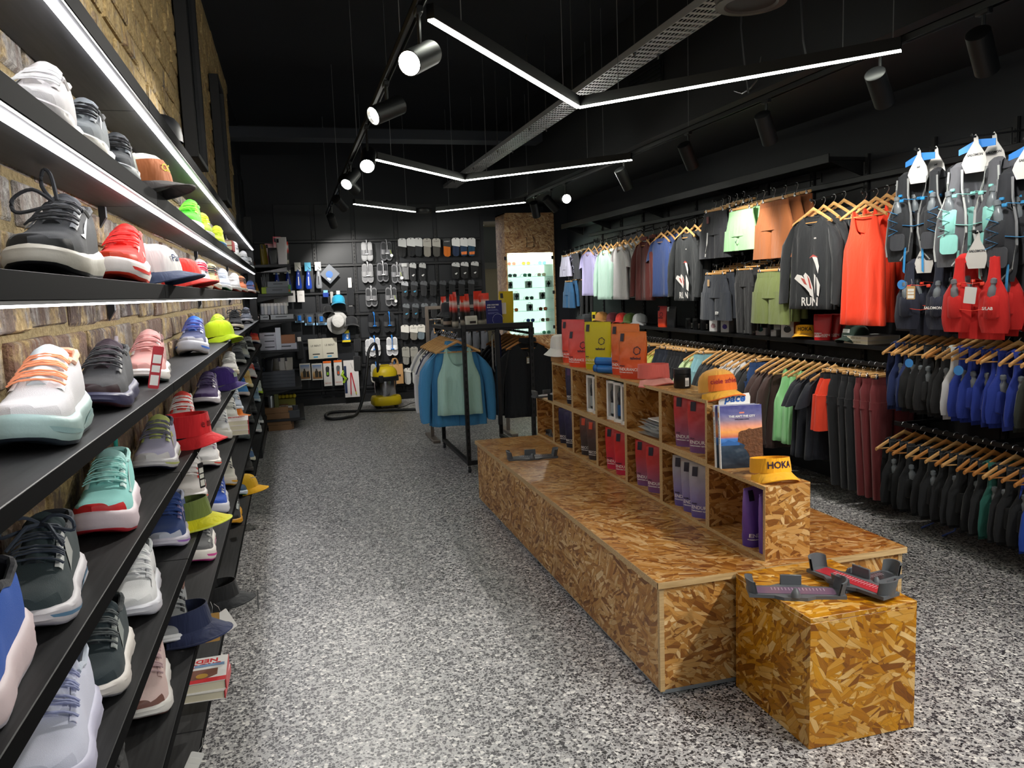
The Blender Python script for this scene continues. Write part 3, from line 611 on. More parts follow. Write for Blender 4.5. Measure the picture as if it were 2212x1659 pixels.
def marks(k, sh):
    if k == 'swoosh': return [sh.patch([(.67, .20), (.645, .15), (.60, .12), (.57, .16)]), sh.patch([(.57, .16), (.60, .12), (.52, .11), (.49, .17)]), sh.patch([(.49, .17), (.52, .11), (.42, .14), (.40, .19)]), sh.patch([(.40, .19), (.42, .14), (.26, .26), (.255, .265)])]
    if k == 'wave': return [sh.patch([(.36, .12), (.4, .2), (.46, .24), (.47, .18)]), sh.patch([(.47, .18), (.46, .24), (.54, .22), (.53, .16)]), sh.patch([(.53, .16), (.54, .22), (.62, .18), (.64, .1)])]
    if k == 'oval': return [sh.patch([(.36, .12), (.38, .24), (.44, .27), (.5, .22), (.58, .12), (.5, .09), (.42, .09)])]
    if k == 'stripes': return [sh.patch([(a, .12), (a+.02, .30), (a+.055, .30), (a+.035, .12)]) for a in (.36, .44, .52)]
    if k == 'cross': return [sh.patch([(.36, .1), (.5, .29), (.53, .28), (.39, .1)]), sh.patch([(.46, .1), (.57, .26), (.6, .25), (.49, .1)]), sh.patch([(.33, .22), (.6, .14), (.61, .165), (.35, .25)])]
    if k == 'chevron': return [sh.patch([(.38, .12), (.5, .2), (.42, .29), (.47, .29), (.57, .2), (.44, .12)])]
    if k == 'ring': return [sh.patch([(.52+.05*cos(a), .2+.06*sin(a)) for a in [i*pi/5 for i in range(10)]])]
    if k == 'panel': return [sh.patch([(.55, .06), (.57, .26), (.75, .26), (.8, .05)]), sh.patch([(.2, .06), (.22, .3), (.34, .3), (.36, .06)])]
    if k == 'camo': return [sh.patch([(a, t), (a+.05, t+.05), (a+.09, t+.02), (a+.07, t-.04)]) for a, t in ((.3, .15), (.42, .2), (.5, .1), (.58, .22), (.68, .12), (.72, .25))]
    return []
SH = {}
def shoe_mesh(var):
    if var not in SH:
        L, w, h, stk = {'n': (.29, 1, 1, 1), 'm': (.295, 1.03, .98, 1.45), 'r': (.288, .93, .95, 1.2), 'b': (.305, 1.06, 1.08, 1.25)}[var]
        s = Shoe(L, w, h, stk); SH[var] = (s, {k: mesh(v, True, ('shoe_'+k, var), 50) for k, v in s.parts().items()}, {k: [mesh(merge(*[q[i] for q in marks(k, s)]), True, ('mark_'+k, var, i)) for i in (0, 1)] for k in ('swoosh', 'wave', 'oval', 'stripes', 'cross', 'chevron', 'ring', 'panel', 'camo')})
    return SH[var]
def shoe(shelf, u, label, up, sole, out, lace=None, lin=None, mark=None, mcol=None, heel=None, toe=None, stripe=None, var='n', rz=None, bow=False, tab=None, x=None, tongue=None, y=None, rx=0):
    s, P, K = shoe_mesh(var); z = ZS[shelf]; xx = (-.442 if x is None else x)
    y = ey(u, xx, z) if y is None else y
    rz = random.uniform(-.05, .06) if rz is None else rz; y -= .075 if shelf < 5 else .12
    t = thing('running_shoe', label, 'shoe', (xx-.5*s.L*sin(rz)*.6, y+.5*s.L*cos(rz), z), (rx, 0, rz), 'running shoes on the shoe wall'); t.scale = (1.12, 1.05, 1.1)
    def pt(k, m): return obj(k, P[k], m, t)
    pt('upper', knit(up)); pt('lining', fab(lin or '26262a')); pt('heel_counter', knit(heel or up)); pt('toe_cap', rub(toe) if toe else knit(up))
    pt('outsole', rub(out)); pt('tongue', fab(tongue or up)); lc = pt('laces', fab(lace or up))
    ms = pt('midsole', rub(sole)); pt('collar', fab(heel or lin or up))
    for k_ in (0, 1): obj('eyestay', P['eyestay%d' % k_], rub(mcol if mark and mcol else up), t)
    if stripe: obj('sole_stripe', P['sole_stripe'], rub(stripe), ms)
    if bow: obj('bow', P['tall_bow' if bow == 2 else 'bow'], fab(lace or up), lc)
    if tab: pt('pull_tab', fab(tab))
    if mark:
        for km in K[mark]: obj('side_mark', km, M(mcol or 'e8e8e8', .4), t)
    return t
W_ = 'e4e3e2'
# shelf, toe pixel column, label, upper, midsole, outsole, ...
for a in (
 (2, 70, 'white running shoe nearest the camera on the second shelf', 'd8d4d4', 'dcd6d6', 'c8c2c0', 'f4f4f4', 'd8d4d4', None, None),
 (2, 160, 'grey running shoe with black laces on the second shelf', '70767a', 'e6e2d8', '3a3c3e', '15161a', '1a1a1c', 'cross', '9aa0a4'),
 (2, 245, 'black and grey running shoe with thick black laces on the second shelf', '2c3034', '8b9091', '1b1c1e', '0f1013', '1a1a1c', 'panel', '5c6468'),
 (2, 405, 'neon green running shoe on the second shelf', '4fd52a', 'f0f4e8', '9be27a', '8df04a', '55c030', 'swoosh', 'c8f56a'),
 (2, 436, 'yellow and white running shoe behind the neon green one', 'd4ee5a', 'eeeee6', '3a3f55', 'e4f23c', 'c8d840', 'stripes', 'f2f2ea'),
 (2, 466, 'lime blue running shoe hidden behind the beige book on the second shelf', 'd2e23c', '3f7fb0', '2c4f70', 'e4f23c', 'c8d840', None, None),
 (2, 502, 'white and grey running shoe past the beige book on the second shelf', 'd9d9d6', 'e8e8e4', 'a03a3a', 'f0f0f0', '8f9092', 'wave', '5a5f66'),
 (2, 524, 'grey and silver running shoe near the far end of the second shelf', 'a9abad', 'd8d8d8', '26262a', 'd0d0d0', '303236', 'panel', '4a4c50'),
 (2, 536, 'black and white running shoe at the far end of the second shelf', '303236', 'dcdcdc', '202024', 'c8c8c8', '1a1a1c', 'swoosh', 'e8e8e8'),
 (2, 545, 'rust coloured running shoe, last on the second shelf', '8a4a38', 'c8b8a8', '2fa860', '6a3426', '2a2a2e', None, None),
 (3, 108, 'big black running shoe with looped black laces nearest on the third shelf', '232529', 'b9b4a8', '141416', '17181c', '16171a', 'swoosh', '6f7276'),
 (3, 262, 'bright red running shoe with white edged sole on the third shelf', 'ef2a20', 'e2dad4', 'c8331c', 'f0302c', 'a83024', 'panel', 'f4483a'),
 (3, 430, 'white running shoe with pink red laces and orange sole stripe on the third shelf', 'dcd6d8', 'd8cdb8', 'e8e0d0', 'e8284e', 'e8d0d4', 'cross', '5a5a62'),
 (3, 452, 'multicoloured patterned running shoe with lime toe on the third shelf', 'd8cc9a', 'efe6d6', 'e0512c', '2a2a2e', '3a3a3e', 'camo', 'e0502c'),
 (3, 479, 'pale grey blue running shoe with green outsole on the third shelf', 'd3d9e4', 'f0f0ee', '1f6a34', 'e4e8f0', 'c4ccd8', 'swoosh', 'f4f4f4'),
 (3, 503, 'plain white running shoe with orange sole mark on the third shelf', 'dcdada', 'd8d4ce', 'e0604a', 'ffffff', 'e0e0e0', None, None),
 (3, 519, 'black and orange trail shoe on the third shelf', 'e8875a', 'd8cfc0', 'b03028', '1c1c1e', '1a1a1c', 'panel', '2a2a2c'),
 (3, 540, 'navy running shoe with orange chevron on the third shelf', '4a4f74', 'd9c8c0', 'b0482c', '5a84c8', '3a3f5c', 'chevron', 'e8602c'),
 (3, 549, 'yellow running shoe, last on the third shelf', 'e8a82c', 'd8d0c4', '3a3a3c', 'f0b840', '6a5a2c', None, None),
 (4, 78, 'white running shoe with coral laces and mint sole nearest on the fourth shelf', 'd6d3d4', '9fb8b5', '262f38', 'f2996e', 'eeb08e', None, None),
 (4, 218, 'black running shoe with burgundy sole on the fourth shelf', '2a2a2e', '3d3d58', '3a1a22', '222328', '15161a', None, None),
 (4, 316, 'dusty pink running shoe with a white side wave and red price tag', 'd39a94', 'eeeae6', '4a5a58', 'c88a86', '7a4a44', 'wave', 'ece6e2'),
 (4, 417, 'navy running shoe with tall wavy grey white sole on the fourth shelf', '333a63', 'c2c2ca', 'b0a8a4', '454a90', '2c62c0', 'ring', 'b8bcd8'),
 (4, 468, 'lime and white running shoe with orange marks behind the navy one', 'd8f24c', 'eee2d8', 'd8c0b0', 'c8e83c', 'a8d838', 'stripes', 'd8582c'),
 (4, 508, 'black running shoe with cream sole and black laces on the fourth shelf', '26272a', 'd9cfbc', '151517', '101113', '1a1a1c', None, None),
 (4, 532, 'grey and silver running shoe behind the black one on the fourth shelf', '5f6470', 'c4c6cc', '1e3038', '26282c', '1c1e22', 'panel', 'd0d2d6'),
 (4, 546, 'blue and red running shoe with cream heel on the fourth shelf', '2c58b8', 'd8c4c4', '5a1a28', '8a2438', '1c3a80', 'panel', '3a6ad0'),
 (4, 554, 'black running shoe with a pale side badge, last on the fourth shelf', '24262a', '8f8c94', '2c2c30', '101113', '1a1a1c', 'ring', 'c0c4c4'),
): shoe(*a, var='m' if a[1] in (78, 417, 262) else 'b' if a[1] == 108 else 'n', bow=2 if a[1] == 108 else a[1] == 508, stripe={430: 'e8562a', 262: 'd02a20', 417: '3f6ec8', 78: '8aa8a8'}.get(a[1]), toe={452: 'c4e23a', 218: '2a161c', 108: '141517', 262: 'c8381c', 417: 'b4b4bc', 508: '141416'}.get(a[1]), heel={78: 'f0b292', 417: '26305c', 546: 'e8e0c4'}.get(a[1]), tab={218: '9a8f92'}.get(a[1]), tongue={78: 'd9e2e6', 218: '30202a', 417: '2c62c0'}.get(a[1]))
for a in (
 (5, -85, 'blue running shoe with thick pale pink sole at the left picture edge', '2358b8', 'dcc8cc', 'cfc8d4', '1c3a80', '22222a', None, None),
 (5, 92, 'charcoal running shoe with speckled laces and a silver side oval, fifth shelf', '2c3a3e', 'cfcad0', 'b8b4c0', '3a4250', '1c1f28', 'oval', 'b4b6b4'),
 (5, 238, 'mint green running shoe with a red toe bumper, fifth shelf', '93d9d4', 'd9c8d0', 'c8303c', 'a8e4de', 'b4e6e2', 'swoosh', 'cfe6e4'),
 (5, 340, 'lilac running shoe with grey laces and a lime sole stripe, fifth shelf', 'b9b4d0', 'dcd8dc', '24283e', '6d6a7c', '2c3050', 'wave', 'c9d07c'),
 (5, 398, 'white and coral red running shoe with a grey heel, fifth shelf', 'dcd6d4', 'e4dede', '5a5a5e', 'ece8e8', 'c8c4c4', 'cross', 'f04c40'),
 (5, 447, 'deep purple running shoe with a white side wave, fifth shelf', '4a3568', 'ddd6dc', '2a2634', '3c2a5c', '2c2440', 'wave', 'd4ccd8'),
 (5, 496, 'cream white running shoe behind the purple cap, fifth shelf', 'f0ecea', 'e8dcc4', 'c8b48c', 'f8f8f6', 'e0dcd8', None, None),
 (5, 514, 'dark grey running shoe with silver laces, fifth shelf', '3c4046', 'b0b0ae', '2a2a2c', 'a0a4a8', '22242a', 'cross', '7c8088'),
 (5, 523, 'pale grey and black running shoe, fifth shelf', 'b8bab2', '8a9098', '2c3c50', '4a4c50', '2a2c30', 'panel', '50545a'),
 (5, 536, 'black running shoe with a bright blue collar, fifth shelf', '202226', 'd8d8dc', '1c1c20', 'e8e8ea', '2a48d0', 'ring', 'c8c8cc'),
 (5, 549, 'coral orange running shoe, fifth shelf', 'f2603c', 'e8d8d0', '2c5aa8', 'e83a50', 'e83a50', None, None),
 (5, 558, 'grey and black running shoe, last on the fifth shelf', '5a5e62', 'c0c0c0', '1c1c20', '202226', '22242a', 'swoosh', 'd8d8d8'),
 (6, 120, 'pale lavender white running shoe at the bottom left, sixth shelf', 'dadcf0', 'c6c4dc', 'b0b0c8', '9aa0c8', 'c8d0e0', None, None),
 (6, 215, 'dark slate running shoe with grey laces and a silver side oval, sixth shelf', '26343a', 'd6cfca', '8c8a90', '4c5254', '1c2428', 'oval', '9aa09e'),
 (6, 296, 'all white running shoe, sixth shelf', 'e8e8ea', 'dcdce6', 'c8c8d4', 'f2f2f4', 'c8ccd0', 'panel', 'd4d4d8'),
 (6, 366, 'royal navy running shoe with a lilac wave and violet sole, sixth shelf', '26407c', 'd5d0e0', 'b9b4cc', '2c4c94', 'b0b4cc', 'wave', '9a8ab8'),
 (6, 413, 'white and coral red running shoe below the red cap, sixth shelf', 'dad4d2', 'e0dada', '58585c', 'ece8e8', 'c8c4c4', 'cross', 'f04c40'),
 (6, 448, 'white running shoe with plum stripes, red sole side and hanging tag, sixth shelf', 'e4e0e2', 'e8e2dc', '3a2440', 'f2f2f2', '7a5a78', 'wave', '8a6a88'),
 (6, 476, 'white running shoe with slate stripes and angular sole, sixth shelf', 'e6e4e6', 'e0dcd4', '26262a', 'f0f0f0', 'c8c8cc', 'stripes', '5a5e78'),
 (6, 495, 'white and black running shoe beside the sixth shelf book', 'd9d8d2', 'e0dcd4', '2a2a2e', 'e8e8e4', '303236', 'panel', '2c2e36'),
 (6, 506, 'pale blue grey running shoe with tan side marks, sixth shelf', 'aab4c4', 'd8dce4', '303a50', 'd0d4dc', '8a92a0', 'cross', 'b09a88'),
 (6, 522, 'sky blue running shoe with blue laces, sixth shelf', '4a94d8', 'e0d4d0', 'b8a8a4', '2c68b8', '3a78b8', None, None),
 (6, 531, 'pale yellow running shoe, sixth shelf', 'e8c478', 'e8dcb8', 'c8b888', 'f0d898', 'a89048', None, None),
 (6, 541, 'white and red running shoe with dark red sole, sixth shelf', 'e8e4e4', 'd8d0d0', '8a2430', 'e8502c', 'c8c4c4', 'panel', 'e84a30'),
 (6, 549, 'navy running shoe near the far end, sixth shelf', '23273a', '2c3048', '1c2030', '14161e', '1c1e2a', 'swoosh', 'b8bcc0'),
 (6, 562, 'teal and yellow running shoe, last on the sixth shelf', '3f86a8', 'b8d8c8', 'd8d878', '3a5a68', '2c4c58', None, None),
): shoe(*a, var={-85: 'm', 238: 'm', 476: 'm', 120: 'b'}.get(a[1], 'n'), bow=a[1] in (92,), stripe={340: 'c4cc7c', 366: '9a6ac0', 448: 'e8402c', 398: 'f0604c', 413: 'f0604c', 92: '5a80a0'}.get(a[1]), toe={238: 'd02a2c', 340: 'dcd8da', 366: 'b8bccc', 476: 'd8d4cc'}.get(a[1]), heel={398: 'b8b4b4', 413: 'b8b4b4', 476: 'e6e2da'}.get(a[1]), tab={238: '2f9a8c'}.get(a[1]), tongue={238: 'b4e6e2', 340: 'c9d07c', 398: 'e84a40'}.get(a[1]))
for a in (
 (7, 215, 'black running shoe cut by the bottom picture edge, seventh shelf', '1c1c1e', '2a2a2c', '151517', '101113', '151517', None, None),
 (7, 322, 'pale pink running shoe with a brown toe patch, seventh shelf', 'd8bcb8', 'e0dcd8', '6a4a44', 'c8a8ac', 'b89894', None, None),
 (7, 374, 'grey running shoe with a dark side wave and white sole, seventh shelf', '8a8c8e', 'e4e4e6', '26262a', 'a0a2a4', '6a4030', 'wave', '26262c'),
 (7, 432, 'grey zebra patterned running shoe with pink and lime sole, seventh shelf', '6a6a6c', 'e6e0da', 'c0408c', '3a3a3e', '505054', 'camo', 'a8a8a6'),
 (7, 467, 'royal blue and white running shoe behind the yellow visor, seventh shelf', '2c58c4', 'e4e4ee', 'c8c8dc', '2448a0', '2c4a90', 'swoosh', 'f0f0f4'),
 (7, 487, 'sand coloured running shoe with three grey stripes and orange toe line, seventh shelf', 'd8d4c8', 'd4ccc0', 'c8942c', 'e4e0d4', 'c0bcb0', 'stripes', '6a6a70'),
 (7, 521, 'dark green grey running shoe, seventh shelf', '3a4648', '4a5254', '1c2022', '2a3436', '26302f', None, None),
 (7, 533, 'charcoal trail shoe beside the green grey one, seventh shelf', '303234', '3c3e40', '1c1c1e', '202224', '202224', None, None),
 (7, 540, 'black running shoe with black laces, seventh shelf', '1e1f22', '26272a', '151517', '0e0f11', '151517', None, None),
 (7, 549, 'pale blue running shoe, seventh shelf', '7a98b0', 'b8c4cc', '5a7080', 'a8bccc', '5a7080', None, None),
 (7, 555, 'white running shoe with lime and navy sole, seventh shelf', 'd8dcd8', 'b8d83c', '26305a', 'e8ece8', 'a8b0a8', 'panel', 'c8ccc8'),
 (7, 566, 'blue running shoe with green sole, last on the seventh shelf', '4a80c0', '5aa888', '4a9878', '3a5a80', '3a5878', None, None),
 (8, 500, 'black running shoe with yellow orange sole and white stripes, bottom shelf', '26262a', 'e0a020', '1a1a1c', 'd8dcdc', '26262a', 'stripes', 'dfe3e3'),
 (8, 516, 'teal navy running shoe with pale blue white sole, bottom shelf', '34506c', 'ccd8e8', '3a8a3c', 'b8c8d8', '2a4058', 'swoosh', 'c8dce4'),
 (8, 529, 'black running shoe, bottom shelf', '2c2a2a', '2e2c2c', '1a1a1a', '1c1c1c', '1c1c1c', None, None),
 (8, 535, 'denim blue running shoe with cream sole, bottom shelf', '4a6a94', 'd8d4c0', '2a2c34', '3a5880', '3a5070', 'oval', 'c8c8a8'),
 (8, 551, 'pale silver running shoe, bottom shelf', 'b4bcc0', 'd8d8d8', 'a0a4a8', 'd8dcdc', '7a8084', 'stripes', '303438'),
 (8, 556, 'grey and white running shoe, bottom shelf', '5a6064', 'e0e0e0', '8a8c90', '26282a', '303438', None, None),
 (8, 571, 'white running shoe with red laces, bottom shelf', 'e0dcd8', 'd8d0c8', 'c0b8b0', 'e8402c', 'e8402c', None, None),
 (8, 576, 'bright red running shoe, last on the bottom shelf', 'ee3424', 'e4ded8', 'c8c0b8', 'f04030', 'c02c20', None, None),
): shoe(*a, var={432: 'm', 487: 'm', 467: 'm'}.get(a[1], 'n'), stripe={432: 'd04c98', 500: 'f0b42c', 487: 'e8a82c'}.get(a[1]), toe={322: '7a544c', 500: '26262a'}.get(a[1]))
# pull loops, tags and the black shoe's tall lace loop
def swing_tag(loc, rot, w, h, col, label, group=None, lines=True, rotz=0):
    t = thing('price_tag', label, 'tag', loc, rot, group); obj('card', prism(rrect(w, h, .004, 2, 0, -h/2), .0012, -.0006), M(col, .5), t, False)
    obj('string', tube([(0, 0, -.004), (.004, .002, .02), (-.002, .004, .04)], .0006, 4), WHITE, t)
    if lines:
        for k, (a, b) in enumerate(((.3, .2), (.53, .16), (.8, .24))): obj('sticker', box(w*.75, .0004, h*b, (0, -.001, -h*a)), PAPER, t, False)
    return t
swing_tag(at(343, 748, x=-.365), (.05, .2, .5), .03, .12, 'b8303a', 'long red price tag hanging from the dusty pink shoe')
swing_tag(at(432, 1000, x=-.345), (0, -.05, .9), .025, .09, '26262a', 'narrow dark tag hanging from the plum striped white shoe')
swing_tag(at(457, 1325, x=-.33), (0, .05, .2), .05, .10, 'b48a4a', 'tan card tag hanging under the navy visor', lines=False)
swing_tag(at(476, 1322, x=-.325), (0, -.45, .3), .045, .085, 'e4e2de', 'white paper tag beside the tan card tag', lines=False)
swing_tag(at(428, 1625, x=-.345), (0, .5, .3), .04, .08, 'e4e2de', 'white barcode tag at the bottom picture edge')
# ---------------------------------------------------------------- caps, visors, hats
def brim(L=.075, w=.085, curve=.02, edge=None):
    R = []
    for i in range(7):
        f = i/6; row = []
        for j in range(15):
            a = -pi*.5+pi*j/14; x0 = sin(a)*w; y0 = -cos(a)*w*.85
            row.append((x0*(1+.1*f), y0-L*f*cos(a*.92)**.7 if abs(a) < 1.55 else y0, .012-curve*(x0/w)**2-.032*f))
        R.append(row)
    top = loft(R, False); bot = loft([[(x, y, z-.004) for x, y, z in r] for r in R], False); bot = (bot[0], [f[::-1] for f in bot[1]])
    rim = tube([(x, y, z-.002) for x, y, z in R[-1]], .0034, 6)
    return merge(top, bot), rim
BR, BRIM_E = brim()
BRF, BRIMF_E = brim(.085, .088, .004)
def crown(h=.105, r=.088, top=1.0):
    return loft([[(r*k*cos(a)*.94, r*k*sin(a)*1.06, z*h) for a in [2*pi*i/28 for i in range(28)]] for z, k in ((0, 1), (.25, 1.0), (.5, .96), (.7, .86), (.85, .7), (.95, .45), (1.0, .12))], True, False, True)
def cap(loc, rz, label, main, br, mk=None, panel=None, txt=None, tcol='202020', edge=None, tilt=0, size=1.0, flat=False, h=.105):
    t = thing('cap', label, 'cap', (loc[0], loc[1], loc[2]+.026*size), (tilt-.16, 0, rz)); t.scale = (size,)*3
    cr = obj('crown', crown(h), fab(main), t, key=('crown', h)); obj('brim', BRF if flat else BR, fab(br), t, key=('brim', flat)); obj('brim_edge', BRIMF_E if flat else BRIM_E, fab(edge or br), t, key=('brime', flat))
    obj('button', lathe([(.008, h-.001), (.006, h+.004), (.001, h+.005)], 10), fab(main), cr)
    for k in range(3): 
        a = k*pi/3; obj('seam', tube([(.0885*q*cos(a)*.94, .0885*q*sin(a)*1.06, z*h) for z, q in ((.05, 1), (.3, 1), (.55, .955), (.75, .83), (.9, .6), (1, .1), (.9, -.6), (.75, -.83), (.5, -.96), (.05, -1))], .0008, 4), fab(main), cr)
    if panel: obj('front_panel', xf(loft([[(.0895*k*cos(a)*.94, .0895*k*sin(a)*1.06, z*h) for a in [-pi*.86+pi*.72*i/12 for i in range(13)]] for z, k in ((.02, 1), (.25, 1), (.5, .965), (.7, .87))], False)), fab(panel), cr, key=('cpanel', h))
    if mk: obj('patch', xf(loft([[(.0905*cos(a)*.94, .0905*sin(a)*1.06, z*h) for a in [-pi*.62+pi*.24*i/5 for i in range(6)]] for z in (.3, .55)], False)), fab(mk), cr)
    if txt: 
        n = len(txt); V, F = text(txt, .032, bold=.01); obj('lettering', ([(-.002+.091*sin(x/.09)*.94, -.0945*cos(x/.09)*1.0, z+h*.42) for x, y, z in V], F), M(tcol, .6), cr, False)
    return t
def visor(loc, rz, label, main, br, txt=None, tcol='202020', edge=None, flat=True, tilt=0, size=1.0, h=.055, band_in=None):
    t = thing('sun_visor', label, 'visor', (loc[0], loc[1], loc[2]+.026*size), (tilt-.16, 0, rz)); t.scale = (size,)*3
    R = [[(.088*k*cos(a)*.94, .088*k*sin(a)*1.06, z*h) for a in [2*pi*i/32 for i in range(32)]] for z, k in ((0, 1), (.5, .985), (1, .95), (1.0, .925), (.5, .955), (0, .97))]
    bd = obj('band', loft(R, True), fab(main), t, key=('vband', h)); obj('brim', BRF if flat else BR, fab(br), t, key=('brim', flat)); obj('brim_edge', BRIMF_E if flat else BRIM_E, fab(edge or br), t, key=('brime', flat))
    if txt:
        V, F = text(txt, .04, bold=.02); obj('lettering', ([(.0905*sin(x/.09)*.93, -.0945*cos(x/.09)*.985-.0005, z+h*.52) for x, y, z in V], F), M(tcol, .6), bd, False)
    return t
def onshelf(u, k, x=-.43): return (x, ey(u, x, ZS[k]), ZS[k])
def sh(u, k, x=-.42, dz=0.0): p = onshelf(u, k, x); return (p[0], p[1], p[2]+dz)
R90 = pi/2
tag(obj('helmet_cap', xf(crown(.1, .085), (0, 0, 0)), M('1b1c20', .5)), 'black rounded cap on the top shelf beside the brick wall', 'cap').location = (-.43, ey(345, -.43, 2.2), ZS[1])
cap(sh(308, 2), 1.25, 'white and brown cap with lime mesh and flat dark brim, second shelf', 'd8d8c8', '3a3532', panel='a05a2c', txt='CIC', tcol='e8e83c', flat=True)
cap(sh(330, 3), 1.35, 'pale grey cap with a flat navy brim, third shelf', 'c9c8c6', '33425e', panel='d4d3d0', txt='Parks', tcol='3a4a7a', flat=True)
cap(sh(392, 3, -.45), 1.2, 'red cap behind the grey one, third shelf', 'e83024', 'c82a20', flat=True)
cap(sh(474, 4, -.42), .9, 'lime yellow cap with a curved brim, fourth shelf', 'd4ee1c', 'c8e41c', h=.1)
cap(sh(480, 5), 1.35, 'purple cap with a reflective side panel and white brim edge, fifth shelf', '40267c', '46307c', edge='c8d0c0', mk='a8b4a4')
visor(sh(402, 5, -.40, .012), 1.2, 'red visor with grey lettering, fifth shelf', 'dc2028', 'e0242a', txt='e ath', tcol='a83438', flat=False, h=.075, tilt=.1)
visor(sh(402, 6, -.41), 1.25, 'olive green visor with a yellow brim, sixth shelf', '6a7a3a', 'e8e00c', edge='e8ec50', h=.07)
visor(sh(398, 7, -.405), 1.1, 'navy blue visor with a wide brim, seventh shelf', '1c2648', '2a3358', h=.07)
bv = visor(sh(474, 8, -.40), 1.25, 'black visor with a dangling strap, bottom shelf', '141518', '222428', h=.07)
obj('strap', prism([(-.006, 0), (.006, 0), (.01, -.09), (-.004, -.085)], .001), fab('2a2c2e'), bv, False, loc=(.03, -.17, 0), rot=(0, .5, 0))
cap(sh(530, 8, -.40), 1.4, 'yellow brimmed cap far along the bottom shelf', 'd8a818', 'f0b40c', flat=True)
swing_tag(at(550, 1030, x=-.28), (1.3, 0, .3), .03, .06, 'ece8e4', 'white tag under the yellow brim, bottom shelf', lines=False)
visor(sh(505, 6, -.42), 1.3, 'orange visor edge behind the book, sixth shelf', 'e07a1c', 'e07a1c', size=.7)
# ---------------------------------------------------------------- books on the shoe shelves
def book(par_loc, rz, w, d, h, cover, label, group=None, name='paperback_book', txt=None, tc='d01c28', rx=0, spine='c02a30'):
    t = thing(name, label, 'book', par_loc, (rx, 0, rz), group)
    obj('pages', box(w-.006, d-.006, h-.004, (0, 0, h/2)), M('d8d0b8', .8), t, False); obj('front_cover', box(w, d, .0025, (0, 0, h-.001), 0), M(cover, .35), t, False); obj('back_cover', box(w, d, .0025, (0, 0, .001), 0), M(cover, .35), t, False); obj('spine', box(.003, d, h, (w/2, 0, h/2)), M(spine, .35), t, False)
    if txt:
        for i, s in enumerate(txt): lettering(s, .038, M(tc, .4), t, (-.005, d/2-.03-.034*i, h+.0008), (-pi/2, 0, pi), bold=.03)
    return t
p = at(432, 1520, x=-.37); pz = ZS[8]
b1 = book((-.385, 2.84, pz), -.02, .16, .2, .03, 'e8e4e0', 'lower of two thick paperbacks on the bottom shelf', 'paperbacks on the bottom shelf')
b2 = book((-.385, 2.845, pz+.0305), .03, .16, .2, .034, 'e8e6e4', 'white paperback with red NEDD BROCK lettering on the bottom shelf', 'paperbacks on the bottom shelf', txt=('NEDD', 'BROCK'))
obj('cover_figure', prism([(-.05, 0), (.06, .0), (.06, .06), (.03, .075), (-.02, .07), (-.05, .05)], .0004), M('7a4a3a', .5), b2, False, loc=(0, .0, .035), rot=(-pi/2, 0, pi)); obj('cover_band', box(.16, .03, .0006, (0, -.085, .0345)), M('d02a30', .4), b2, False); obj('cover_hair', prism(ell(.02, .018), .0005), M('c89838', .5), b2, False, loc=(.0, -.05, .0352), rot=(-pi/2, 0, pi)); obj('cover_band', box(.1, .02, .0006, (.02, .03, .0352)), M('7a9ac0', .4), b2, False)
y6 = ey(507, -.37, .785)
for i in range(3): 
    bb = book((-.37, y6+.1, ZS[6]+i*.0285), .05, .15, .2, .028, 'e8e0dc', ('lowest', 'middle', 'topmost')[i]+' book of the white stack on the sixth shelf', 'book stack on the sixth shelf')
for i, s in enumerate(('MARATHON', 'NEDD BR')): lettering(s, .02, M('d02838', .4), bb, (0, .06-.02*i, .029), (-pi/2, 0, pi), bold=.03)
y2 = ey(478, -.42, 1.9)
book((-.43, y2+.12, ZS[2]), .0, .16, .24, .032, 'b02a2c', 'lower beige paged book with a red spine on the second shelf', 'books on the second shelf'); book((-.43, y2+.125, ZS[2]+.0325), .0, .16, .24, .032, 'b02a2c', 'upper beige paged book with a red spine on the second shelf', 'books on the second shelf')
# ================================================================ low benches, cube, pigeonhole unit
def panel_bench(name, label, x0, x1, y0, y1, h, lid=.026, strip_near=(True, True)):
    t = thing(name, label, 'bench', (x0, y0, 0))
    w, l = x1-x0, y1-y0; n = 2
    for i in range(n):
        a, b = l*i/n+(.001 if i else 0), l*(i+1)/n
        ld = obj('lid_board', box2((-.012, a-(.012 if i == 0 else 0), h-lid), (w+.012, b, h)), OSB_T, t, False)
        obj('edge_band', merge(box2((-.0135, a-(.0135 if i == 0 else 0), h-lid), (-.0115, b, h-.0006)), box2((w+.0115, a, h-lid), (w+.0135, b, h-.0006)), *([box2((-.0135, a-.0135, h-lid), (w+.0135, a-.0115, h-.0006))] if i == 0 else [])), EDGE, ld, False)
    for i in range(3):
        a, b = l*i/3+(.001 if i else .018), l*(i+1)/3-(.018 if i == 2 else 0)
        obj('side_panel', box2((0, a, .025), (.018, b, h-lid)), OSB, t, False); obj('side_panel', box2((w-.018, a, .025), (w, b, h-lid)), OSB, t, False)
    obj('end_panel', box2((.018, .002, .025), (w-.018, .018, h-lid)), OSB, t, False); obj('end_panel', box2((.018, l-.018, .025), (w-.018, l, h-lid)), OSB, t, False)
    for xx in (0, w-.018): obj('corner_strip', box2((xx-.0005, -.0005, .02), (xx+.0185, .0182, h-lid)), EDGE, t, False)
    obj('base_strip', box2((.01, .004, .008), (w-.01, l-.01, .024)), M('8f979c', .35, .5), t, False)
    for sx in (.06, w-.06):
        for sy in (.08, l-.08): obj('castor', xf(lathe([(.0, -.01), (.012, -.01), (.014, 0), (.012, .01), (0, .01)], 12), (sx, sy, .0142), (0, pi/2, 0)), BLKM, t)
    return t
BH = .463
panel_bench('display_bench', 'long low chipboard bench on the aisle side, wide open top', 1.27, 1.705, 2.62, 5.68, BH)
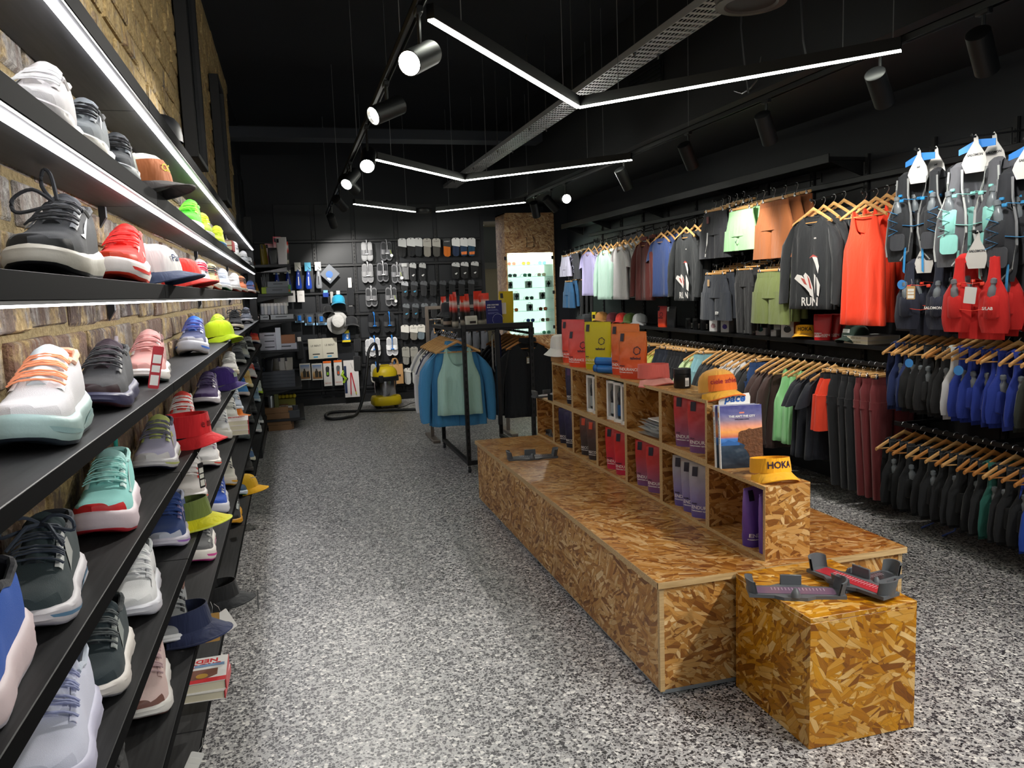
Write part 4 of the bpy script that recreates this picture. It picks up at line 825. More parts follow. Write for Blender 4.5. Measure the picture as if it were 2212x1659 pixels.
panel_bench('display_bench', 'low chipboard bench carrying the pigeonhole unit, right of the aisle one', 1.733, 2.375, 2.62, 5.68, BH)
ob = thing('chipboard_cube', 'square chipboard cube stool in front of the benches', 'stool', (1.583, 2.143, 0))
cw, cd = .428, .455
for nm, a, b in (('front_panel', (0, 0, .001), (cw, .018, BH-.018)), ('side_panel', (0, .0182, .001), (.018, cd-.0182, BH-.018)), ('side_panel', (cw-.018, .0182, .001), (cw, cd-.0182, BH-.018)), ('back_panel', (0, cd-.018, .001), (cw, cd, BH-.018)), ('top_panel', (0, 0, BH-.0178), (cw, cd, BH))): obj(nm, box2(a, b, .0015), OSB_W, ob, False)
# pigeonhole unit
UX0, UX1 = 1.757, 1.962
YD = [2.665, 3.12, 3.585, 4.02, 4.46, 4.89, 5.3, 5.7]; Z1, Z2 = .768, 1.056; tk = .016
pu = thing('pigeonhole_unit', 'stepped chipboard pigeonhole unit standing on the bench', 'shelving', (UX0, YD[0], BH))
def pbox(nm, a, b, edge=True):
    a = (a[0]-UX0, a[1]-YD[0], a[2]-BH); b = (b[0]-UX0, b[1]-YD[0], b[2]-BH)
    o = obj(nm, box2(a, b), OSB, pu, False)
    if edge: obj('edge_band', box2((a[0]-.0012, a[1]+.0003, a[2]+.0003), (a[0]+.0003, b[1]-.0003, b[2]-.0003)), EDGE, o, False)
for r, (i0, i1, zb, zt) in enumerate(((0, 7, BH, Z1), (1, 6, Z1, Z2))):
    for i in range(i0, i1):
        ya, yb = YD[i], YD[i+1]
        pbox('shelf_board', (UX0, ya, zb), (UX1, yb, zb+tk)); pbox('top_board', (UX0, ya, zt-tk), (UX1, yb, zt-.0004))
        pbox('divider', (UX0, ya, zb+tk), (UX1, ya+tk, zt-tk)); pbox('divider', (UX0, yb-tk, zb+tk), (UX1, yb-.0004, zt-tk))
        pbox('back_board', (UX1-.008, ya+tk, zb+tk), (UX1-.001, yb-tk, zt-tk), False)
# ---------------------------------------------------------------- stand-up pouches
def pouch_surf(w, h, d):
    def dep(z):
        f = z/h; return d/2*(1-f)**.55*(1 if f > .06 else .9) if f < .97 else .0015
    def wid(z):
        f = z/h; return w/2*(.86+.14*min(1, f*1.4)) if f < .93 else w/2*(1-(max(0, f-.93)/.07)**2*.06)
    return dep, wid
def pouch_vf(w, h, d, seed):
    rd = random.Random(seed); dep, wid = pouch_surf(w, h, d); ph = rd.uniform(0, 6); R = []
    for k in range(13):
        f = [0, .03, .08, .16, .28, .4, .52, .64, .76, .86, .93, .985, 1.0][k]; z = f*h; a, b = wid(z), max(.0012, dep(z)); row = []
        for j in range(28):
            t = 2*pi*j/28; c, s = cos(t), sin(t); x = a*(abs(c)**.55)*(1 if c > 0 else -1); y = b*(abs(s)**.8)*(1 if s > 0 else -1)
            y += .0022*sin(11*f*3+ph+x*60)*(1-f)*(1 if .05 < f < .9 else 0)
            row.append((x, y, z))
        R.append(row)
    return loft(R, True, True, True)
SWIRL = []
for k in range(6):
    a0 = k*pi/3; SWIRL.append([(r*cos(a0+t), r*sin(a0+t)) for r, t in ((1, 0), (1.02, .35), (.98, .7), (.86, 1.05), (.66, 1.2), (.72, .85), (.78, .45), (.82, .1))])
def pouch(loc, rz, label, mat, w=.185, h=.265, d=.085, seed=0, txt='ENDURANCE FUEL', flav=None, logo=True, tab='201a2a', group='nutrition pouches', tx=-.075, ink='ece8e4', dark='2a1e34', tilt=0, lx=.045, tabx=None, name='nutrition_pouch'):
    t = thing(name, label, 'pouch', loc, (tilt, 0, rz), group); dep, wid = pouch_surf(w, h, d)
    def con(vf, dx, dz): return [(x+dx, -max(.0012, dep(max(0, z+dz)))*max(0, 1-min(1, abs((x+dx)/wid(z+dz)))**3.636)**.4-.0034+(y if y < 0 else 0)*.3, z+dz) for x, y, z in vf[0]], vf[1]
    k = ('pouch', w, h, d, seed % 4); b = obj('body', lambda: pouch_vf(w, h, d, seed % 4), mat, t, key=k)
    obj('top_seal', box(w*.985, .004, .008, (0, 0, h-.005)), mat, t, False); tx0 = -w*.33 if tabx is None else tabx
    obj('tear_label', con(([(x, 0, z) for z in (-.022, -.011, 0, .011, .022) for x in (-.013, .0, .013)], [(3*r+c, 3*r+c+1, 3*r+c+4, 3*r+c+3) for r in range(4) for c in range(2)]), tx0, h*.87), M(tab, .5), t, False)
    if txt: obj('lettering', con(text(txt, .0225, bold=.01, align='LEFT'), tx, h*.2), M(ink, .5), t, False); obj('fine_print', con(text('COMPLETE ENERGY  ELECTROLYTES', .0062, bold=.05, align='LEFT'), tx, h*.135), M(ink, .5), t, False)
    if flav: obj('flavour_name', con(text(flav, .0085, bold=.05, align='LEFT'), tx, h*.27), M(dark, .5), t, False)
    if logo:
        obj('swirl_logo', con(merge(*[([(x*.024, 0, z*.024) for x, z in P], [tuple(range(8))]) for P in SWIRL]), lx, h*.6), M(dark, .5), t, False)
        obj('logo_text', con(text('tailwind', .021, bold=.03), lx-.008, h*.44), M(dark, .5), t, False)
    return t
G_OR = mat_grad('pouch_orange', [(0, 'd8431f'), (.45, 'd65a20'), (1, 'cf6a24')], 0, .26); G_RD = mat_grad('pouch_coral', [(0, 'ea4a22'), (.5, 'e0443a'), (1, 'c8464a')], 0, .26); G_YE = M('c2b10a', .42, bump=.3, bscale=16)
G_RP = mat_grad('pouch_cola', [(0, '6d4a80'), (.25, '94506c'), (.6, 'b8383a'), (1, 'cc2a20')], 0, .26); G_RR = mat_grad('pouch_raspberry', [(0, 'c0244c'), (.5, 'cc2a30'), (1, 'cf3428')], 0, .26)
G_GL = mat_grad('pouch_naked', [(0, '5c4c94'), (.35, '837aa8'), (.75, 'a09ca4'), (1, 'a8a298')], 0, .26); G_PU = mat_grad('pouch_grape', [(0, '4a3088'), (.5, '6a4aa0'), (1, '8a6ab8')], 0, .26)
G_BR = mat_grad('pouch_coffee', [(0, '2c2a2c'), (.5, '4a3a36'), (1, '7a4c3c')], 0, .26); G_NV = mat_grad('pouch_recovery', [(0, '1c1e2c'), (.6, '2a2848'), (1, '3a2e60')], 0, .26)
RW = -pi/2
def uy(u, x, z): return ey(u, x, z)
def pz(label, mat, u, z, x=1.85, rz=RW+.25, **k): return pouch((x, ey(u, x, z), z), rz, label, mat, **k)
# on top of the unit
pz('frontmost orange pouch with the full dark swirl logo on top of the unit', G_OR, 1368, Z2, 1.83, rz=RW+.55, flav='MANDARIN', seed=1, txt='ENDURANCE FUEL')
pz('orange pouch standing behind the frontmost orange one on top of the unit', G_OR, 1352, Z2, 1.87, rz=RW+.55, h=.3, w=.2, flav='MANDARIN', seed=2)
pz('mustard yellow pouch on top of the unit', G_YE, 1293, Z2, 1.85, rz=RW+.6, h=.3, w=.2, flav='LEMON', seed=3, ink='e4dcb0')
pz('coral pouch in front of the other coral one on top of the unit', G_RD, 1254, Z2, 1.81, rz=RW+.55, flav='MANDARIN', seed=0, h=.24)
pz('taller coral pouch nearest the white bucket hat on top of the unit', G_RD, 1240, Z2, 1.87, rz=RW+.55, h=.3, w=.2, flav='DAUWALTER', seed=1, txt='DAUWALTER')
# in the cells
def cellpouch(mat, i, row, n, labs, **k):
    z = (BH if row == 0 else Z1)+tk; ya = YD[i]+tk
    for q in range(n):
        y = ya+([.31, .2, .1][q] if n == 3 else [.29, .13][q] if n == 2 else .12); pouch((1.85-.01*q, y, z), RW+.75, labs[q], mat, h=.25 if row == 0 else .25, w=.19, d=.075, seed=q+i, **k)
cellpouch(G_RP, 1, 1, 2, ('red to purple pouch at the back of the upper cell behind the books', 'red to purple pouch at the front of the upper cell behind the books'), flav='COLA')
cellpouch(G_GL, 1, 0, 3, ('grey lilac pouch farthest left in the lower cell under the books', 'middle grey lilac pouch in the lower cell under the books', 'nearest grey lilac pouch in the lower cell under the books'), flav='NAKED', logo=False)
cellpouch(G_RP, 2, 0, 2, ('red to violet pouch behind its twin in the third lower cell', 'red to violet pouch in front of its twin in the third lower cell'), flav='COLA')
cellpouch(G_RR, 3, 0, 2, ('crimson pouch tilted behind its twin in the fourth lower cell', 'crimson pouch in front of its twin in the fourth lower cell'), flav='RASPBERRY', logo=False)
cellpouch(G_BR, 4, 0, 2, ('brown pouch with orange label, left one in the fifth lower cell', 'brown pouch with orange label, right one in the fifth lower cell'), tab='d8502c', txt='RECOVERY', logo=False)
cellpouch(G_NV, 5, 0, 2, ('navy pouch, left one in the sixth lower cell', 'navy pouch, right one in the sixth lower cell'), txt='RECOVERY', logo=False, tab='2a2850')
cellpouch(G_NV, 5, 1, 1, ('dark purple recovery pouch in the farthest upper cell',), txt='RECOVERY', logo=False, tab='5a3a70')
pouch((1.83, 2.83, BH+tk), .25, 'purple pouch seen edge on in the near end cell', G_PU, w=.17, h=.25, seed=2, lx=.03); pouch((1.84, 2.715, BH+tk), .1, 'dark purple pouch against the near end panel', G_PU, w=.17, h=.25, seed=3, lx=.03)
# white bottle boxes
def bottle_box(i, q, col, label, slot=1):
    z = Z1+tk; y = YD[i]+tk+.015+.105*q+.06; t = thing('bottle_box', label, 'box', (1.835, y, z), RW+.28, 'white boxes of filter bottles in the unit')
    w, d, h = .085, .09, .235
    obj('carton', merge(box2((-w/2, -d/2, 0), (-w/2+.014, d/2, h)), box2((w/2-.014, -d/2, 0), (w/2, d/2, h)), box2((-w/2, -d/2+.06, 0), (w/2, d/2, h)), box2((-w/2, -d/2, 0), (w/2, d/2, .02)), box2((-w/2, -d/2, h-.015), (w/2, d/2, h))), WHITE, t, False)
    obj('lid_print', box(w, d, .002, (0, 0, h+.001)), M('2a4234', .6), t, False); bt = obj('bottle', xf(lathe([(.024, .02), (.026, .03), (.026, .09), (.022, .11), (.026, .13), (.026, .165), (.014, .18)], 14), (0, -.015, .004)), pla('2a2c30', .4), t)
    obj('bottle_body', xf(lathe([(.0265, .035), (.0268, .085), (.0265, .1)], 14), (0, -.015, .004)), M(col, .3), bt); obj('bottle_cap', xf(lathe([(.015, .18), (.018, .185), (.016, .2), (.006, .205)], 14), (0, -.015, .004)), pla('3a4a42'), bt)
    obj('side_print', box(.0006, .05, .15, (w/2+.0004, 0, .14)), M('c8ccc8', .6), t, False)
for q, c, l in ((0, '9aa0a4', 'nearest white bottle box of three in the third upper cell'), (1, '2a5a94', 'middle white bottle box of three, blue bottle showing'), (2, 'a4a8ac', 'farthest white bottle box of three in the third upper cell')): bottle_box(3, q, c, l)
for q, c, l in ((0, 'a4a8ac', 'nearer white bottle box of two in the fourth upper cell'), (1, '9aa0a4', 'farther white bottle box of two in the fourth upper cell')): bottle_box(4, q, c, l)
for q in range(7):
    z = Z1+tk+q*.0125; t = thing('plastic_wallet', f'{["lowest","second","third","fourth","fifth","sixth","topmost"][q]} clear plastic wallet of the pile in the second upper cell' if q in (0, 6) else f'{ORD[q]} clear plastic wallet from the bottom of the pile in the unit', 'plastic wallet', (1.84+random.uniform(-.015, .015), YD[2]+.16+random.uniform(-.02, .02), z), random.uniform(-.15, .15), 'pile of clear plastic wallets')
    obj('sleeve', xf(loft([[(x, y, .004*sin(x*40+q)+(.004 if k else 0)) for x in [-.08+.016*i for i in range(11)]] for k, y in ((0, -.12), (0, -.04), (0, .04), (0, .12))], False)), M('d8dcdc', .15, trans=.5), t); obj('contents', box(.1, .16, .006, (0, 0, .006), .002), M('7a8084', .4, .3) if q % 2 else WHITE, t)
# hats and tubs on top
def bucket(loc, label, col, size=1.0, rx=0, rz=0):
    t = thing('bucket_hat', label, 'hat', loc, (rx, 0, rz)); t.scale = (size,)*3
    obj('crown', loft([[(r*cos(a)*.95, r*sin(a)*1.08, z) for a in [2*pi*i/30 for i in range(30)]] for r, z in ((.089, .045), (.088, .08), (.084, .115), (.076, .135), (.05, .145), (.01, .147))], True, False, True), fab(col), t, key=('bkc',)); obj('brim', loft([[(r*cos(a)*.95, r*sin(a)*1.08, z+.004*sin(3*a)) for a in [2*pi*i/30 for i in range(30)]] for r, z in ((.089, .05), (.092, .043), (.115, .02), (.138, .002), (.137, 0), (.112, .016), (.088, .04))], True), fab(col), t, key=('bkb',))
    return t
p = (1.85, ey(1216, 1.85, Z2), Z2)
cbx = thing('cardboard_ring', 'brown cardboard stand beneath the white bucket hat', 'stand', p); obj('ring', lathe([(.085, 0), (.088, .045), (.08, .045)], 24), KRAFT, cbx)
bucket((p[0], p[1], Z2+.043), 'white bucket hat at the far end of the unit top', 'd6d4d0', rz=.3)
cap((1.85, ey(1555, 1.85, Z2)+.02, Z2), .1, 'orange cap with yellow panels and brim on the near end of the unit', 'e0a040', 'e8a92c', edge='e06a18', txt='ciele athletics', tcol='b02a4c', panel='e06c1a')
visor((1.84, ey(1412, 1.84, Z2), Z2), .1, 'coral visor with a dark label on top of the unit', 'd8645a', 'e69a90', edge='d8645a', flat=False, h=.075, tilt=.12)
def tub(loc, label, group=None, r=.043, h=.098, name='supplement_tub'):
    t = thing(name, label, 'tub', loc, .6, group); obj('jar', lathe([(r*.92, 0), (r, .006), (r, h*.72), (r*.9, h*.76)], 28), pla('131416', .3), t); obj('lid', lathe([(r*.98, h*.76), (r*.99, h*.78), (r*.99, h*.98), (r*.95, h)], 28), pla('1c1d20', .45), t)
    def wrap(x0, x1, z0, z1): return loft([[((r+.0006)*sin(x0+(x1-x0)*i/6), -(r+.0006)*cos(x0+(x1-x0)*i/6), z) for i in range(7)] for z in (z0, z1)], False)
    obj('barcode_label', wrap(-.75, -.25, h*.12, h*.55), WHITE, t); obj('fine_print', wrap(-.05, .6, h*.3, h*.62), M('3a3c40', .5), t)
    for k in range(5): obj('barcode_bar', xf(wrap(-.72+.09*k, -.68+.09*k, h*.15, h*.42), (0, -.0004, 0)), pla('101010'), t)
tub((1.87, ey(1474, 1.87, Z2), Z2), 'black plastic tub with a barcode label beside the orange cap')
tub((1.92, ey(1398, 1.92, Z2)+.1, Z2), 'black lidded jar behind the coral visor', r=.03, h=.15, name='supplement_jar')
for k, (dx, dy, dz) in enumerate(((0, 0, 0), (0, .055, 0), (0, .027, .046))):
    t = thing('blue_tube', f'{["nearer lower","farther lower","upper"][k]} blue tablet tube of the three packed in plastic', 'tube', (1.80, ey(1312, 1.8, Z2)+dy, Z2+.026+dz), RW+.4, 'three blue tablet tubes')
    obj('tube_body', xf(lathe([(.0235, -.06), (.024, -.055), (.024, .055), (.021, .06)], 18), (0, 0, 0), (0, pi/2, .2)), M('2d6cb4', .3), t); obj('cap_ring', xf(lathe([(.0245, .056), (.0245, .064), (.018, .066)], 18, c0=False), (0, 0, 0), (0, -pi/2, .2)), M('1d4c8c', .3), t)
# books, sign and visor on the near step
COVER = mat_grad('cover_sunset', [(0, '0e1a26'), (.36, '1c3448'), (.42, '2c68b0'), (.47, '3f78c0'), (.5, 'c86a4c'), (.58, 'f0a04a'), (.66, 'e89878'), (.76, '8a7a90'), (.86, '5a5a90'), (1, '3c3c80')], 0, .275)
ROCK = M('7a4c2c', .8, bump=.8, bscale=70, var=.75)
def big_book(loc, rz, label, rx):
    t = thing('guide_book', label, 'book', loc, (rx, 0, rz), 'two copies of the climbing guide book'); w, h, d = .188, .275, .022
    obj('pages', box(w-.006, d-.005, h-.006, (0, d/2, h/2)), PAPER, t, False); fc = obj('front_cover', box(w, .002, h, (0, .001, h/2)), COVER, t, False); obj('back_cover', box(w, .002, h, (0, d-.001, h/2)), WHITE, t, False); sp_ = obj('spine', box(.003, d, h, (-w/2, d/2, h/2)), WHITE, t, False)
    obj('cliff_picture', prism([(-.012, .155), (-.002, .162), (.02, .165), (.035, .172), (.05, .168), (.094, .175), (.094, .002), (.055, .002), (.05, .02), (.036, .035), (.03, .06), (.018, .08), (.01, .085), (.015, .1), (-.018, .115), (-.014, .14)], .0006, -.0008), ROCK, fc, False)
    obj('hill_picture', prism([(-.094, .10), (-.06, .125), (-.03, .115), (-.01, .122), (-.01, .1)], .0004, -.0006), M('1f5a9c', .5), fc, False)
    lettering("THIS AIN'T THE CITY", .0125, WHITE, fc, (.005, -.0008, .226), bold=.03); lettering('EXPLORERS GUIDE', .0075, M('2a2a50', .5), fc, (.005, -.0008, .213), bold=.01); obj('badge', box(.022, .0005, .006, (.005, -.0008, .242)), M('e0806a', .5), fc, False)
    obj('spine_title', xf(text("THIS AIN'T THE CITY", .011, bold=.02), (-w/2-.0018, d/2, .16), (0, pi/2, -pi/2)), M('3a4a6a', .5), sp_, False); obj('spine_badge', box(.0006, .012, .022, (-w/2-.0016, d/2, .235)), M('e0803a', .5), sp_, False)
    return t
big_book((1.853, 2.985, Z1), -.2, 'front copy of the sunset cliff guide book on the step', -.1); big_book((1.846, 3.012, Z1), -.2, 'rear copy of the sunset cliff guide book on the step', -.1)
ps = thing('pace_sign', 'white card with blue italic pace logo behind the guide books', 'sign', (1.865, 3.06, Z1), (-.05, 0, -.2)); obj('card', prism([(-.072, .2), (-.072, .285), (-.055, .305), (.066, .318), (.072, .3), (.066, .2)], .004), WHITE, ps, False); lettering('pace', .05, M('1c5ab0', .4), ps, (0, -.001, .296), bold=.03, shear=.25)
visor((1.862, 2.79, Z1), -.12, 'bright yellow visor with purple HOKA lettering on the near step', 'f0a80c', 'f4b014', txt='HOKA', tcol='4a3a5a', flat=False, h=.06, size=.98)
# foot measuring gauges
def gauge(loc, rz, label, print_col, size=1.0, rx=0, group='foot measuring gauges', z_extra=0):
    t = thing('foot_gauge', label, 'foot gauge', loc, (0, 0, rz), group); t.scale = (size,)*3
    g = M('55585c', .45, bump=.05, bscale=60)
    def cup(y0, sgn, r=.042, h=.055):
        R = []
        for z in (0, h*.45, h*.8, h):
            R.append([(r*(1+.05*z/h)*sin(a), y0+sgn*(r*.7*cos(a)+.006*z/h*2), z+.008*cos(a) if z else 0) for a in [-1.45+2.9*i/12 for i in range(13)]])
        R2 = [[(x*.9, y-sgn*.006, z) for x, y, z in r] for r in R][::-1]
        return loft(R+R2, False)
    base = [(-.042, -.165), (.042, -.165), (.048, -.06), (.066, -.03), (.066, .05), (.046, .08), (.042, .165), (-.042, .165), (-.046, .08), (-.066, .05), (-.066, -.03), (-.048, -.06)]
    V, F = prism([(x, y) for x, y in base], .012); V = [(x, z, y) for x, y, z in V]; F = [f[::-1] for f in F]
    obj('base_plate', (V, F), g, t, False); ip = obj('printed_scale', box(.062, .27, .001, (0, 0, .0128)), M(print_col, .4, coat=.3), t, False)
    for i in range(16): obj('scale_mark', box(.024, .0016, .0006, (.012, -.1+i*.012, .0136)), M('c8b8c0', .5), ip, False)
    obj('heel_cup', cup(.135, 1), g, t); obj('toe_cup', cup(-.135, -1), g, t)
    sl = obj('width_slide', box(.008, .075, .038, (.06, .005, .03), .003), g, t); obj('finger_grip', xf(lathe([(.014, 0), (.017, .012), (.008, .026), (.001, .028)], 12), (.078, .005, .01)), g, sl)
    obj('ball_pointer', xf(lathe([(.018, 0), (.016, .012), (.006, .03), (.001, .032)], 12), (-.056, .01, .012)), g, t)
p = at(1718, 1283, z=BH); gauge((p.x, p.y, BH), 1.15, 'foot gauge with purple scale on the left of the cube', '6a5068')
p = at(1880, 1262, z=BH); gauge((p.x+.0, p.y+.02, BH), 1.75, 'foot gauge with black and white scale lying beneath the red one', '2c2c30', .9)
p = at(1838, 1268, z=BH); gauge((p.x, p.y, BH+.014), .22, 'foot gauge with red scale lying crosswise on top of another', 'a82430')
p = at(1150, 990, z=BH); gauge((p.x, p.y, BH), 1.45, 'grey foot gauge near the far end of the aisle bench', '3a3c40')
p = (1.85, 5.5, Z1); gauge((1.84, 5.6, Z1), 1.75, 'pale foot gauge on the far low step of the unit', 'c8ccd0', .9)
p = (1.84, 5.4, BH+tk); gauge((1.83, 5.5, BH+tk), .2, 'grey foot gauge inside the farthest lower cell', '4a4c50', .6)
bx = thing('shoe_box_lid', 'open flat black box with a grey insole on the far step', 'box', (1.84, 5.37, Z1), .15); obj('tray', merge(box2((-.075, -.06, 0), (.075, .06, .004)), box2((-.075, -.06, 0), (-.071, .06, .045)), box2((.071, -.06, 0), (.075, .06, .045)), box2((-.075, -.06, 0), (.075, -.056, .045)), box2((-.075, .056, 0), (.075, .06, .045))), pla('15161a'), bx, False); obj('insole', box(.13, .09, .02, (0, 0, .04), .008), M('8a888c', .8), bx); lettering('brannock', .012, WHITE, bx, (0, -.061, .022))
# ================================================================ hangers and garments (all hang from z = 0 at the hook top, facing -Y)
def hook_vf(z0=-.07, r=.02):
    P = [(0, 0, z0), (0, 0, z0+.018)]+[(r*1.0*cos(a)-.0, 0, -r+r*sin(a)) for a in [-.5+i*(pi+.4)/8 for i in range(9)]]
    return tube(P, .0022, 5)
def hanger_body():
    P = []
    for i in range(13):
        x = -.2+.4*i/12; f = abs(x)/.2; P.append((x, .0-.012*f*f, -.066-.094*f**1.1+(.004 if f < .1 else 0)))
    R = []
    for i, (x, y, z) in enumerate(P):
        f = abs(x)/.2; hz = .014-.003*f; hy = .006+.004*f; R.append([(x, y+hy*cos(t), z+hz*sin(t)) for t in [2*pi*k/8 for k in range(8)]])
    return loft(R, True, True, True)
def clip_body(): return box(.34, .012, .02, (0, 0, -.078), .004)
HB, HK = mesh(hanger_body, True, ('hanger_body',)), mesh(hook_vf(), True, ('hook',))
HBAR = mesh(tube([(-.185, -.008, -.158), (.185, -.008, -.158)], .0042, 6), True, ('hanger_bar',))
CB, CK = mesh(clip_body, True, ('clip_bar',)), mesh(hook_vf(-.07, .018), True, ('hook2',))
CLIP = mesh(merge(box(.022, .026, .034, (0, 0, -.09), .003), box(.008, .03, .02, (0, 0, -.072), .002)), True, ('clip',))
DWOOD = M('b5783c', .45)
def hanger(loc, rz, label, kind='wood', mat=None, group='wooden hangers', sc=1.0):
    t = thing('clothes_hanger', label, 'hanger', loc, rz, group); t.scale = (sc,)*3
    if kind == 'wood':
        b = obj('shoulder_bar', HB, mat or HWOOD, t); obj('trouser_bar', HBAR, mat or HWOOD, t); obj('hook', HK, CHROME, t)
    else:
        obj('clip_bar', CB, mat or HWOOD, t); obj('hook', CK, CHROME, t)
        for s in (-.13, .13): obj('clip', CLIP, STEEL, t, loc=(s, 0, 0))
    return t
def ringpts(a, b, z, n=36, fold=0.0, nf=7, ph=0.0, sup=.75):
    R = []
    for j in range(n):
        t = 2*pi*j/n; c, s = cos(t), sin(t); x = a*(abs(c)**sup)*(1 if c > 0 else -1); y = b*(abs(s)**.8)*(1 if s > 0 else -1)
        y += fold*sin(nf*t+ph)*(.35+.65*abs(s)); x += fold*.4*cos((nf-2)*t+ph); R.append((x, y, z))
    return R
def top_vf(kind, seed):
    rd = random.Random(seed); ph = rd.uniform(0, 6); nf = rd.choice((6, 7, 8, 9)); Hh, Aw, Sh = {'tee': (.68, .222, .2), 'long': (.69, .218, .2), 'jacket': (.69, .225, .195), 'tank': (.62, .19, .135), 'sing': (.78, .175, .14), 'crop': (.5, .2, .15)}[kind]
    top = -.088; R = []; lv = []
    for f in (0, .012, .08, .2, .35, .5, .64, .74): lv.append((Aw*(1-.05*f+.04*(1-f)**3), .036-.008*f, top-Hh*(1-f), .018*(1-f)**.8+.003, 0))
    if kind in ('tank', 'sing', 'crop'): lv = [q for q in lv if q[2] < top-.3]; L2 = [(Aw*.97, .03, top-.285, .004, 0), (Aw*.9, .028, top-.245, .003, 0), (Aw*.8, .025, top-.205, .002, 0), (Aw*.72, .022, top-.16, .002, 0), (Aw*.67, .02, top-.11, .001, 0), (Aw*.63, .018, top-.06, 0, 0), (Aw*.56, .016, top-.025, 0, 1)]
    else: L2 = [(Aw*.96, .03, top-.16, .003, 0), (Sh*1.02, .028, top-.1, .002, 0), (Sh*.86, .024, top-.074, .001, 0), (Sh*.65, .022, top-.044, 0, 0), (.095, .024, top-.012, 0, 1)]
    tk_ = kind in ('tank', 'sing', 'crop'); an, scf, scb = (Aw*.5, .17, .05) if tk_ else (.094, .09, .02); ze = top-.025 if tk_ else top-.012
    def zn(x, front): return ze-(scf if front else scb)*max(0, 1-(x/an)**2)**.5 if abs(x) < an else 9
    for a, b, z, fo, fl in lv+L2: R.append([(x, y, min(zz, zn(x, y < 0))) for x, y, zz in ringpts(a, b, z, 44, fo, nf, ph)])
    R[0] = [(x*.985, y*.8, z+.004) for x, y, z in R[0]]
    body = loft(R, True); CL = [(an*cos(q), -(.024 if not tk_ else .018)*sin(q), zn(an*cos(q)*.999, sin(q) > 0)) for q in [2*pi*i/28 for i in range(28)]]; col = tube(CL, .0065 if not tk_ else .004, 6, closed=True)
    inner = loft([CL[14:], [(x*.95, y-.004, z-.1) for x, y, z in CL[14:]]], False)
    sl = []
    if kind in ('tee', 'long', 'jacket'):
        for s in (-1, 1):
            if kind == 'tee': Q = [(.165, top-.075, .06, .03, .2), (.2, top-.10, .075, .036, .45), (.235, top-.17, .085, .04, .75), (.262, top-.27, .088, .042, .9)]
            else: Q = [(.165, top-.075, .055, .03, .2), (.205, top-.11, .07, .034, .6), (.245, top-.21, .066, .036, 1), (.27, top-.34, .06, .036, 1.1), (.278, top-.48, .054, .034, 1.2), (.28, top-.6, .047, .03, 1.2), (.276, top-.645, .042, .026, 1.2)]
            RR = []
            for k, (cx, cz, w, b, tw) in enumerate(Q):
                row = []
                for j in range(16):
                    t = 2*pi*j/16; q = w*cos(t); sl_ = .5 if kind == 'tee' else .22
                    if kind == 'tee' or k < 2: row.append((s*(cx+q*.62), b*sin(t)+.004*sin(3*t+k+ph), cz+abs(0)-q*.55*(1 if k < 3 else .35)))
                    else: row.append((s*(cx+q*.8), b*sin(t)+.006*sin(3*t+k*1.7+ph)-.006*k, cz-q*.12))
                RR.append(row)
            sl.append(loft(RR, True, True, kind != 'tee'))
    return body, col, inner, sl
GM = {}
def gmesh(kind, v):
    if (kind, v) not in GM:
        b, c, i, s = top_vf(kind, v+sum(map(ord, kind))); GM[kind, v] = (mesh(b, True, ('g_body', kind, v), 70), mesh(c, True, ('g_col', kind, v)), mesh(i, True, ('g_in', kind, v)), [mesh(x, True, ('g_sl', kind, v, k), 70) for k, x in enumerate(s)])
    return GM[kind, v]
def top(kind, loc, rz, label, col, group=None, trim=None, sl=None, print_=None, zipc=None, sc=1.0, name=None, cat=None):
    v = random.randrange(3); b, c, i, s = gmesh(kind, v); m = col if not isinstance(col, str) else fab(col)
    t = thing(name or {'tee': 'tshirt', 'long': 'long_sleeve_top', 'jacket': 'jacket', 'tank': 'tank_top', 'sing': 'singlet', 'crop': 'crop_top'}[kind], label, cat or {'tee': 't-shirt', 'long': 'long-sleeve top', 'jacket': 'jacket'}.get(kind, 'singlet'), loc, rz, group); t.scale = (sc,)*3
    bo = obj('body', b, m, t); obj('collar', c, fab(trim) if trim else m, t); obj('neck_inside', i, m, t)
    for q in s: obj('sleeve', q, fab(sl) if sl else m, t)
    if kind == 'jacket': obj('zip', tube([(.0, -.034, -.14), (.004, -.040, -.35), (0, -.046, -.6), (0, -.048, -.77)], .003, 4), fab(zipc or '2a1614'), bo); obj('stand_collar', loft([[(.085*cos(t), .034*sin(t), -.10+.03*(sin(t) < 0)*0) for t in [2*pi*j/20 for j in range(20)]], [(.075*cos(t), .03*sin(t), -.062) for t in [2*pi*j/20 for j in range(20)]]], True), m, bo)
    if print_: print_(bo)
    return t
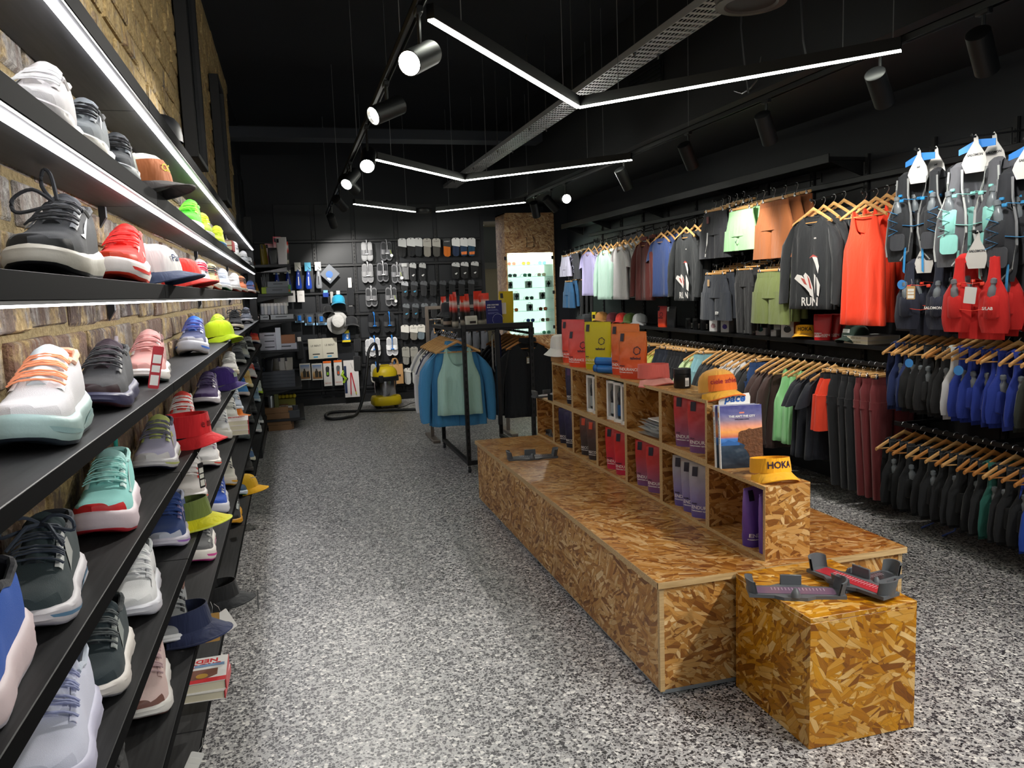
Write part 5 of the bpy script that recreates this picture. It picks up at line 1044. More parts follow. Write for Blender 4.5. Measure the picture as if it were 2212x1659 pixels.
def short_vf(kind, seed):
    rd = random.Random(seed); ph = rd.uniform(0, 6); H, wt, w, leg = {'shorts': (.4, .18, .235, .12), 'shortshort': (.31, .17, .22, .118), 'pants': (.78, .17, .2, .1), 'tights': (.8, .155, .17, .085), 'skirtshort': (.36, .165, .235, .122)}[kind]
    z0 = -.095
    waist = loft([ringpts(wt, .022, z0, 28, .002, 9, ph), ringpts(wt*1.01, .024, z0-.036, 28, .003, 9, ph)], True)
    hips = loft([ringpts(wt*1.0, .023, z0-.034, 28, .004, 9, ph), ringpts(wt*1.1, .03, z0-.08, 28, .005, 8, ph), ringpts(w*.97, .036, z0-.16, 28, .005, 7, ph), ringpts(w, .038, z0-.2, 28, .005, 7, ph)], True)
    legs = []
    for s in (-1, 1):
        R = []
        n = 6
        for k in range(n+1):
            f = k/n; z = z0-.15-(H-.15)*f; tap = (1-.35*f) if kind in ('pants',) else (1-.42*f) if kind == 'tights' else (1+.06*f)
            R.append([(s*(w/2-.002+ (.012*f if 'short' in kind else -.01*f))+x, y, zz) for x, y, zz in ringpts(leg*tap, .036*tap, z, 24, .006*(f+.2), 5, ph+s)])
        R.append([(x*1.0, y*.7, z+.004) for x, y, z in R[-1]]); legs.append(loft(R, True, True))
    return waist, hips, legs
def bottoms(kind, loc, rz, label, col, group=None, waist=None, stripe=None, mark=None, sc=1.0, tagc=None):
    v = random.randrange(3)
    if (kind, v) not in GM:
        w, h, l = short_vf(kind, v+len(kind)); GM[kind, v] = (mesh(w, True, ('s_w', kind, v), 70), mesh(h, True, ('s_h', kind, v), 70), [mesh(x, True, ('s_l', kind, v, k), 70) for k, x in enumerate(l)])
    w, h, l = GM[kind, v]; m = fab(col) if isinstance(col, str) else col
    t = thing({'pants': 'trousers', 'tights': 'leggings'}.get(kind, 'running_shorts'), label, {'pants': 'trousers', 'tights': 'leggings'}.get(kind, 'shorts'), loc, rz, group); t.scale = (sc,)*3
    obj('waistband', w, fab(waist) if waist else m, t); obj('hips', h, m, t)
    for q in l: obj('leg', q, m, t)
    if stripe: obj('side_stripe', tube([(-.06, -.042, -.27), (-.065, -.045, -.36), (-.085, -.047, -.45), (-.09, -.048, -.48)], .006, 4, flat=.3), WHITE, t)
    if mark == 'swoosh': obj('swoosh_mark', prism([(-.13, -.44), (-.115, -.452), (-.085, -.415), (-.118, -.44)], .002, -.052), WHITE, t, False)
    if mark == 'tick': obj('logo_mark', prism([(-.01, -.33), (.0, -.35), (.02, -.318), (.002, -.338)], .002, -.05), M('2c3a50', .6), t, False)
    if mark == 'word': obj('logo_mark', xf(text('STP', .035, bold=.03), (.1, -.052, -.43)), WHITE, t, False)
    if tagc: obj('hang_tag', box(.035, .002, .06, (-.06, -.04, -.16)), M(tagc, .6), t, False)
    return t
# ---------------------------------------------------------------- running vests and hydration packs
def vest_vf(seed, H=.42, puff=1.0):
    rd = random.Random(seed); ph = rd.uniform(0, 6)
    back = loft([[(x*.13*(1-.15*abs(f-.5)), .035+.02*puff*sin(pi*min(1, f+.05))*(1-x*x*.6)+.003*sin(9*f+ph+3*x), -.12-H*f) for x in [-1+.2*i for i in range(11)]] for f in [i/9 for i in range(10)]], False)
    fr = []
    for s in (-1, 1):
        R = []
        for k in range(11):
            f = k/10; cx = .088+.012*f; w = ramp1([(0, .026), (.28, .03), (.5, .074), (.85, .082), (1, .066)], f); d = .010+.016*puff*max(0, sin(pi*min(1, max(0, (f-.15)/.85)))); z = -.115-H*.92*f; r = []
            for j in range(14):
                t = 2*pi*j/14; r.append((s*(cx+w*cos(t)), -.02-d*.4+d*sin(t)+.003*sin(4*t+7*f+ph), z+.01*cos(t)*s*0))
            R.append(r)
        fr.append(loft(R, True, True, True))
    st = []
    for s in (-1, 1): st.append(tube([(s*.085, -.02, -.14), (s*.085, -.012, -.112), (s*.085, .01, -.098), (s*.088, .03, -.112), (s*.09, .04, -.14)], [.03, .03, .028, .03, .03], 8, flat=.35))
    pk = []
    for s in (-1, 1): pk.append(xf(lathe([(.02, -.07), (.033, -.06), (.036, 0), (.033, .045), (.028, .05)], 14, 1.2, .62), (s*.095, -.045, -.36)))
    bt = [xf(lathe([(.02, -.04), (.024, .0), (.02, .03), (.012, .04), (.012, .055), (.016, .056), (.014, .075), (.006, .08)], 12), (s*.095, -.045, -.3), (.1, s*.12, 0)) for s in (-1, 1)]
    return back, fr, st, pk, bt
VM = {}
def vest(loc, rz, label, col, acc='b8bcc0', pocket=None, bottle=True, group=None, H=.42, puff=1.0, sc=1.0, piping=None, name='running_vest', brand=None, tube_c=None, cat='running vest'):
    v = (random.randrange(3), H, puff)
    if v not in VM:
        b, f, s, p, t_ = vest_vf(v[0], H, puff); VM[v] = (mesh(b, True, ('v_b',)+v, 70), [mesh(x, True, ('v_f', k)+v, 70) for k, x in enumerate(f)], [mesh(x, True, ('v_s', k)+v) for k, x in enumerate(s)], [mesh(x, True, ('v_p', k)+v) for k, x in enumerate(p)], [mesh(x, True, ('v_t', k)+v) for k, x in enumerate(t_)])
    b, f, s, p, bt = VM[v]; m = fab(col); t = thing(name, label, cat, loc, rz, group); t.scale = (sc,)*3
    obj('back_panel', b, m, t)
    for k in (0, 1):
        fp = obj('front_panel', f[k], m, t); obj('shoulder_strap', s[k], m, t); obj('flask_pocket', p[k], fab(pocket or col), t)
        if bottle: obj('soft_flask', bt[k], M('8d959c', .3, trans=.4), t)
        if piping:
            sg = -1 if k == 0 else 1; E_ = []
            for i in range(9):
                q = .04+.9*i/8; w_ = ramp1([(0, .026), (.28, .03), (.5, .074), (.85, .082), (1, .066)], q); E_.append((sg*(.088+.012*q+w_*.93), -.03-.006*puff, -.115-H*.92*q))
            obj('piping', tube(E_, .005, 5), fab(piping), fp); zz = [(sg*(.05+(.035 if i % 2 else .09)), -.052-.012*puff, -.3-.022*i) for i in range(7)]; obj('bungee_cord', tube(zz, .0018, 4), fab(acc), fp)
            obj('top_buckle', box(.02, .014, .014, (sg*.088, -.045, -.22), .003), pla(acc), fp); obj('piping', tube([(sg*.055, -.03, -.13), (sg*.046, -.04, -.22), (sg*.022, -.048, -.32), (sg*.018, -.045, -.42), (sg*.04, -.04, -.52), (sg*.085, -.035, -.57)], .006, 5), fab(piping), fp)
    for k in (0, 1):
        if piping: obj('zip_pocket', xf(prism(rrect(.085, .09, .02), .006), ((-.09, .09)[k], -.062, -.47)), fab(pocket or '3a3c42'), t, False)
    for z in (-.24, -.38): obj('chest_strap', tube([(-.06, -.062, z), (0, -.05, z-.008), (.06, -.062, z)], .004, 5, flat=.5), fab(acc), t)
    if brand: lettering(brand, .022, WHITE, t, (.09, -.078, -.375), bold=.02)
    if tube_c: obj('drink_tube', tube([(.09, -.05, -.15), (.11, -.1, -.25), (.1, -.13, -.45), (.05, -.12, -.6), (.0, -.08, -.64)], .006, 6), M(tube_c, .3), t)
    return t
# ================================================================ right wall: face-out arms with clothes
def arm(P, n, dx, dz, label):
    L = XR-.012-P.x; zz = dz/dx*L if dx else 0
    t = obj('display_arm', tube([(-.02, 0, -.001), (-.015, 0, -.008), (L, 0, zz-.008)], .006, 6), BLKM, wrail, loc=P); obj('end_knob', xf(lathe([(.004, -.01), (.009, -.008), (.009, .002), (.004, .006)], 10), (-.02, 0, 0), (0, pi/2, 0)), BLKM, t); obj('wall_plate', box(.01, .03, .07, (L-.004, 0, zz-.008)), BLKM, t, False)
def faceout(u, v, n, what, mk, hk='wood', x0=3.62, dx=.07, dz=.02, hmat=None, sc=1.0, drop=0.0):
    P = at(u, v, x=x0); arm(P, n, dx, dz, f'black arm carrying the {what}')
    for i in range(n):
        loc = (x0+dx*i, P.y, P.z+dz*i); rz = RW+random.uniform(-.06, .06)
        wh = ('front' if i == 0 else ORD[i] if i else '')
        hanger(loc, rz, f'{"wooden" if hk == "wood" else "wooden clip"} hanger of the {wh} piece among the {what}', hk, sc=sc, mat=hmat)
        mk(loc, rz, i, wh, sc)
def koi(bo):
    Rr = random.Random(3); R_ = M('b05048', .7); Wm = M('dcd8d4', .7)
    def bl(P, m, y=-.043): obj('fish_print', prism(P, .001, y), m, bo, False)
    bl([(-.14, -.55), (-.11, -.52), (-.06, -.53), (.0, -.58), (.03, -.66), (-.02, -.62), (-.09, -.58)], Wm, -.046); bl([(-.04, -.53), (-.02, -.51), (.02, -.54), (.06, -.62), (.07, -.69), (.03, -.67)], Wm, -.047); bl([(.05, -.4), (.02, -.41), (.06, -.39), (.1, -.41), (.12, -.47), (.11, -.52), (.08, -.45)], Wm, -.047); bl([(.07, -.52), (.1, -.55), (.13, -.6), (.12, -.68), (.08, -.66), (.07, -.58)], Wm, -.046)
    bl([(-.07, -.545), (-.03, -.555), (0, -.6), (-.03, -.59)], R_, -.0475); bl([(.0, -.53), (.025, -.56), (.05, -.63), (.03, -.62)], R_, -.0485); bl([(.02, -.408), (.06, -.385), (.11, -.405), (.06, -.4)], R_, -.0485)
    lettering('RUN', .085, Wm, bo, (.03, -.05, -.72), bold=.02); lettering('on', .022, Wm, bo, (.07, -.041, -.27), bold=.02)
def mk_top(kind, col, lab, grp, **k):
    def f(loc, rz, i, wh, sc):
        c = col[i % len(col)] if isinstance(col, (list, tuple)) else col
        kk = dict(k); pr = kk.pop('print_', None)
        top(kind, loc, rz, f'{wh} {lab}', c, grp, sc=sc, print_=pr if i == 0 else None, **kk)
    return f
def mk_bot(kind, col, lab, grp, **k):
    def f(loc, rz, i, wh, sc):
        c = col[i % len(col)] if isinstance(col, (list, tuple)) else col
        bottoms(kind, loc, rz, f'{wh} {lab}', c, grp, sc=sc, **(k if i == 0 else {a: b for a, b in k.items() if a == 'waist'}))
    return f
PAT = None
def mat_pattern():
    N = NT('floral', .8); tc = N.n('TexCoord').outputs['Object']; n = N.n('TexNoise', i_Vector=tc, i_Scale=22.0, i_Detail=2.0).outputs[0]
    N.col(N.ramp(n, [(.45, '1c1c26'), (.5, 'c9c8e0'), (.56, 'c9c8e0'), (.6, '3a3a4a')], 'CONSTANT')); return N.m
PAT = mat_pattern()
faceout(1221, 542, 3, 'lilac patterned shorts far along the wall', mk_bot('shortshort', ['c9c8e0', PAT, '3a3c42'], 'of the lilac patterned shorts hanging farthest back', 'patterned shorts'), 'clip', sc=.85)
faceout(1240, 535, 3, 'charcoal shorts beside the lilac tees', mk_bot('shorts', '3e4046', 'of the charcoal shorts beside the lilac t-shirts', 'charcoal shorts far back'), 'clip', x0=3.7, sc=.85)
faceout(1228, 597, 3, 'blue shorts in the far lower row', mk_bot('shorts', ['2f628e', '2f628e', '26282c'], 'of the blue shorts in the far lower row', 'far blue shorts'), 'clip', sc=.85)
faceout(1252, 597, 3, 'black shorts in the far lower row', mk_bot('pants', ['1c1e20', '232527', '1c1e20'], 'of the black shorts in the far lower row', 'far black shorts'), 'clip', x0=3.72, sc=.6)
faceout(1271, 527, 4, 'lilac t-shirts', mk_top('tee', ['b3aedb', PAT, PAT, '8a86b0'], 'of the lilac t-shirts on the wall', 'lilac t-shirts'), sc=.84, dx=.08)
faceout(1306, 522, 4, 'mint long-sleeve tops', mk_top('long', ['c4e6d8', 'cfeadf', 'c4e6d8', 'bcded0'], 'of the mint long-sleeve tops on the wall', 'mint long-sleeve tops'), sc=.88, dx=.08)
faceout(1338, 512, 5, 'white t-shirts', mk_top('tee', ['dcd9da', 'd2cfd0', 'd8d5d6', 'c8c5c6', 'd0cdce'], 'of the white t-shirts on the wall', 'white t-shirts on the wall'), sc=.92)
faceout(1391, 500, 3, 'maroon jackets', mk_top('jacket', '5a2420', 'of the maroon zip jackets on the wall', 'maroon jackets'), sc=.93, dx=.1)
faceout(1428, 492, 4, 'navy blue t-shirts', mk_top('tee', ['33477a', '2c3f70', '33477a', '26345c'], 'of the navy blue t-shirts on the wall', 'navy t-shirts'), sc=.9)
faceout(1482, 478, 3, 'far black fish print tops', mk_top('long', '212426', 'of the far black long-sleeve tops with a fish print', 'far fish print tops', print_=koi), sc=.96, dx=.09)
faceout(1545, 434, 5, 'charcoal shorts with a white side stripe', mk_bot('shorts', '26272c', 'of the charcoal shorts with a white side stripe', 'upper charcoal shorts', stripe=True, tagc='6a3a3c'), 'clip')
faceout(1601, 428, 4, 'pale green shorts', mk_bot('shortshort', ['a5dba0', 'a5dba0', '8ac486', '7cb47a'], 'of the pale green shorts', 'pale green shorts', mark='tick'), 'clip', sc=1.05)
faceout(1672, 406, 3, 'rust brown shorts', mk_bot('shorts', ['9a5a2e', '935428', '8a4e26'], 'of the rust brown shorts', 'rust brown shorts', waist='8e5028'), 'clip', sc=1.08, dx=.1)
faceout(1546, 572, 5, 'dark slate shorts in the lower row', mk_bot('shorts', '2c3038', 'of the dark slate shorts in the lower row', 'lower slate shorts', mark='word', tagc='b09068'), 'clip', sc=.98)
faceout(1608, 568, 5, 'black shorts in the lower row', mk_bot('pants', '1b1b1d', 'of the long black shorts in the lower row', 'lower black shorts'), 'clip', sc=.66)
faceout(1664, 562, 3, 'olive shorts', mk_bot('shorts', '66713c', 'of the olive green shorts in the lower row', 'olive shorts'), 'clip', sc=1.0)
faceout(1757, 432, 4, 'near black fish print tops', mk_top('long', '1e2023', 'of the near black long-sleeve tops with a fish print', 'near fish print tops', print_=koi), dx=.085)
faceout(1868, 414, 4, 'bright orange singlets', mk_top('sing', ['f0401c', 'ee3e1c', 'e83a1a', 'ee3e1c'], 'of the bright orange red singlets', 'orange singlets'), dx=.085, sc=1.0)
# hydration packs and vests near the right picture edge
def card(loc, rz, label, txt, w=.16, col='cfcdca', tcol='3a3c40', blue=None):
    t = thing('display_hanger_card', label, 'card hanger', loc, rz, 'white branded card hangers')
    h = .13; P = [(-w*.28, -.19), (w*.28, -.19), (w*.36, -.14), (w*.30, -.10), (w*.1, -.045), (w*.07, -.012), (0, .006), (-w*.06, -.005), (-w*.05, -.03), (-w*.12, -.05), (-w*.34, -.11), (-w*.4, -.14)]
    obj('card', prism(P, .003, -.0015), M(col, .5), t, False); lettering(txt, .017, M(tcol, .5), t, (0, -.0025, -.1), bold=.03, shear=.15)
    if blue: obj('blue_bar', prism([(-w*.55, -.06), (-w*.55, -.09), (0, -.065), (w*.55, -.065), (w*.55, -.03), (0, -.02)], .003, .012), M('2f78c4', .45), t, False)
    return t
def pack(u, v, x0, label, col, acc, pip, txt, lab2, n=2, sc=1.0, H=.5, puff=1.3, pocket=None, blue=True, bottle=True, brand=None, dx=.12):
    P = at(u, v, x=x0); arm(P, n, dx, .015, f'black arm carrying {lab2}')
    for i in range(n):
        loc = (x0+dx*i, P.y, P.z+.015*i); w = 'front' if i == 0 else ORD[i]
        card(loc, RW+.25, f'{w} white card hanger holding {lab2}', txt, .17*sc, blue=blue and i < 1)
        t = vest((loc[0]+.02, loc[1], loc[2]-.02*sc), RW+.25, f'{w} {label}', col if i == 0 or not isinstance(pocket, tuple) else col, acc, pocket, bottle, None, H, puff, sc*1.12, pip, 'hydration_pack', brand, cat='backpack')
        for s in (-1, 1):
            obj('buckle', box(.022, .012, .016, (s*.06, -.075, -.25), .003), pla(acc), t); blue and obj('strap_end', prism([(s*.05-.006, -.5), (s*.05+.006, -.5), (s*.055+.006, -.64), (s*.055-.006, -.63)], .0015, -.05), fab(acc), t, False)
        if n > 1 and i == 0: obj('round_tag', xf(lathe([(.026, 0), (.026, .002)], 20), (-.05, -.07, -.7), (pi/2, 0, 0)), M('3f86cc', .4), t); obj('tag_cord', tube([(-.05, -.06, -.5), (-.052, -.07, -.68)], .0008, 4), BLK, t)
pack(1985, 322, 3.5, 'black hydration pack with blue buckles and grey piping', '1f2126', '2f8fd0', '8d8f90', 'ud', 'the black packs with blue buckles', n=2, sc=.95)
pack(2108, 292, 3.5, 'grey and mint hydration pack with pale piping', '55565c', '8ed6d0', 'b4b8b8', 'SALOMON', 'the grey and mint packs', n=2, sc=1.02, pocket='8ed0c8')
pack(2222, 300, 3.55, 'dark hydration pack cut by the right picture edge', '26282e', '3a8ac0', '7a7c80', 'SALOMON', 'the dark packs at the picture edge', n=2, sc=1.05)
pack(1998, 517, 3.5, 'midnight navy running vest with red details', '1e2234', 'd8402c', None, 'SALOMON', 'the navy vests', n=3, sc=.88, H=.42, puff=1.0, blue=False, brand='SALOMON', dx=.09)
pack(2112, 500, 3.45, 'bright red running vest with flasks', 'cf1f1c', 'e8402c', None, 'SALOMON', 'the red vests', n=3, sc=.9, H=.42, puff=1.05, blue=False, brand='S/LAB', dx=.09)
swing_tag(at(1968, 618, x=3.4), (0, 0, RW+.3), .05, .075, 'b8905a', 'tan card tag hanging on the navy vest'); swing_tag(at(2098, 620, x=3.36), (0, .1, RW+.3), .06, .085, 'e0dedb', 'white brand card hanging on the red vest', lines=False)
cap((3.8, at(2160, 690, x=3.8).y, 1.30), RW, 'red cap seen below the red vests', 'b81c1c', 'a81818')
# ---------------------------------------------------------------- rails with clothes hung edge on
def rail(x, y0, y1, z, label, r=.012):
    t = thing('clothes_rail', label, 'clothes rail', (x, (y0+y1)/2, z), 0, 'black clothes rails on the right wall'); L = (y1-y0)/2
    obj('bar', box2((-.007, -L, -.03), (.007, L, 0), .003), BLK, t, False)
    for f in (-.96, 0, .96): obj('bracket', box2((0, L*f-.008, -.028), (XR-x-.002, L*f+.008, -.006)), BLKM, t, False)
MX, MZ = 3.72, 1.015
rail(MX, 4.15, 9.6, MZ-.004, 'long black rail under the display shelf')
y = 4.22; cnt = {}
SEQ = [('tights', '6a2428', 'maroon leggings', 2), ('tights', '6a2428', 'maroon leggings', 1), ('pants', '14151a', 'black trousers', 3), ('shorts', 'e03c1c', 'orange red running shorts', 2), ('tee', '151824', 'midnight t-shirts', 3), ('tank', '9cdc9c', 'pale green tank tops', 3), ('long', '3a2622', 'dark brown long-sleeve tops', 3), ('shorts', '23406e', 'blue denim shorts', 1), ('tee', '16171b', 'black striped t-shirts', 2), ('tee', 'd8d6d6', 'white t-shirts on the rail', 3), ('tee', '17181c', 'plain black t-shirts', 4), ('shorts', '86b4bc', 'light blue shorts', 2), ('tee', 'bcd09c', 'pale lime t-shirts', 2), ('shorts', '14151a', 'black running shorts', 5), ('shorts', '1c2230', 'dark navy shorts', 4), ('tee', 'cfd06a', 'soft yellow t-shirts', 2), ('shorts', '101114', 'jet black shorts', 5), ('tank', '16171b', 'black tank tops', 3), ('jacket', '1a1b20', 'black zip jackets', 2), ('tee', 'd4d2d0', 'off white t-shirts', 2), ('tank', '7cc4c8', 'turquoise tank tops', 3)]
for kind, col, nm, n in SEQ:
    for i in range(n):
        k = cnt.get(nm, 0); cnt[nm] = k+1; w = ['nearest', 'second nearest', 'third nearest', 'fourth nearest', 'fifth nearest'][k]
        loc = (MX+random.uniform(-.01, .01), y, MZ); rz = random.uniform(-.25, .05); bot = kind in ('tights', 'pants', 'shorts')
        hanger(loc, rz, f'{w} {"clip " if bot else ""}hanger among those of the {nm}, long rail', 'clip' if bot else 'wood', sc=.98)
        if bot: bottoms(kind, loc, rz, f'{w} of the {nm} on the long rail', col, nm, waist='14151a' if 'orange' in nm else None)
        else: top(kind, loc, rz, f'{w} of the {nm} on the long rail', col, nm, sc=.96)
        y += .088 if kind not in ('shorts', 'tights', 'pants') else .07
VX = 3.66
rail(VX, 2.7, 4.13, 1.265, 'upper black rail of running vests at the right'); rail(VX, 2.7, 4.13, .66, 'lower black rail of running vests at the right')
SEQ2 = [('1c2c5c', 'navy bags', 2), ('18191c', 'black vests', 5), ('c8c8ca', 'white trimmed vests', 1), ('1c3490', 'royal blue vests', 6), ('2a302a', 'dark olive vests', 1), ('a01c22', 'red vests', 4)]
y = 4.02
for col, nm, n in SEQ2:
    for i in range(n):
        w = ['nearest', 'second nearest', 'third nearest', 'fourth nearest', 'fifth nearest', 'sixth nearest'][n-1-i]; loc = (VX+random.uniform(-.01, .01), y, 1.27); rz = random.uniform(-.3, 0)
        hanger(loc, rz, f'{w} hanger holding the {nm} on the upper vest rail', mat=DWOOD if random.random() < .2 else None)
        vest(loc, rz, f'{w} of the {nm} on the upper vest rail', col, 'b8bcc0' if i % 2 else '26282c', None, True, nm+' upper', .4, .9, 1.0, None, brand='SALOMON' if 'blue' in nm else None)
        y -= .064
SEQ3 = [('101216', 'black vests with drink tubes', 4, '24448c'), ('14161a', 'plain black vests', 6, None), ('1c5a50', 'teal vests', 1, None), ('121418', 'black vests past the teal one', 3, None), ('1c44a8', 'royal blue vest straps', 1, None), ('121418', 'dark vests at the picture edge', 4, None)]
y = 4.05
for col, nm, n, tb in SEQ3:
    for i in range(n):
        w = ['nearest', 'second nearest', 'third nearest', 'fourth nearest', 'fifth nearest', 'sixth nearest'][n-1-i]; loc = (VX+random.uniform(-.01, .01), y, .664); rz = random.uniform(-.3, 0)
        hanger(loc, rz, f'{w} hanger holding the {nm}, lower vest rail', mat=DWOOD if random.random() < .5 else None)
        vest(loc, rz, f'{w} of the {nm} on the lower vest rail', col, '26282c', None, i % 2 == 0, nm+' lower', .42, .9, 1.0, None, tube_c=tb if i % 2 else None)
        y -= .066 if tb is None else .085
# ---------------------------------------------------------------- display shelf above the long rail
DZ = 1.125
ds = thing('display_shelf', 'long black shelf with small goods above the clothes rail', 'shelf', (3.69, 4.2, DZ))
for i in range(4): obj('board', box2((0, i*1.35+.002, -.03), (XR-3.69-.004, (i+1)*1.35, 0), .002), BLK, ds, False)
for i in range(5): obj('bracket', prism([(.1, -.03), (.35, -.03), (.35, -.1)], .012, .05+i*1.3), BLKM, ds, False)
def dsl(u, x=3.78): return (x, ey(u, x, DZ), DZ)
for u, c, l in ((1300, 'b07a3c', 'tan cap in the row of caps on the display shelf'), (1325, '5c2028', 'maroon cap in the row of caps on the display shelf'), (1345, 'c83024', 'red cap in the row of caps on the display shelf'), (1362, '5a6e34', 'green cap in the row of caps on the display shelf'), (1382, 'c8c8ca', 'white cap at the near end of the cap row, display shelf')): cap(dsl(u), RW+.6, l, c, c)
for u, m, l, tb in ((1432, G_RD, 'orange red pouch on the display shelf', '201a2a'), (1452, pla('1a1b1e', .4), 'black coffee pouch with a white label on the display shelf', 'e4e4e0')): pouch(dsl(u), RW+.35, l, m, w=.13, h=.22, d=.07, txt=None, tab=tb, logo=(u == 1432), lx=0, name='coffee_pouch' if u == 1452 else 'nutrition_pouch', group=None)
for u, l in ((1490, 'farthest of three black jars on the display shelf'), (1505, 'middle of three black jars on the display shelf'), (1522, 'nearest of three black jars on the display shelf')): tub(dsl(u), l, 'three black jars', .038, .11)
def carton(u, w, h, d, label, cols, pic, x=3.78, name='headphone_box', dz=0.0, rz=RW+.45):
    p = dsl(u, x); t = thing(name, label, 'box', (p[0], p[1], p[2]+dz), rz)
    obj('carton', box(w, d, h, (0, 0, h/2), .002), M(cols[0], .45), t)
    if len(cols) > 1: obj('side_print', box(.0015, d*.98, h*.98, (w/2+.0006, 0, h/2)), M(cols[1], .45), t, False)
    if pic: obj('picture', prism(ell(w*.28, h*.16, 14, 0, h*.4), .001, -d/2-.001), M(pic, .4), t, False); obj('picture_band', tube([(-w*.25, -d/2-.001, h*.45), (-w*.1, -d/2-.001, h*.6), (w*.2, -d/2-.001, h*.55), (w*.28, -d/2-.001, h*.35)], .003, 4), M(pic, .4), t)
    lettering('H2O', .014, M('30323a', .5), t, (-w*.25, -d/2-.0015, h*.85), bold=.02)
carton(1546, .085, .12, .08, 'white headphone box with a pink picture on the display shelf', ('e2e2e2', 'cfcfd2'), 'b89aa0'); carton(1571, .085, .12, .08, 'white headphone box with a violet picture on the display shelf', ('e2e2e2', 'cfcfd2'), '4a3aa0')
carton(1648, .09, .12, .08, 'white headphone box with a teal picture on the display shelf', ('e2e2e2', 'cfcfd2'), '3a7a78'); carton(1675, .05, .05, .06, 'small white box beside the orange headphone box', ('e2e2e2',), None, name='small_box'); carton(1683, .06, .11, .07, 'white box behind the orange headphone box', ('dcdcdc',), None, x=3.86, name='small_box')
carton(1707, .11, .155, .09, 'white and orange headphone box with a black picture', ('e4e4e4', 'd8641c'), '26262a')
for k, (u, dz) in enumerate(((1611, 0), (1627, 0))): 
    t = thing('balm_tin', f'{["farther","nearer"][k]} small round balm tin on the display shelf', 'tin', dsl(u), 0, 'balm tins'); obj('tin', lathe([(.03, 0), (.031, .003), (.031, .014)], 20), STEEL, t); obj('lid', lathe([(.032, .014), (.032, .024), (.03, .026)], 20), M('c8ccc4', .3, .6), t)
visor(dsl(1742), RW+.75, 'yellow HOKA visor on the display shelf', 'e8a810', 'e8a810', txt='HOKA', tcol='2a2420', flat=True, h=.07)
G_RED = M('c41a22', .35, bump=.3, bscale=16)
for u, x, l in ((1777, 3.76, 'frontmost red collagen pouch on the display shelf'), (1797, 3.83, 'second red collagen pouch on the display shelf'), (1815, 3.9, 'third red collagen pouch on the display shelf')):
    t = pouch(dsl(u, x), RW+.5, l, G_RED, w=.14, h=.19, d=.06, txt='COLLAGEN', tab='a81820', logo=False, tx=-.055, group='red collagen pouches', flav='PERFORMANCE', dark='f0f0f0')
cap(dsl(1847), RW+.1, 'dark green cap with a small white label on the display shelf', '22382e', '20342a', mk='d8dcd8')
for k in range(2): 
    p = dsl(1882, 3.82); bk = book((p[0], p[1]-.0, DZ+k*.027), .0, .26, .24, .026, 'd8d4d0', f'{["lower","upper"][k]} white hardback lying on the near end of the display shelf', 'hardbacks on the display shelf', 'hardback_book', spine='e0dcd8'); lettering('THIS AINT THE CITY', .012, M('8a7a70', .5), bk, (-.131, 0, .013), (0, 0, -pi/2))
t = thing('flat_pack', 'thin grey boxes stacked at the far end of the display shelf', 'box', dsl(1268, 3.8)); obj('carton', box(.2, .3, .05, (0, 0, .025), .003), M('3a3c40', .6), t); obj('carton', box(.18, .28, .04, (0, 0, .07), .003), M('4a4c50', .6), t)
t = thing('yellow_box', 'small yellow box beyond the caps on the display shelf', 'box', dsl(1285, 3.8), RW+.6); obj('carton', box(.06, .05, .12, (0, 0, .06), .002), M('d8c41c', .5), t); obj('print', box(.04, .001, .05, (0, -.026, .06)), pla('26262a'), t, False)
# ---------------------------------------------------------------- rolling clothes rack
RX0, RX1, RY0, RY1, RZ = 1.385, 1.985, 6.58, 7.75, 1.29
rk = thing('rolling_rack', 'black square tube rolling rack with clothes on both sides', 'clothes rack', (RX0, RY0, 0)); q = .035; wx, wy = RX1-RX0, RY1-RY0
for (x, y) in ((0, 0), (wx, 0), (0, wy), (wx, wy)):
    p = obj('post', box2((x, y, .065), (x+q, y+q, RZ), .002), BLK, rk, False); obj('slot_row', merge(*[box2((x+.012, y-.0006, .12+i*.06), (x+.023, y+.001, .15+i*.06)) for i in range(19)]), M('040405', .8), p, False)
    c = obj('castor', xf(lathe([(.006, -.012), (.026, -.012), (.03, 0), (.026, .012), (.006, .012)], 18), (x+q/2, y+q/2, .03), (0, pi/2, 0)), pla('202226'), rk); obj('castor_fork', merge(box2((x+.002, y+.01, .03), (x+.005, y+.026, .068)), box2((x+.03, y+.01, .03), (x+.033, y+.026, .068)), box2((x, y+.005, .06), (x+q, y+.03, .067))), CHROME, c, False)
for y in (0, wy): obj('top_rail', box2((q, y, RZ-.04), (wx, y+q, RZ), .002), BLK, rk, False)
obj('base_rail', box2((q, 0, .07), (wx, q, .105), .002), BLK, rk, False); obj('mid_post', box2((.3, .02, .4), (.335, .05, RZ-.04), .002), BLK, rk, False); obj('base_rail', box2((0, q, .07), (q, wy, .105), .002), BLK, rk, False); obj('base_rail', box2((wx, q, .07), (wx+q, wy, .105), .002), BLK, rk, False)
obj('top_shelf', box2((-.06, q, RZ-.06), (wx+q, wy, RZ-.028), .002), BLK, rk, False)
obj('hang_bar', tube([(-.02, q, RZ-.1), (-.02, wy, RZ-.1)], .012, 8), BLKM, rk); obj('hang_bar', tube([(wx+.02, q, RZ-.1), (wx+.02, wy, RZ-.1)], .012, 8), BLKM, rk)
for x in (-.02, wx+.02):
    for y in (q, wy): obj('bar_bracket', box2((x-.012, y-.01, RZ-.11), (x+.03, y+.004, RZ-.05)), BLKM, rk, False)
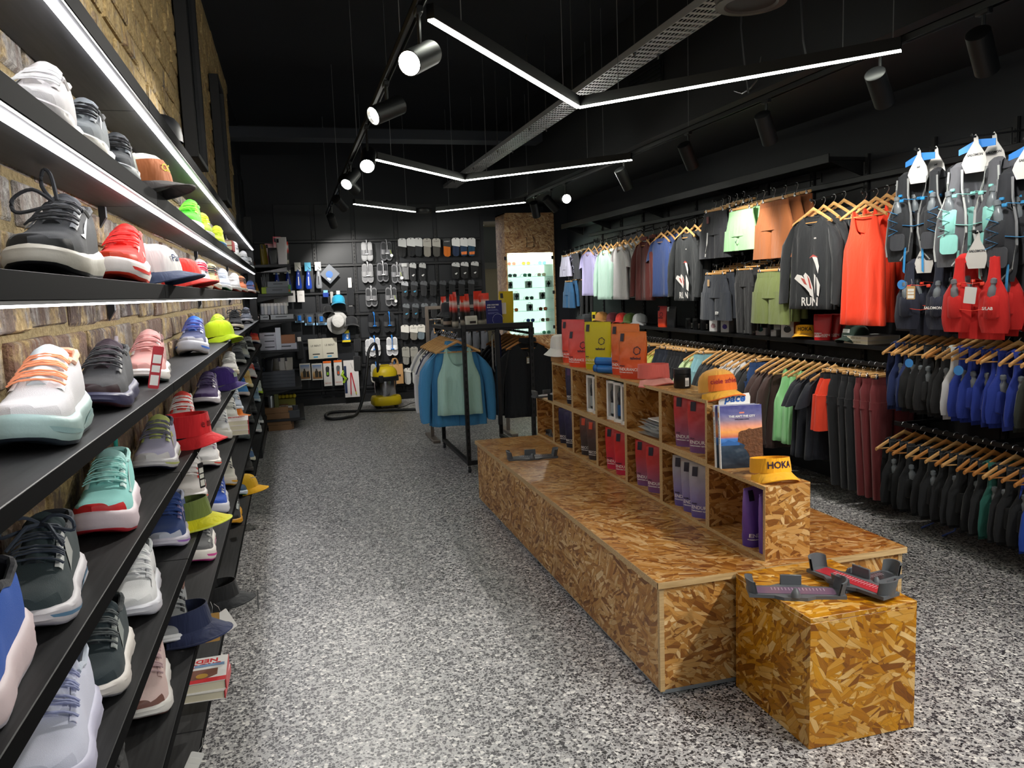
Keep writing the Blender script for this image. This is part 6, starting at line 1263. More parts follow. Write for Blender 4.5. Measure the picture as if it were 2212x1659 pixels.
RSEQ = [('tank', 'a9cfc4', 'mint tank top at the front of the rolling rack'), ('jacket', '3f86b8', 'light blue jacket behind the mint tank top on the rack'), ('jacket', '3f86b8', 'second light blue jacket on the rolling rack'), ('tee', '9a9a9e', 'pale grey t-shirt behind the blue jackets on the rack'), ('tee', 'b0aeb0', 'second pale grey t-shirt on the rolling rack'), ('tee', '1c2646', 'navy t-shirt among the grey ones on the rolling rack'), ('long', 'PATB', 'white top with a black chain pattern on the rolling rack'), ('tee', 'cfccc4', 'cream t-shirt on the rolling rack'), ('tee', '8c8e92', 'grey t-shirt near the far end of the rolling rack'), ('tee', 'd8d6d2', 'last white t-shirt on the rolling rack')]
def mat_chain():
    N = NT('chain_print', .8); tc = N.n('TexCoord').outputs['Object']; w = N.n('TexWave', i_Vector=tc, i_Scale=9.0, i_Distortion=8.0).outputs['Fac']; x = N.n('SeparateXYZ', i_0=tc).outputs[0]
    on = N.math('LESS_THAN', N.math('ABSOLUTE', N.math('ADD', x, .2)), .07); N.col(N.mix(N.math('MULTIPLY', on, N.math('GREATER_THAN', w, .5)), (.7, .69, .68, 1), (.03, .03, .03, 1))); return N.m
CHAIN = mat_chain(); hx = RX0-.02; hz = RZ-.082
ys = [6.7, 6.78, 6.86, 6.95, 7.03, 7.11, 7.2, 7.3, 7.4, 7.52]
for (kd, c, l), y in zip(RSEQ, ys):
    rz = -.12+random.uniform(-.05, .05); loc = (hx, y, hz)
    hanger(loc, rz, f'wooden hanger of the {l.split(" on the")[0].split(" at the")[0].split(" behind")[0].split(" among")[0].split(" near")[0]} on the rolling rack', sc=.98)
    top(kd, loc, rz, l, CHAIN if c == 'PATB' else c, 'clothes on the left of the rolling rack', sc=1.05 if kd == 'jacket' else 1.0, zipc='2f6a94')
for i, y in enumerate((6.72, 6.86, 7.0, 7.15, 7.3, 7.45)):
    loc = (RX1+.02, y, hz); l = ['nearest', 'second', 'third', 'fourth', 'fifth', 'farthest'][i]
    hanger(loc, -.1, f'{l} dark wooden hanger on the right side of the rolling rack', mat=DWOOD); top('long' if i else 'jacket', loc, -.1, f'{l} black jacket on the right side of the rolling rack', ('0e1118', '10131c', '0c0e14')[i % 3], 'black jackets on the rolling rack', sc=1.0, zipc='0a0a0c')
swing_tag((RX1-.0, 6.64, .98), (0, 0, 0), .035, .06, '8a7a5c', 'small kraft tag on the nearest black jacket'); 
for i, (c, y) in enumerate((('b8b4ae', 6.78), ('1c2450', 6.84))):
    t = thing('belt', f'{["silver grey","navy blue"][i]} belt hanging inside the rolling rack', 'belt', (1.71+.06*i, y, RZ-.06), .4, 'belts in the rolling rack'); obj('strap_loop', tube([(0, 0, -.02), (-.018, 0, -.05), (-.018, 0, -.34), (0, .0, -.38), (.018, 0, -.34), (.018, 0, -.05), (0, 0, -.02)], .012, 8, flat=.3), M(c, .35), t); obj('buckle', box(.03, .01, .02, (0, 0, -.025), .003), STEEL, t)
# goods on the rack top
TZ = RZ-.028
G_RB = mat_grad('pouch_redblack', [(0, '1a1a1c'), (.15, 'c8c0b0'), (.2, '1a1a1c'), (.42, '1c1a1c'), (.55, 'd8301c'), (.7, 'e8e0dc'), (.8, 'e8381c'), (1, 'e83a20')], 0, .3)
def rkp(u, dy): y = RY0+dy; p = at(u, 700, y=y); return p.x, y
for k, (u, dy, r) in enumerate(((960, .9, .9), (978, .5, 1.0), (984, .2, 1.1), (1003, .45, .7), (1010, .22, 1.0), (1034, .5, .5), (1040, .25, .9), (1047, .42, -.6))):
    x, y = rkp(u, dy); pouch((x, y, TZ), r, f'{["farthest","second","third","fourth","fifth","sixth","seventh","nearest"][k]} red topped black pouch on the rolling rack top, counted from the left', G_RB, w=.1, h=.27+.02*(k % 3), d=.05, txt=None, logo=False, tab='e8381c', seed=k, group='red topped pouches on the rack', name='sports_food_pouch')
x, y = rkp(975, .55); bucket((x, y+.06, TZ+.09), 'black bucket hat on the rolling rack top', '22242a', .9, rz=.4)
x, y = rkp(966, .45); t = thing('tins_stack', 'dark round tin beneath the black bucket hat', 'tin', (x, y, TZ)); obj('tin', lathe([(.035, 0), (.036, .05), (.036, .08), (.03, .085)], 18), M('2a2c30', .4, .5), t); obj('label_band', lathe([(.0366, .02), (.0366, .05)], 18, c0=False, c1=False), M('9a8a7c', .5), t)
x, y = rkp(1018, .12); t = thing('white_packet', 'crumpled white packet among the red topped pouches', 'packet', (x, y, TZ), .3); obj('body', pouch_vf(.12, .1, .06, 5), M('cfcac0', .5, bump=.4, bscale=40), t); obj('print', box(.06, .001, .02, (0, -.03, .045)), pla('3a3434'), t, False)
x, y = rkp(1069, .16); t = thing('run_club_sign', 'dark blue stand sign inviting people to a free run club', 'sign', (x, y, TZ), (-.06, 0, .1)); obj('board', box(.15, .006, .225, (0, 0, .1125), .001), M('16206a', .4), t, False)
lettering('JOIN OUR FREE', .0155, WHITE, t, (-.008, -.0038, .185), bold=.03); lettering('RUN CLUB!', .0155, WHITE, t, (-.026, -.0038, .164), bold=.03)
for k, w in enumerate((.09, .1, .1, .06)): obj('text_line', box(w, .0006, .003, (-.06+w/2, -.0036, .145-.008*k-(.012 if k > 1 else 0))), M('8a94c8', .5), t, False)
obj('ring_print', tube([(.03+.05*cos(a), -.0036, .055+.05*sin(a)) for a in [pi*i/12*1.2 for i in range(13)]], .0012, 4), M('c8d0f0', .5), t)
x, y = rkp(1095, .3); pouch((x, y, TZ), .1, 'tall yellow pouch behind the blue sign on the rolling rack', M('d2b41a', .4, bump=.3, bscale=16), w=.14, h=.3, d=.08, txt=None, logo=False, tab='26262a', name='sports_food_pouch', group=None)
x, y = rkp(1088, .24); swing_tag((x, y-.03, TZ+.2), (0, 0, 0), .04, .1, 'd8d0c4', 'white receipt taped on the tall yellow pouch', lines=False)
# second, steel framed rack behind
sr = thing('steel_rack', 'brushed steel clothes rack standing behind the rolling one', 'clothes rack', (at(918, 662, y=8.3).x, 8.3, 0)); hz2 = at(918, 662, y=8.3).z
SB = M('8a8078', .35, .8)
for x in (0, .85): obj('post', box2((x, 0, .0), (x+.035, .035, hz2), .002), SB, sr, False)
obj('top_bar', box2((.035, 0, hz2-.035), (.85, .035, hz2), .002), SB, sr, False); obj('hang_bar', tube([(.035, .017, hz2-.14), (.85, .017, hz2-.14)], .01, 8), STEEL, sr); obj('foot', box2((-.02, -.25, 0), (.055, .28, .03), .003), SB, sr, False); obj('foot', box2((.83, -.25, 0), (.905, .28, .03), .003), SB, sr, False)
bx0 = sr.location
for i in range(7):
    loc = (bx0.x+.1+i*.09, 8.317, hz2-.128); w = ['leftmost', 'second', 'third', 'fourth', 'fifth', 'sixth', 'seventh'][i]
    hanger(loc, pi/2-.25, f'{w} hanger on the steel rack behind', sc=.9); top('tee', loc, pi/2-.25, f'{w} dark grey t-shirt on the steel rack behind', ('2c2e34', '3a3c40', '24262c')[i % 3], 'clothes on the steel rack', sc=.9)
# ================================================================ goods on the back wall
YW = YB-.14
def bp(u, v, y=YW): p = at(u, v, y=y); return p
def peg(p, l=None):
    obj('peg_hook', tube([(p.x, YB-.01, p.z), (p.x, p.y+.0, p.z), (p.x, p.y-.012, p.z+.012)], .003, 5), STEEL, wb)
FOOT = [(0, -.13), (.022, -.125), (.036, -.1), (.037, -.05), (.034, 0), (.041, .05), (.046, .09), (.04, .125), (.02, .142), (-.005, .145), (-.03, .13), (-.04, .1), (-.041, .05), (-.035, 0), (-.036, -.06), (-.034, -.105), (-.018, -.127)]
def sandal_pair(u, v, label, col, sole, hook, strap=None, tagc=None, h=.3, dy=0.0):
    p = bp(u, v, YW+dy); t = thing('sandal_pair', label, 'sandals', p, (.06, 0, random.uniform(-.2, .2)), 'slide sandals hanging on the back wall')
    for s in (-1, 1):
        P = [(s*.043-s*x, -.16-z) for x, z in FOOT]; so = obj('sole', prism(P, .03, 0), rub(sole), t, False); obj('footbed', prism([(s*.043-s*x*.84, -.16-z*.86) for x, z in FOOT], .004, -.003), rub(col), so, False)
        R = []
        for z in (-.135, -.16, -.185, -.205):
            R.append([(s*.043+.044*sin(a), .006-.034*cos(a)*(1 if abs(a) < 1.5 else 0), z-.01*cos(a)) for a in [-1.5+.3*i for i in range(11)]])
        obj('strap', loft(R, False), rub(strap or sole), t)
    obj('hanger_clip', merge(tube([(0, -.03, -.2), (0, -.035, -.1), (0, -.02, -.04), (.004, 0, -.01), (.0, .008, 0), (-.012, .0, -.008)], .008, 6, flat=.6), box(.05, .012, .016, (0, -.035, -.2), .004)), pla(hook), t)
    if tagc: obj('round_tag', xf(lathe([(.022, 0), (.022, .003)], 16), (.06, -.045, -.23), (pi/2, 0, 0)), M(tagc, .4), t); obj('tag_cord', tube([(.045, -.03, -.15), (.06, -.045, -.21)], .002, 4), M('c4e02c', .5), t)
G = 'b0b0b4'; K = '2a2b2e'
for a in ((791, 518, 'grey silver sandals in the top sandal row, left', '8a8a8c', '6d6d70', G), (834, 517, 'dark grey sandals with a white round tag, top row right', K, '5a5a5e', G, None, 'e8e8e8'), (793, 565, 'grey thong sandals in the second row, left', '77777a', '8a8a8c', 'c8c8cc'), (826, 563, 'dark thong sandals in the second row, middle', K, '6a6a6e', 'c8c8cc'), (857, 566, 'dark sandals with a white round tag, second row right', K, '6a6a6e', G, None, 'e8e8e8'),
          (801, 617, 'dark grey sandals in the third row, left', K, '6d6d70', G), (844, 616, 'dark grey sandals with a lime cord, third row right', K, '6d6d70', G, None, 'c8c8c8'), (807, 674, 'black sandals on a blue clip, left', '1a1b1e', '232428', '2a7ad0', '3a3b3e'), (840, 673, 'black sandals on a blue clip, right', '1a1b1e', '232428', '2a7ad0', '3a3b3e'),
          (808, 725, 'white sandals on a blue clip, left', 'b4b4b8', 'e0e0e2', '2a7ad0', 'e8e8ea'), (846, 724, 'white sandals on a blue clip, right', 'b0b0b4', 'dcdcde', '2a7ad0', 'e8e8ea'), (812, 782, 'pale grey sandals behind the vacuum cleaner', '9a988e', 'b0aca0', '2a7ad0', 'b8b4a8'), (851, 780, 'dark grey sandals behind the paper bag', '5a5a5e', '6a6a6e', '3a5a8a')):
    sandal_pair(*a); peg(bp(a[0], a[1]))
p = bp(803, 727, YW+.04); sandal_pair(800, 728, 'second white sandals behind the left white pair', 'b4b4b8', 'd8d8da', '2a7ad0', 'd8d8da', dy=.06)
# sock packs
def sock(u, v, label, cardc, sockc, w=.1, ch=.09, sh=.14, toe=None, txt=None, mark=None, tilt=0):
    p = bp(u, v); t = thing('sock_pack', label, 'socks', p, (0, tilt, random.uniform(-.2, .1)), 'sock packs on the back wall')
    obj('card', prism([(-w/2, -.02), (-w*.3, 0), (w*.3, 0), (w/2, -.02), (w/2, -ch), (-w/2, -ch+.02)], .004, -.01), M(cardc, .55), t, False)
    P = [(-w*.42, -ch*.6), (w*.42, -ch*.6), (w*.44, -sh*.8), (w*.38, -sh*1.05), (w*.1, -sh*1.12), (-w*.3, -sh*1.08), (-w*.44, -sh*.95)]
    s = obj('sock', xf(loft([[(x*k, y, -ch*.6+(z+ch*.6)*1) for x, z in P] for y, k in ((-.004, .9), (.006, 1.02), (.02, 1.02), (.028, .9))], True, True, True)), fab(sockc), t)
    if toe: obj('toe_patch', prism([(-w*.36, -sh*.85), (w*.38, -sh*.82), (w*.34, -sh*1.0), (-w*.32, -sh*1.02)], .002, -.0065), fab(toe), s, False)
    if mark: obj('logo_mark', prism([(-.02, -sh*.75), (.01, -sh*.68), (.025, -sh*.7), (0, -sh*.82)], .001, -.006), M(mark, .5), s, False)
    if txt: lettering(txt, .022, M('3a3836' if cardc > '8' else 'c8c8c8', .5), t, (0, -.0115, -.045))
    obj('hang_hole', xf(lathe([(.008, 0), (.008, .001)], 10), (0, -.0105, -.012), (pi/2, 0, 0)), BLK, t)
    peg(p)
SK = [(868, 515, 'leftmost black socks with white card in the top sock row', 'd8d8d8', '17181a'), (887, 514, 'second black socks with white card in the top sock row', 'd8d8d8', '1c1d20'), (903, 514, 'third dark grey socks with white card in the top sock row', 'd8d8d8', '2a2c30'), (922, 515, 'grey LE BENT sock card in the top sock row', 'a8a49c', '8a867e'), (942, 515, 'second grey LE BENT sock card in the top sock row', 'a8a49c', '4a4844'), (965, 515, 'orange socks on a black card in the top sock row', '26282a', 'c86a1c'), (984, 514, 'blue socks with white card in the top sock row', 'd8d8d8', '1c2c48'), (1001, 514, 'navy sunset socks with white card in the top sock row', 'd8d8d8', '1c3450'), (1018, 514, 'last sunset socks with white card in the top sock row', 'd8d8d8', '1c4058')]
for k, a in enumerate(SK): sock(*a, w=.12, ch=.13, sh=.24, txt='LE BENT' if 'LE BENT' in a[2] or 'orange' in a[2] else None, toe='e07a3c' if k in (7, 8) else None)
for k, u in enumerate((891, 912)): sock(u, 568, f'{["left","right"][k]} black socks with square grey label in the second sock row', 'b0b0b0', '16171a', w=.1, ch=.08, sh=.24, mark='c8c8c8')
for k, u in enumerate((984, 1003, 1025)): sock(u, 567-k, f'{["first","second","third"][k]} black patterned socks with pale label at the right of the second row', 'c0c0c0', '1a1a1c', w=.12, ch=.07, sh=.22, mark='d8d8d8')
for k in range(8): sock(874+k*20.5, 608-k*.5, f'{["first","second","third","fourth","fifth","sixth","seventh","eighth"][k]} black sock pack from the left in the third sock row', '3a3c40' if k else '8a8c90', '131417', w=.1, ch=.07, sh=.2, mark='3a8ab0' if k < 2 else None)
for k in range(7): sock(877+k*20, 656-k*.5, f'{["first","second","third","fourth","fifth","sixth","seventh"][k]} black sock pack from the left in the fourth sock row', '505458', '131417', w=.1, ch=.07, sh=.2, mark='3a8ab0' if k < 2 else None)
for k, (u, v, c, s) in enumerate(((874, 702, 'd0ccc6', '202022'), (893, 702, 'c8c4bc', '6a665e'), (909, 701, 'c8c4bc', '5a666e'))): sock(u, v, f'{["left","middle","right"][k]} pale sock card in the fifth sock row', c, s, w=.12, ch=.12, sh=.2, txt='LE BENT' if k else None)
for k, u in enumerate((876, 894)): sock(u, 749, f'{["left","right"][k]} grey LE BENT ankle socks in the sixth sock row', '8a8880', '7a7872', w=.11, ch=.16, sh=.24, txt='LE BENT')
for k, u in enumerate((880, 897)): sock(u, 795, f'{["left","right"][k]} pale grey socks in the lowest sock row', 'c8c6c0', 'a8a8a6', w=.11, ch=.07, sh=.22)
t = thing('folded_cloth', 'grey cloth panel hanging right of the dark sandals', 'cloth', bp(872, 568), .2); obj('panel', loft([[(x*.07, .01*sin(x*5+z*20), z) for x in (-1, -.5, 0, .5, 1)] for z in (0, -.08, -.16, -.24)], False), fab('7a7a7c'), t); obj('card', box(.08, .004, .05, (0, -.016, -.03)), M('b8b8b8', .5), t, False); peg(bp(872, 568))
# flasks on cards
def flask(u, v, label, cardc, col, silver=False):
    p = bp(u, v); t = thing('soft_flask', label, 'flask', p, random.uniform(-.15, .15), 'soft flasks on cards on the back wall')
    obj('card', box(.085, .003, .12, (0, -.012, -.06)), M(cardc, .5), t, False); obj('card_print', prism([(-.02, -.03), (.02, -.095), (.035, -.095), (-.005, -.05)], .001, -.0145), pla('202226'), t, False)
    obj('flask_body', xf(lathe([(.01, 0), (.022, -.01), (.026, -.05), (.034, -.1), (.042, -.18), (.044, -.22), (.036, -.25), (.01, -.258)], 16, 1, .5), (0, 0, -.12)), M(col, .25, trans=.35) if not silver else M(col, .35), t); obj('cap_ring', xf(lathe([(.016, .02), (.02, .01), (.018, -.008)], 14), (0, 0, -.12)), M('3a5a9a' if not silver else '707478', .4), t)
    obj('print', prism([(-.006, -.2), (.006, -.2), (.006, -.32), (-.006, -.32)], .001, -.0235), WHITE if not silver else pla('2a2c30'), t, False); peg(p)
for a in ((596, 574, 'blue soft flask farthest left, behind the shelf goods', 'd8d8d4', '1a3aa8'), (620, 572, 'blue soft flask beside the shelf edge', 'e0ddd0', '1a3aa8'), (642, 567, 'blue soft flask under a white card', 'dcd8d0', '2448b4'), (664, 567, 'blue soft flask under a turquoise card', '4aa8cc', '2448b4')): flask(*a)
flask(686, 566, 'grey filter flask under a white card', 'dcd8d0', '7d7f84', True)
t = thing('clear_pouch', 'clear square zip pouch turned on its corner with a blue sticker', 'pouch', bp(711, 570), (0, pi/4, 0)); obj('body', box(.2, .012, .2, (.1, 0, -.1), .004), M('8a8e96', .25, trans=.35), t); obj('sticker', xf(lathe([(.05, 0), (.05, .002)], 20), (.1, -.007, -.11), (pi/2, 0, 0)), M('3a6ab0', .4), t); obj('label', box(.05, .002, .03, (.14, -.007, -.16)), WHITE, t, False); peg(bp(711, 570))
def hangcard(u, v, label, name, cat, card, cw, ch, body=None, txt=None, blue=None, group=None, extra=None, rz=0):
    p = bp(u, v); t = thing(name, label, cat, p, rz, group); obj('card', box(cw, .006, ch, (0, -.01, -ch/2), .001), M(card, .5), t, False)
    if body: obj('contents', box(body[1], body[3] if len(body) > 3 else .03, body[2], (0, -.0, -ch-body[2]/2+.02), .012), fab(body[0]), t)
    if blue: obj('product', xf(lathe([(.02, -.04), (.028, -.038), (.028, .03), (.02, .034)], 14), (0, -.026, -ch*.48)), M('1f6ac0', .35), t); obj('blister', box(cw*.7, .03, ch*.75, (0, -.026, -ch*.5), .006), M('dfe4e8', .05, trans=.9, ior=1.1), t); obj('card_base', box(cw, .002, ch*.18, (0, -.014, -ch*.9)), M('8ab4d8', .5), t, False)
    if txt: lettering(txt, txt and cw*.16, M('2a2826', .5), t, (0, -.0137, -ch*.38))
    if extra: extra(t)
    peg(p); return t
for k, u in enumerate((629, 649)): hangcard(u, 628, f'{["left","right"][k]} white instruction card in plastic on the back wall', 'instruction_card', 'card', 'dedad8', .1, .16, txt='RACE', group='white cards')
for k, (u, v, cw, ch) in enumerate(((646, 677, .12, .13), (668, 677, .135, .17), (693, 675, .145, .18))): hangcard(u, v, f'{["smallest","middle","largest"][k]} blister pack with a blue roll inside', 'blister_pack', 'blister pack', '2a2c30', cw, ch, blue=True, group='blue blister packs')
def lebent(t):
    lettering('LE BENT', .038, M('2a2826', .5), t, (.0, -.0137, -.1)); obj('bar', box(.1, .001, .014, (0, -.0137, -.22)), pla('1a1a1a'), t, False); obj('bar', box(.06, .001, .02, (-.01, -.0137, -.26)), M('4a9ac4', .5), t, False)
for k, u in enumerate((681, 711)): hangcard(u, 732 if k == 0 else 730, f'{["left","right"][k]} cream LE BENT thermal box on the back wall', 'thermal_wear_box', 'box', 'c9c4b4', .21, .29, extra=lebent, group='cream thermal boxes', rz=.05)
hangcard(747, 718, 'blue and yellow blister card of tape', 'tape_card', 'card', '1f6ab8', .11, .13, extra=lambda t: (obj('header', box(.07, .007, .05, (.01, -.01, .01)), M('d8c01c', .5), t, False), obj('footer', box(.12, .007, .03, (0, -.011, -.125)), M('d8c01c', .5), t, False), obj('picture', box(.03, .001, .06, (.02, -.0137, -.06)), WHITE, t, False)))
def poster(t):
    obj('photo', box(.13, .001, .2, (0, -.0137, -.12)), mat_grad('outdoor_print', [(0, '8a5a2c'), (.4, 'c8a068'), (.6, 'b8b0a8'), (1, '5a7aa8')], -.22, -.02), t, False); obj('figure', prism([(-.03, -.2), (-.035, -.12), (-.02, -.1), (-.018, -.075), (0, -.075), (.003, -.1), (.015, -.12), (.01, -.2)], .001, -.0148), M('3a342c', .6), t, False); obj('gear', prism([(.02, -.2), (.018, -.12), (.05, -.11), (.055, -.2)], .001, -.0148), M('2c2824', .6), t, False)
for k, u in enumerate((658, 684)): hangcard(u, 785, f'{["left","right"][k]} rain poncho pack with an outdoor photo', 'poncho_pack', 'pack', 'c8c4bc', .15, .24, extra=poster, group='poncho packs')
def insole(col, g, t): 
    obj('header', box(.112, .003, .028, (0, -.0137, -.014)), M('e86a1c', .5), t, False); obj('insole_picture', prism([(x*.62, -.155+z*.55) for x, z in FOOT], .001, -.0142), M(col, .6), t, False); obj('arch_picture', prism([(-.012, -.2), (.014, -.2), (.012, -.16), (-.01, -.16)], .001, -.0148), M(g, .6), t, False); lettering('PERFORM', .02, M('c8502c', .5), t, (0, -.0142, -.32))
hangcard(706, 780, 'insole box with a small green insole picture', 'insole_box', 'box', 'd8d4d0', .115, .36, extra=lambda t: insole('2c2e30', '8ac42c', t), group='insole boxes'); hangcard(729, 778, 'insole box with a grey and orange insole picture', 'insole_box', 'box', 'd8d4d0', .115, .365, extra=lambda t: insole('5a5c5e', 'd8521c', t), group='insole boxes')
def poles(t):
    obj('pole', tube([(-.01, -.02, -.18), (-.02, -.02, -.5)], .008, 6), M('c01c2c', .4), t); obj('pole', tube([(0, -.02, -.18), (.05, -.02, -.46)], .008, 6), M('c01c2c', .4), t); obj('pole_tip', tube([(.05, -.02, -.46), (.055, -.02, -.5)], .008, 6), M('c8c41c', .5), t); obj('side_print', box(.035, .001, .4, (-.085, -.0137, -.28)), M('1c2e54', .5), t, False); obj('small_picture', tube([(.0, -.0137, -.04), (.02, -.0137, -.12)], .002, 4), pla('3a3434'), t)
hangcard(757, 778, 'tall white pack of red trekking poles', 'pole_pack', 'pack', 'd4cfce', .21, .54, extra=poles); 
t = thing('glove_bundle', 'lime and black strap bundle beside the trekking poles', 'straps', bp(744, 800), 0); 
for k, (c, x0) in enumerate((('b8e01c', 0), ('1a1b1e', .02), ('b8e01c', -.02))): obj('strap', tube([(x0, 0, 0), (x0-.03, -.02, -.06), (x0+.02, -.02, -.12), (x0-.01, -.01, -.18)], .008, 6), M(c, .5), t)
peg(bp(744, 800))
for k, (u, v, h) in enumerate(((646, 728, .26), (771, 722, .2), (770, 760, .22), (755, 600, .26), (756, 640, .14))): hangcard(u, v, ['black gloves under a white card at the left', 'black strap with white marks, upper one', 'black strap with white marks, lower one', 'black cable pack under a narrow white card', 'small black pack with a white and red card'][k], 'accessory_pack', 'pack', 'd0ccc8' if k != 1 and k != 2 else '2a2c30', .05, .08 if k < 3 else .16, body=('15161a', .1, h, .05))
cp = bp(730, 640); cap((cp.x, cp.y-.02, cp.z-.12), 0, 'turquoise cap hanging on the back wall', '1f9ac0', '1c8ab0', size=1.1); hangcard(730, 628, 'white card hook above the turquoise cap', 'hook_card', 'card', 'e0e0de', .05, .05)
cp = bp(758, 697); cap((cp.x, cp.y-.02, cp.z-.06), (0), 'black cap hanging right of the white bucket hat', '15161a', '15161a', size=1.2); cp = bp(729, 697); bucket((cp.x, cp.y-.04, cp.z), 'pale bucket hat hanging brim out on the back wall', 'b4b2b0', 1.15, rx=1.35); peg(bp(729, 676)); peg(bp(758, 676))
cp = bp(709, 662); cap((cp.x, cp.y, cp.z-.1), 0, 'black cap hanging left of the turquoise one', '121316', '121316', size=.9)
hangcard(703, 627, 'blue round light on a pale blue card', 'light_card', 'card', '7ab8d0', .06, .05, body=('1a3a90', .08, .07)); hangcard(716, 630, 'narrow grey tube pack beside the blue light', 'tube_pack', 'pack', 'a8a4a0', .04, .16)
# ---------------------------------------------------------------- brown paper bag and vacuum cleaner
p = bp(853, 787, YW-.05); t = thing('paper_bag', 'brown paper shopping bag with black pace logo, twisted handles', 'bag', (p.x, p.y, at(853, 829, y=YW-.05).z), .12); bw, bh = .215, at(853, 787, y=YW-.05).z-at(853, 829, y=YW-.05).z
obj('body', loft([[(-bw/2, -.04, 0), (bw/2, -.04, 0), (bw/2+.0, .04, 0), (-bw/2, .04, 0)], [(-bw/2, -.045, bh*.5), (bw/2, -.045, bh*.5), (bw/2, .045, bh*.5), (-bw/2, .045, bh*.5)], [(-bw/2, -.03, bh), (bw/2, -.03, bh), (bw/2, .03, bh), (-bw/2, .03, bh)]], True, True), KRAFT, t, False)
for s in (-1, 1): obj('handle', tube([(-.04, s*.03, bh-.02), (-.04, s*.03, bh+.04), (-.02, s*.03, bh+.085), (.02, s*.03, bh+.085), (.04, s*.03, bh+.04), (.04, s*.03, bh-.02)], .007, 6), KRAFT, t)
lettering('pace', .06, pla('1c1a18'), t, (.01, -.0465, bh*.45), bold=.03, shear=.25); peg(bp(853, 772, YW-.05))
vp = at(838, 884, z=.0); t = thing('vacuum_cleaner', 'yellow wet and dry vacuum cleaner with a steel drum', 'vacuum cleaner', (vp.x, vp.y+.15, 0), .1); YL = M('c2a80c', .45); YLD = M('cbb010', .45)
obj('base', loft([[(a*(abs(cos(q))**.6)*(1 if cos(q) > 0 else -1), b*(abs(sin(q))**.6)*(1 if sin(q) > 0 else -1), z) for q in [2*pi*i/28 for i in range(28)]] for a, b, z in ((.19, .16, .05), (.205, .175, .07), (.205, .175, .13), (.19, .165, .17), (.15, .15, .17))], True, True, True), YL, t); obj('drum', lathe([(.14, .16), (.145, .18), (.155, .38), (.15, .4)], 32), M('b8b8ba', .18, 1), t); obj('collar', lathe([(.165, .385), (.175, .4), (.175, .44), (.165, .45)], 32), BLKM, t)
hd = obj('motor_head', loft([[(a*cos(q), b*sin(q)*.95, z) for q in [2*pi*i/28 for i in range(28)]] for a, b, z in ((.172, .172, .45), (.17, .17, .5), (.15, .155, .545), (.115, .125, .575), (.07, .08, .585))], True, True, True), YLD, t); obj('carry_handle', tube([(-.07, -.02, .57), (-.06, -.03, .6), (.05, -.03, .6), (.08, -.02, .565)], .014, 8, flat=.6), YLD, hd); obj('handle_recess', box(.09, .04, .012, (.02, -.06, .575), .004), pla('3a3408'), hd)
for s in (-1, 1): obj('latch', box(.06, .05, .1, (s*.06-.03, -.165, .42), .008), BLKM, t) if s < 0 else obj('latch', box(.04, .03, .08, (.15, -.09, .42), .008), BLKM, t)
for q in (.6, 2.4, 3.9, 5.5): obj('castor', xf(lathe([(.004, -.014), (.026, -.014), (.03, 0), (.026, .014), (.004, .014)], 14), (.17*cos(q), .14*sin(q), .03), (0, pi/2, q)), BLKM, t); obj('castor_stem', tube([(.17*cos(q), .14*sin(q), .03), (.17*cos(q), .14*sin(q), .06)], .012, 6), BLKM, t)
base_v = t
def vfl(u, v): q = at(u, v, z=.025); return (q.x, q.y, .03)
hx_ = at(797, 752, y=vp.y).x; hz_ = at(797, 752, y=vp.y).z
hp = [(vp.x-.1, vp.y+.05, .5), (at(812, 745, y=vp.y).x, vp.y, at(812, 745, y=vp.y).z), (at(797, 757, y=vp.y-.05).x, vp.y-.05, at(797, 757, y=vp.y-.05).z), (at(792, 800, y=vp.y-.1).x, vp.y-.1, at(792, 800, y=vp.y-.1).z), (at(786, 850, y=vp.y-.2).x, vp.y-.2, at(786, 850, y=vp.y-.2).z), vfl(772, 893), vfl(752, 902), vfl(722, 906), vfl(707, 904), vfl(704, 897), vfl(715, 892), vfl(740, 890)]
inv = Matrix.Translation(-Vector((vp.x, vp.y+.15, 0)))
Q = smooth(hp); ca, sa = cos(-.1), sin(-.1)
loc_ = lambda q: (lambda d: (d.x*ca-d.y*sa, d.x*sa+d.y*ca, d.z))(Vector(q)-Vector((vp.x, vp.y+.15, 0)))
obj('hose', tube([loc_(q) for q in Q], .021, 10), M('151619', .45, bump=.3, bscale=160), t); obj('suction_pipe', tube([loc_(vfl(740, 890)), loc_(vfl(900, 885))], .02, 10), BLKM, t)
obj('power_cord', tube([loc_(vfl(850, 886)), loc_(vfl(870, 880)), loc_(vfl(888, 872)), loc_(vfl(905, 868))], .005, 5), BLKM, t)
# ---------------------------------------------------------------- shelving bay at the back left
SX1, SY = .02, 9.68
bay = thing('back_shelf_bay', 'black shelf bay at the back left corner stacked with small goods', 'shelving', (XL-.02, SY, 0))
def bx_(u, v): return at(u, v, y=SY)
BZ = [bx_(600, v).z for v in (571, 634, 690, 756, 838, 906)]
WX = SX1-(XL-.02)
for k, z in enumerate(BZ): obj('shelf_board', box2((.02, 0, z-.03), (WX+.01*k, 1.3, z), .002), BLK, bay, False); obj('bracket', prism([(.02, z-.03), (WX-.02, z-.03), (.02, z-.12)], .01, .02), BLKM, bay, False)
for y in (.02, 1.25): obj('upright', box2((.0, y, 0), (.03, y+.03, 2.3), .002), BLK, bay, False)
obj('light_box', box2((.16, .02, BZ[0]-.09), (WX-.04, .3, BZ[0]-.032), .003), M('77777a', .4, .3), bay, False)
X0 = XL-.02
def onbay(k, u, dy=.05): z = BZ[k]; p = at(u, 700, y=SY+dy); return (at(u, pix((p.x, SY+dy, z))[1], y=SY+dy).x, SY+dy, z)
G_PK = mat_grad('pouch_pink', [(0, '26262a'), (.35, '8a2a3a'), (.6, 'e8d8dc'), (1, 'd85a6a')], 0, .28)
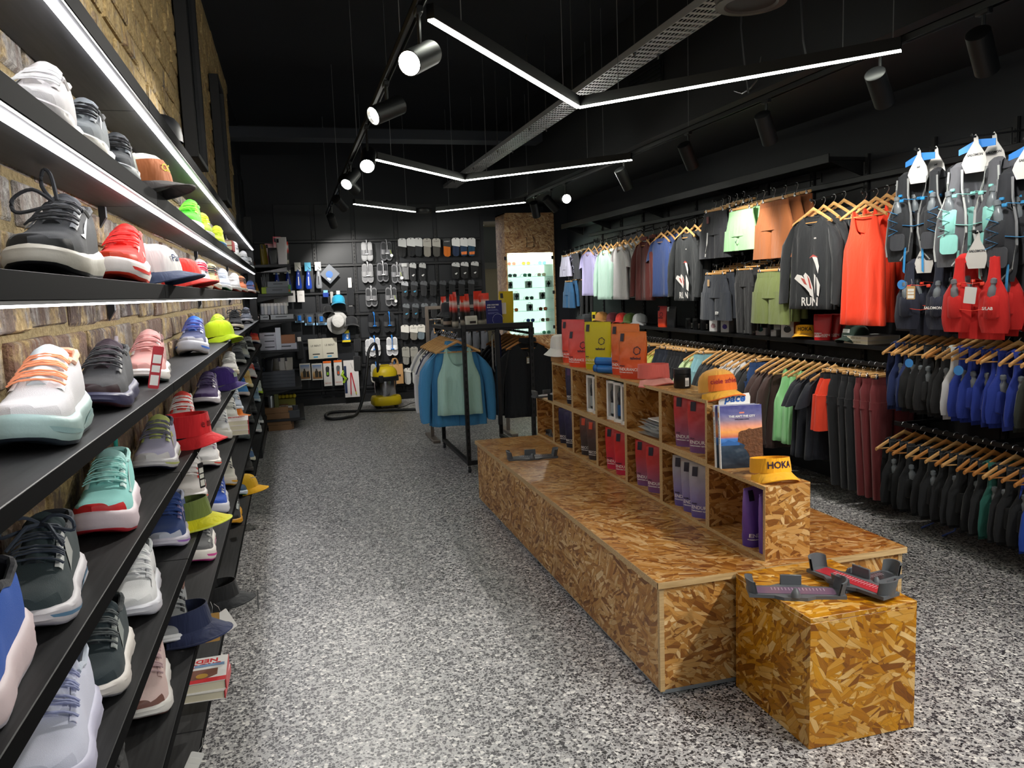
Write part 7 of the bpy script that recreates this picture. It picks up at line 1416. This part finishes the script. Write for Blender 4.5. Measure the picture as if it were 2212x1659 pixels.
for k, (u, m, h, r) in enumerate(((572, M('6a5a10', .4), .24, .9), (585, G_PK, .25, .5), (592, pla('1c1c20'), .2, .2), (602, G_PK, .33, .7), (611, M('d8d4d4', .4, bump=.3, bscale=18), .32, -.2), (615, G_RB, .27, -.4))): pouch(onbay(0, u, .12+.05*(k % 2)), r, ['dark yellow pouch at the left end of the top back shelf', 'pink pouch on the top back shelf', 'low black pouch on the top back shelf', 'tall pink white pouch on the top back shelf', 'leaning white pouch on the top back shelf', 'red tipped pouch at the right end of the top back shelf'][k], m, w=.12, h=h, d=.06, txt=None, logo=False, seed=k, name='sports_food_pouch', group='pouches on the top back shelf')
def stackbox(k, u, w, d, h, col, label, dz=0.0, dy=.02, lab=True, name='flat_box', extra=None, group=None, rz=0):
    p = onbay(k, u, dy+d/2); t = thing(name, label, 'box', (p[0], p[1], p[2]+dz), rz, group); obj('carton', box(w, d, h, (0, 0, h/2), .002), M(col, .5), t)
    if lab: obj('label_strip', box(w*.45, .001, h*.2, (0, -d/2-.0006, h*.55)), M('3a3c40', .5), t, False)
    return t
stackbox(1, 600, .25, .2, .075, '55595e', 'lower grey slim box on the second back shelf'); stackbox(1, 602, .23, .2, .065, '60656a', 'upper grey slim box on the second back shelf', .076)
t = thing('pen_cup', 'lime cup of black pens on the second back shelf', 'cup', onbay(1, 575, .1)); obj('cup', box(.1, .08, .08, (0, 0, .04), .006), M('8aa01c', .5), t)
for i in range(6): obj('pen', tube([(-.035+.014*i, 0, .06), (-.04+.016*i, .01*(i % 3), .2+.03*(i % 3))], .006, 5), pla('1a1b1e'), t)
t = thing('leaf_pack', 'green and orange packet at the edge of the second back shelf', 'packet', onbay(1, 624, .08), .3); obj('body', pouch_vf(.06, .1, .03, 9), M('5a9a5c', .5), t); obj('print', box(.03, .002, .03, (0, -.014, .03)), M('c87a4c', .5), t, False)
for i in range(8):
    t = thing('spray_tube', f'{["first","second","third","fourth","fifth","sixth","seventh","eighth"][i]} pale tube from the left on the third back shelf', 'tube', onbay(2, 568.5+i*7.2, .06), 0, 'pale tubes on the third back shelf'); t.location.z += .06
    obj('tube_body', lathe([(.016, 0), (.02, .01), (.02, .1), (.014, .115)], 14), M('b4b2b0' if i % 2 else '9a9ca2', .4), t); obj('cap', lathe([(.021, .1), (.021, .13), (.018, .132)], 14), M('c8c4c0', .4), t)
stackbox(2, 574, .12, .1, .055, '8e9092', 'small grey tray at the left of the third back shelf'); stackbox(2, 608, .28, .1, .055, '8e9092', 'long grey tray at the right of the third back shelf'); stackbox(2, 583, .12, .06, .24, '4a3a30', 'upright brown box behind the pale tubes', dy=.3, lab=False)
t = thing('white_display_card', 'white display card with a drawn blue loop behind the tubes', 'card', onbay(2, 601, .45), 0); obj('card', box(.26, .006, .3, (0, 0, .3)), WHITE, t, False); obj('loop_print', tube([(.05*cos(a)-.02, -.005, .3+.07*sin(a)) for a in [pi*i/8-.3 for i in range(12)]], .002, 4), M('6a7ac0', .5), t)
for i in range(3): stackbox(3, 584, .24, .2, .068, 'a8a8b0', f'{["lowest","middle","topmost"][i]} white drawer box of the left stack on the fourth back shelf', i*.069, group='white drawer boxes')
stackbox(3, 619, .24, .2, .07, 'a8a8b0', 'single white drawer box on the right of the fourth back shelf'); stackbox(3, 622, .18, .15, .1, '8a5a3c', 'open tan tray of red packets on the fourth back shelf', .071, lab=False); stackbox(3, 603, .06, .06, .26, 'b8bcc4', 'upright pale foam roller end on the fourth back shelf', dy=.01, lab=False, name='foam_block')
for i in range(5): stackbox(4, 603, .38, .2, .038, '3a3d44', f'{["lowest","second","third","fourth","topmost"][i]} dark slim tray of the stack on the fifth back shelf', i*.039, group='dark slim trays'); 
for i in range(4): 
    p = onbay(4, 585+i*14, .12); pouch((p[0], p[1], p[2]+.196), .2*i-.3, f'{["first","second","third","fourth"][i]} dark foil sachet on the tray stack, from the left', M(('2e2e30', '3a362c', '8a8580', '9a948c')[i], .3), w=.1, h=.15, d=.04, txt=None, logo=False, seed=i, name='foil_sachet', group='foil sachets on the tray stack')
t = thing('silver_tin', 'tall silver cylinder tin on the lowest back shelf', 'tin', onbay(5, 588, .06)); obj('tin', lathe([(.032, 0), (.034, .01), (.034, .27), (.03, .28)], 20), M('a0a2a6', .3, .6), t); obj('base_band', lathe([(.0345, .0), (.0345, .06)], 20, c0=False, c1=False), M('5a5c60', .4), t)
tr = stackbox(5, 622, .28, .2, .09, '3a3d42', 'dark open tray of gels on the lowest back shelf', lab=False)
for i in range(10): obj('gel_sachet', box(.05, .02, .07, (-.1+.022*i, -.04+.02*(i % 3), .11), .005), M('26282c' if i % 2 else '9a9c9e', .3), tr)
stackbox(5, 622, .2, .12, .2, '7a7420', 'yellow banana printed box behind the gels tray', dy=.3, lab=False); stackbox(5, 600, .05, .1, .3, '4a4c1c', 'narrow olive box between the tin and the gels', lab=False)
for i in range(5):
    t = thing('yellow_fruit_toy', f'{["first","second","third","fourth","fifth"][i]} yellow ball decoration from the left behind the gels', 'decoration', (0, 0, 0), 0, 'yellow ball decorations'); p = onbay(5, 606+i*8, .36); t.location = (p[0], p[1], p[2]+.2); obj('ball', lathe([(.004, 0), (.02, .008), (.026, .026), (.02, .044), (.004, .052)], 14), M('c8b01c', .5), t); obj('stalk', tube([(0, 0, .05), (.004, 0, .065)], .003, 5), M('6a5a1c', .6), t)
fz = 0
for i in range(4): 
    p = at(606, 930, z=0); t = thing('cardboard_box', f'{["lowest","second","third","topmost"][i]} flat cardboard box under the back shelves', 'box', (p.x-.01*i, SY+.16, fz), 0, 'flat cardboard boxes on the floor'); obj('carton', box(.27, .3, .068, (0, 0, .034), .002), M('7a5a3c', .75), t); obj('tape', box(.05, .301, .001, (0, 0, .0685)), M('a88a5c', .4), t, False); fz += .07
t = thing('cardboard_box', 'upright cardboard box beside the flat stack under the back shelves', 'box', (at(628, 925, z=0).x, SY+.2, 0)); obj('carton', box(.08, .3, .26, (0, 0, .13), .002), M('6e5034', .75), t); obj('flap_line', box(.081, .002, .2, (0, -.151, .13)), M('5a4028', .75), t, False)
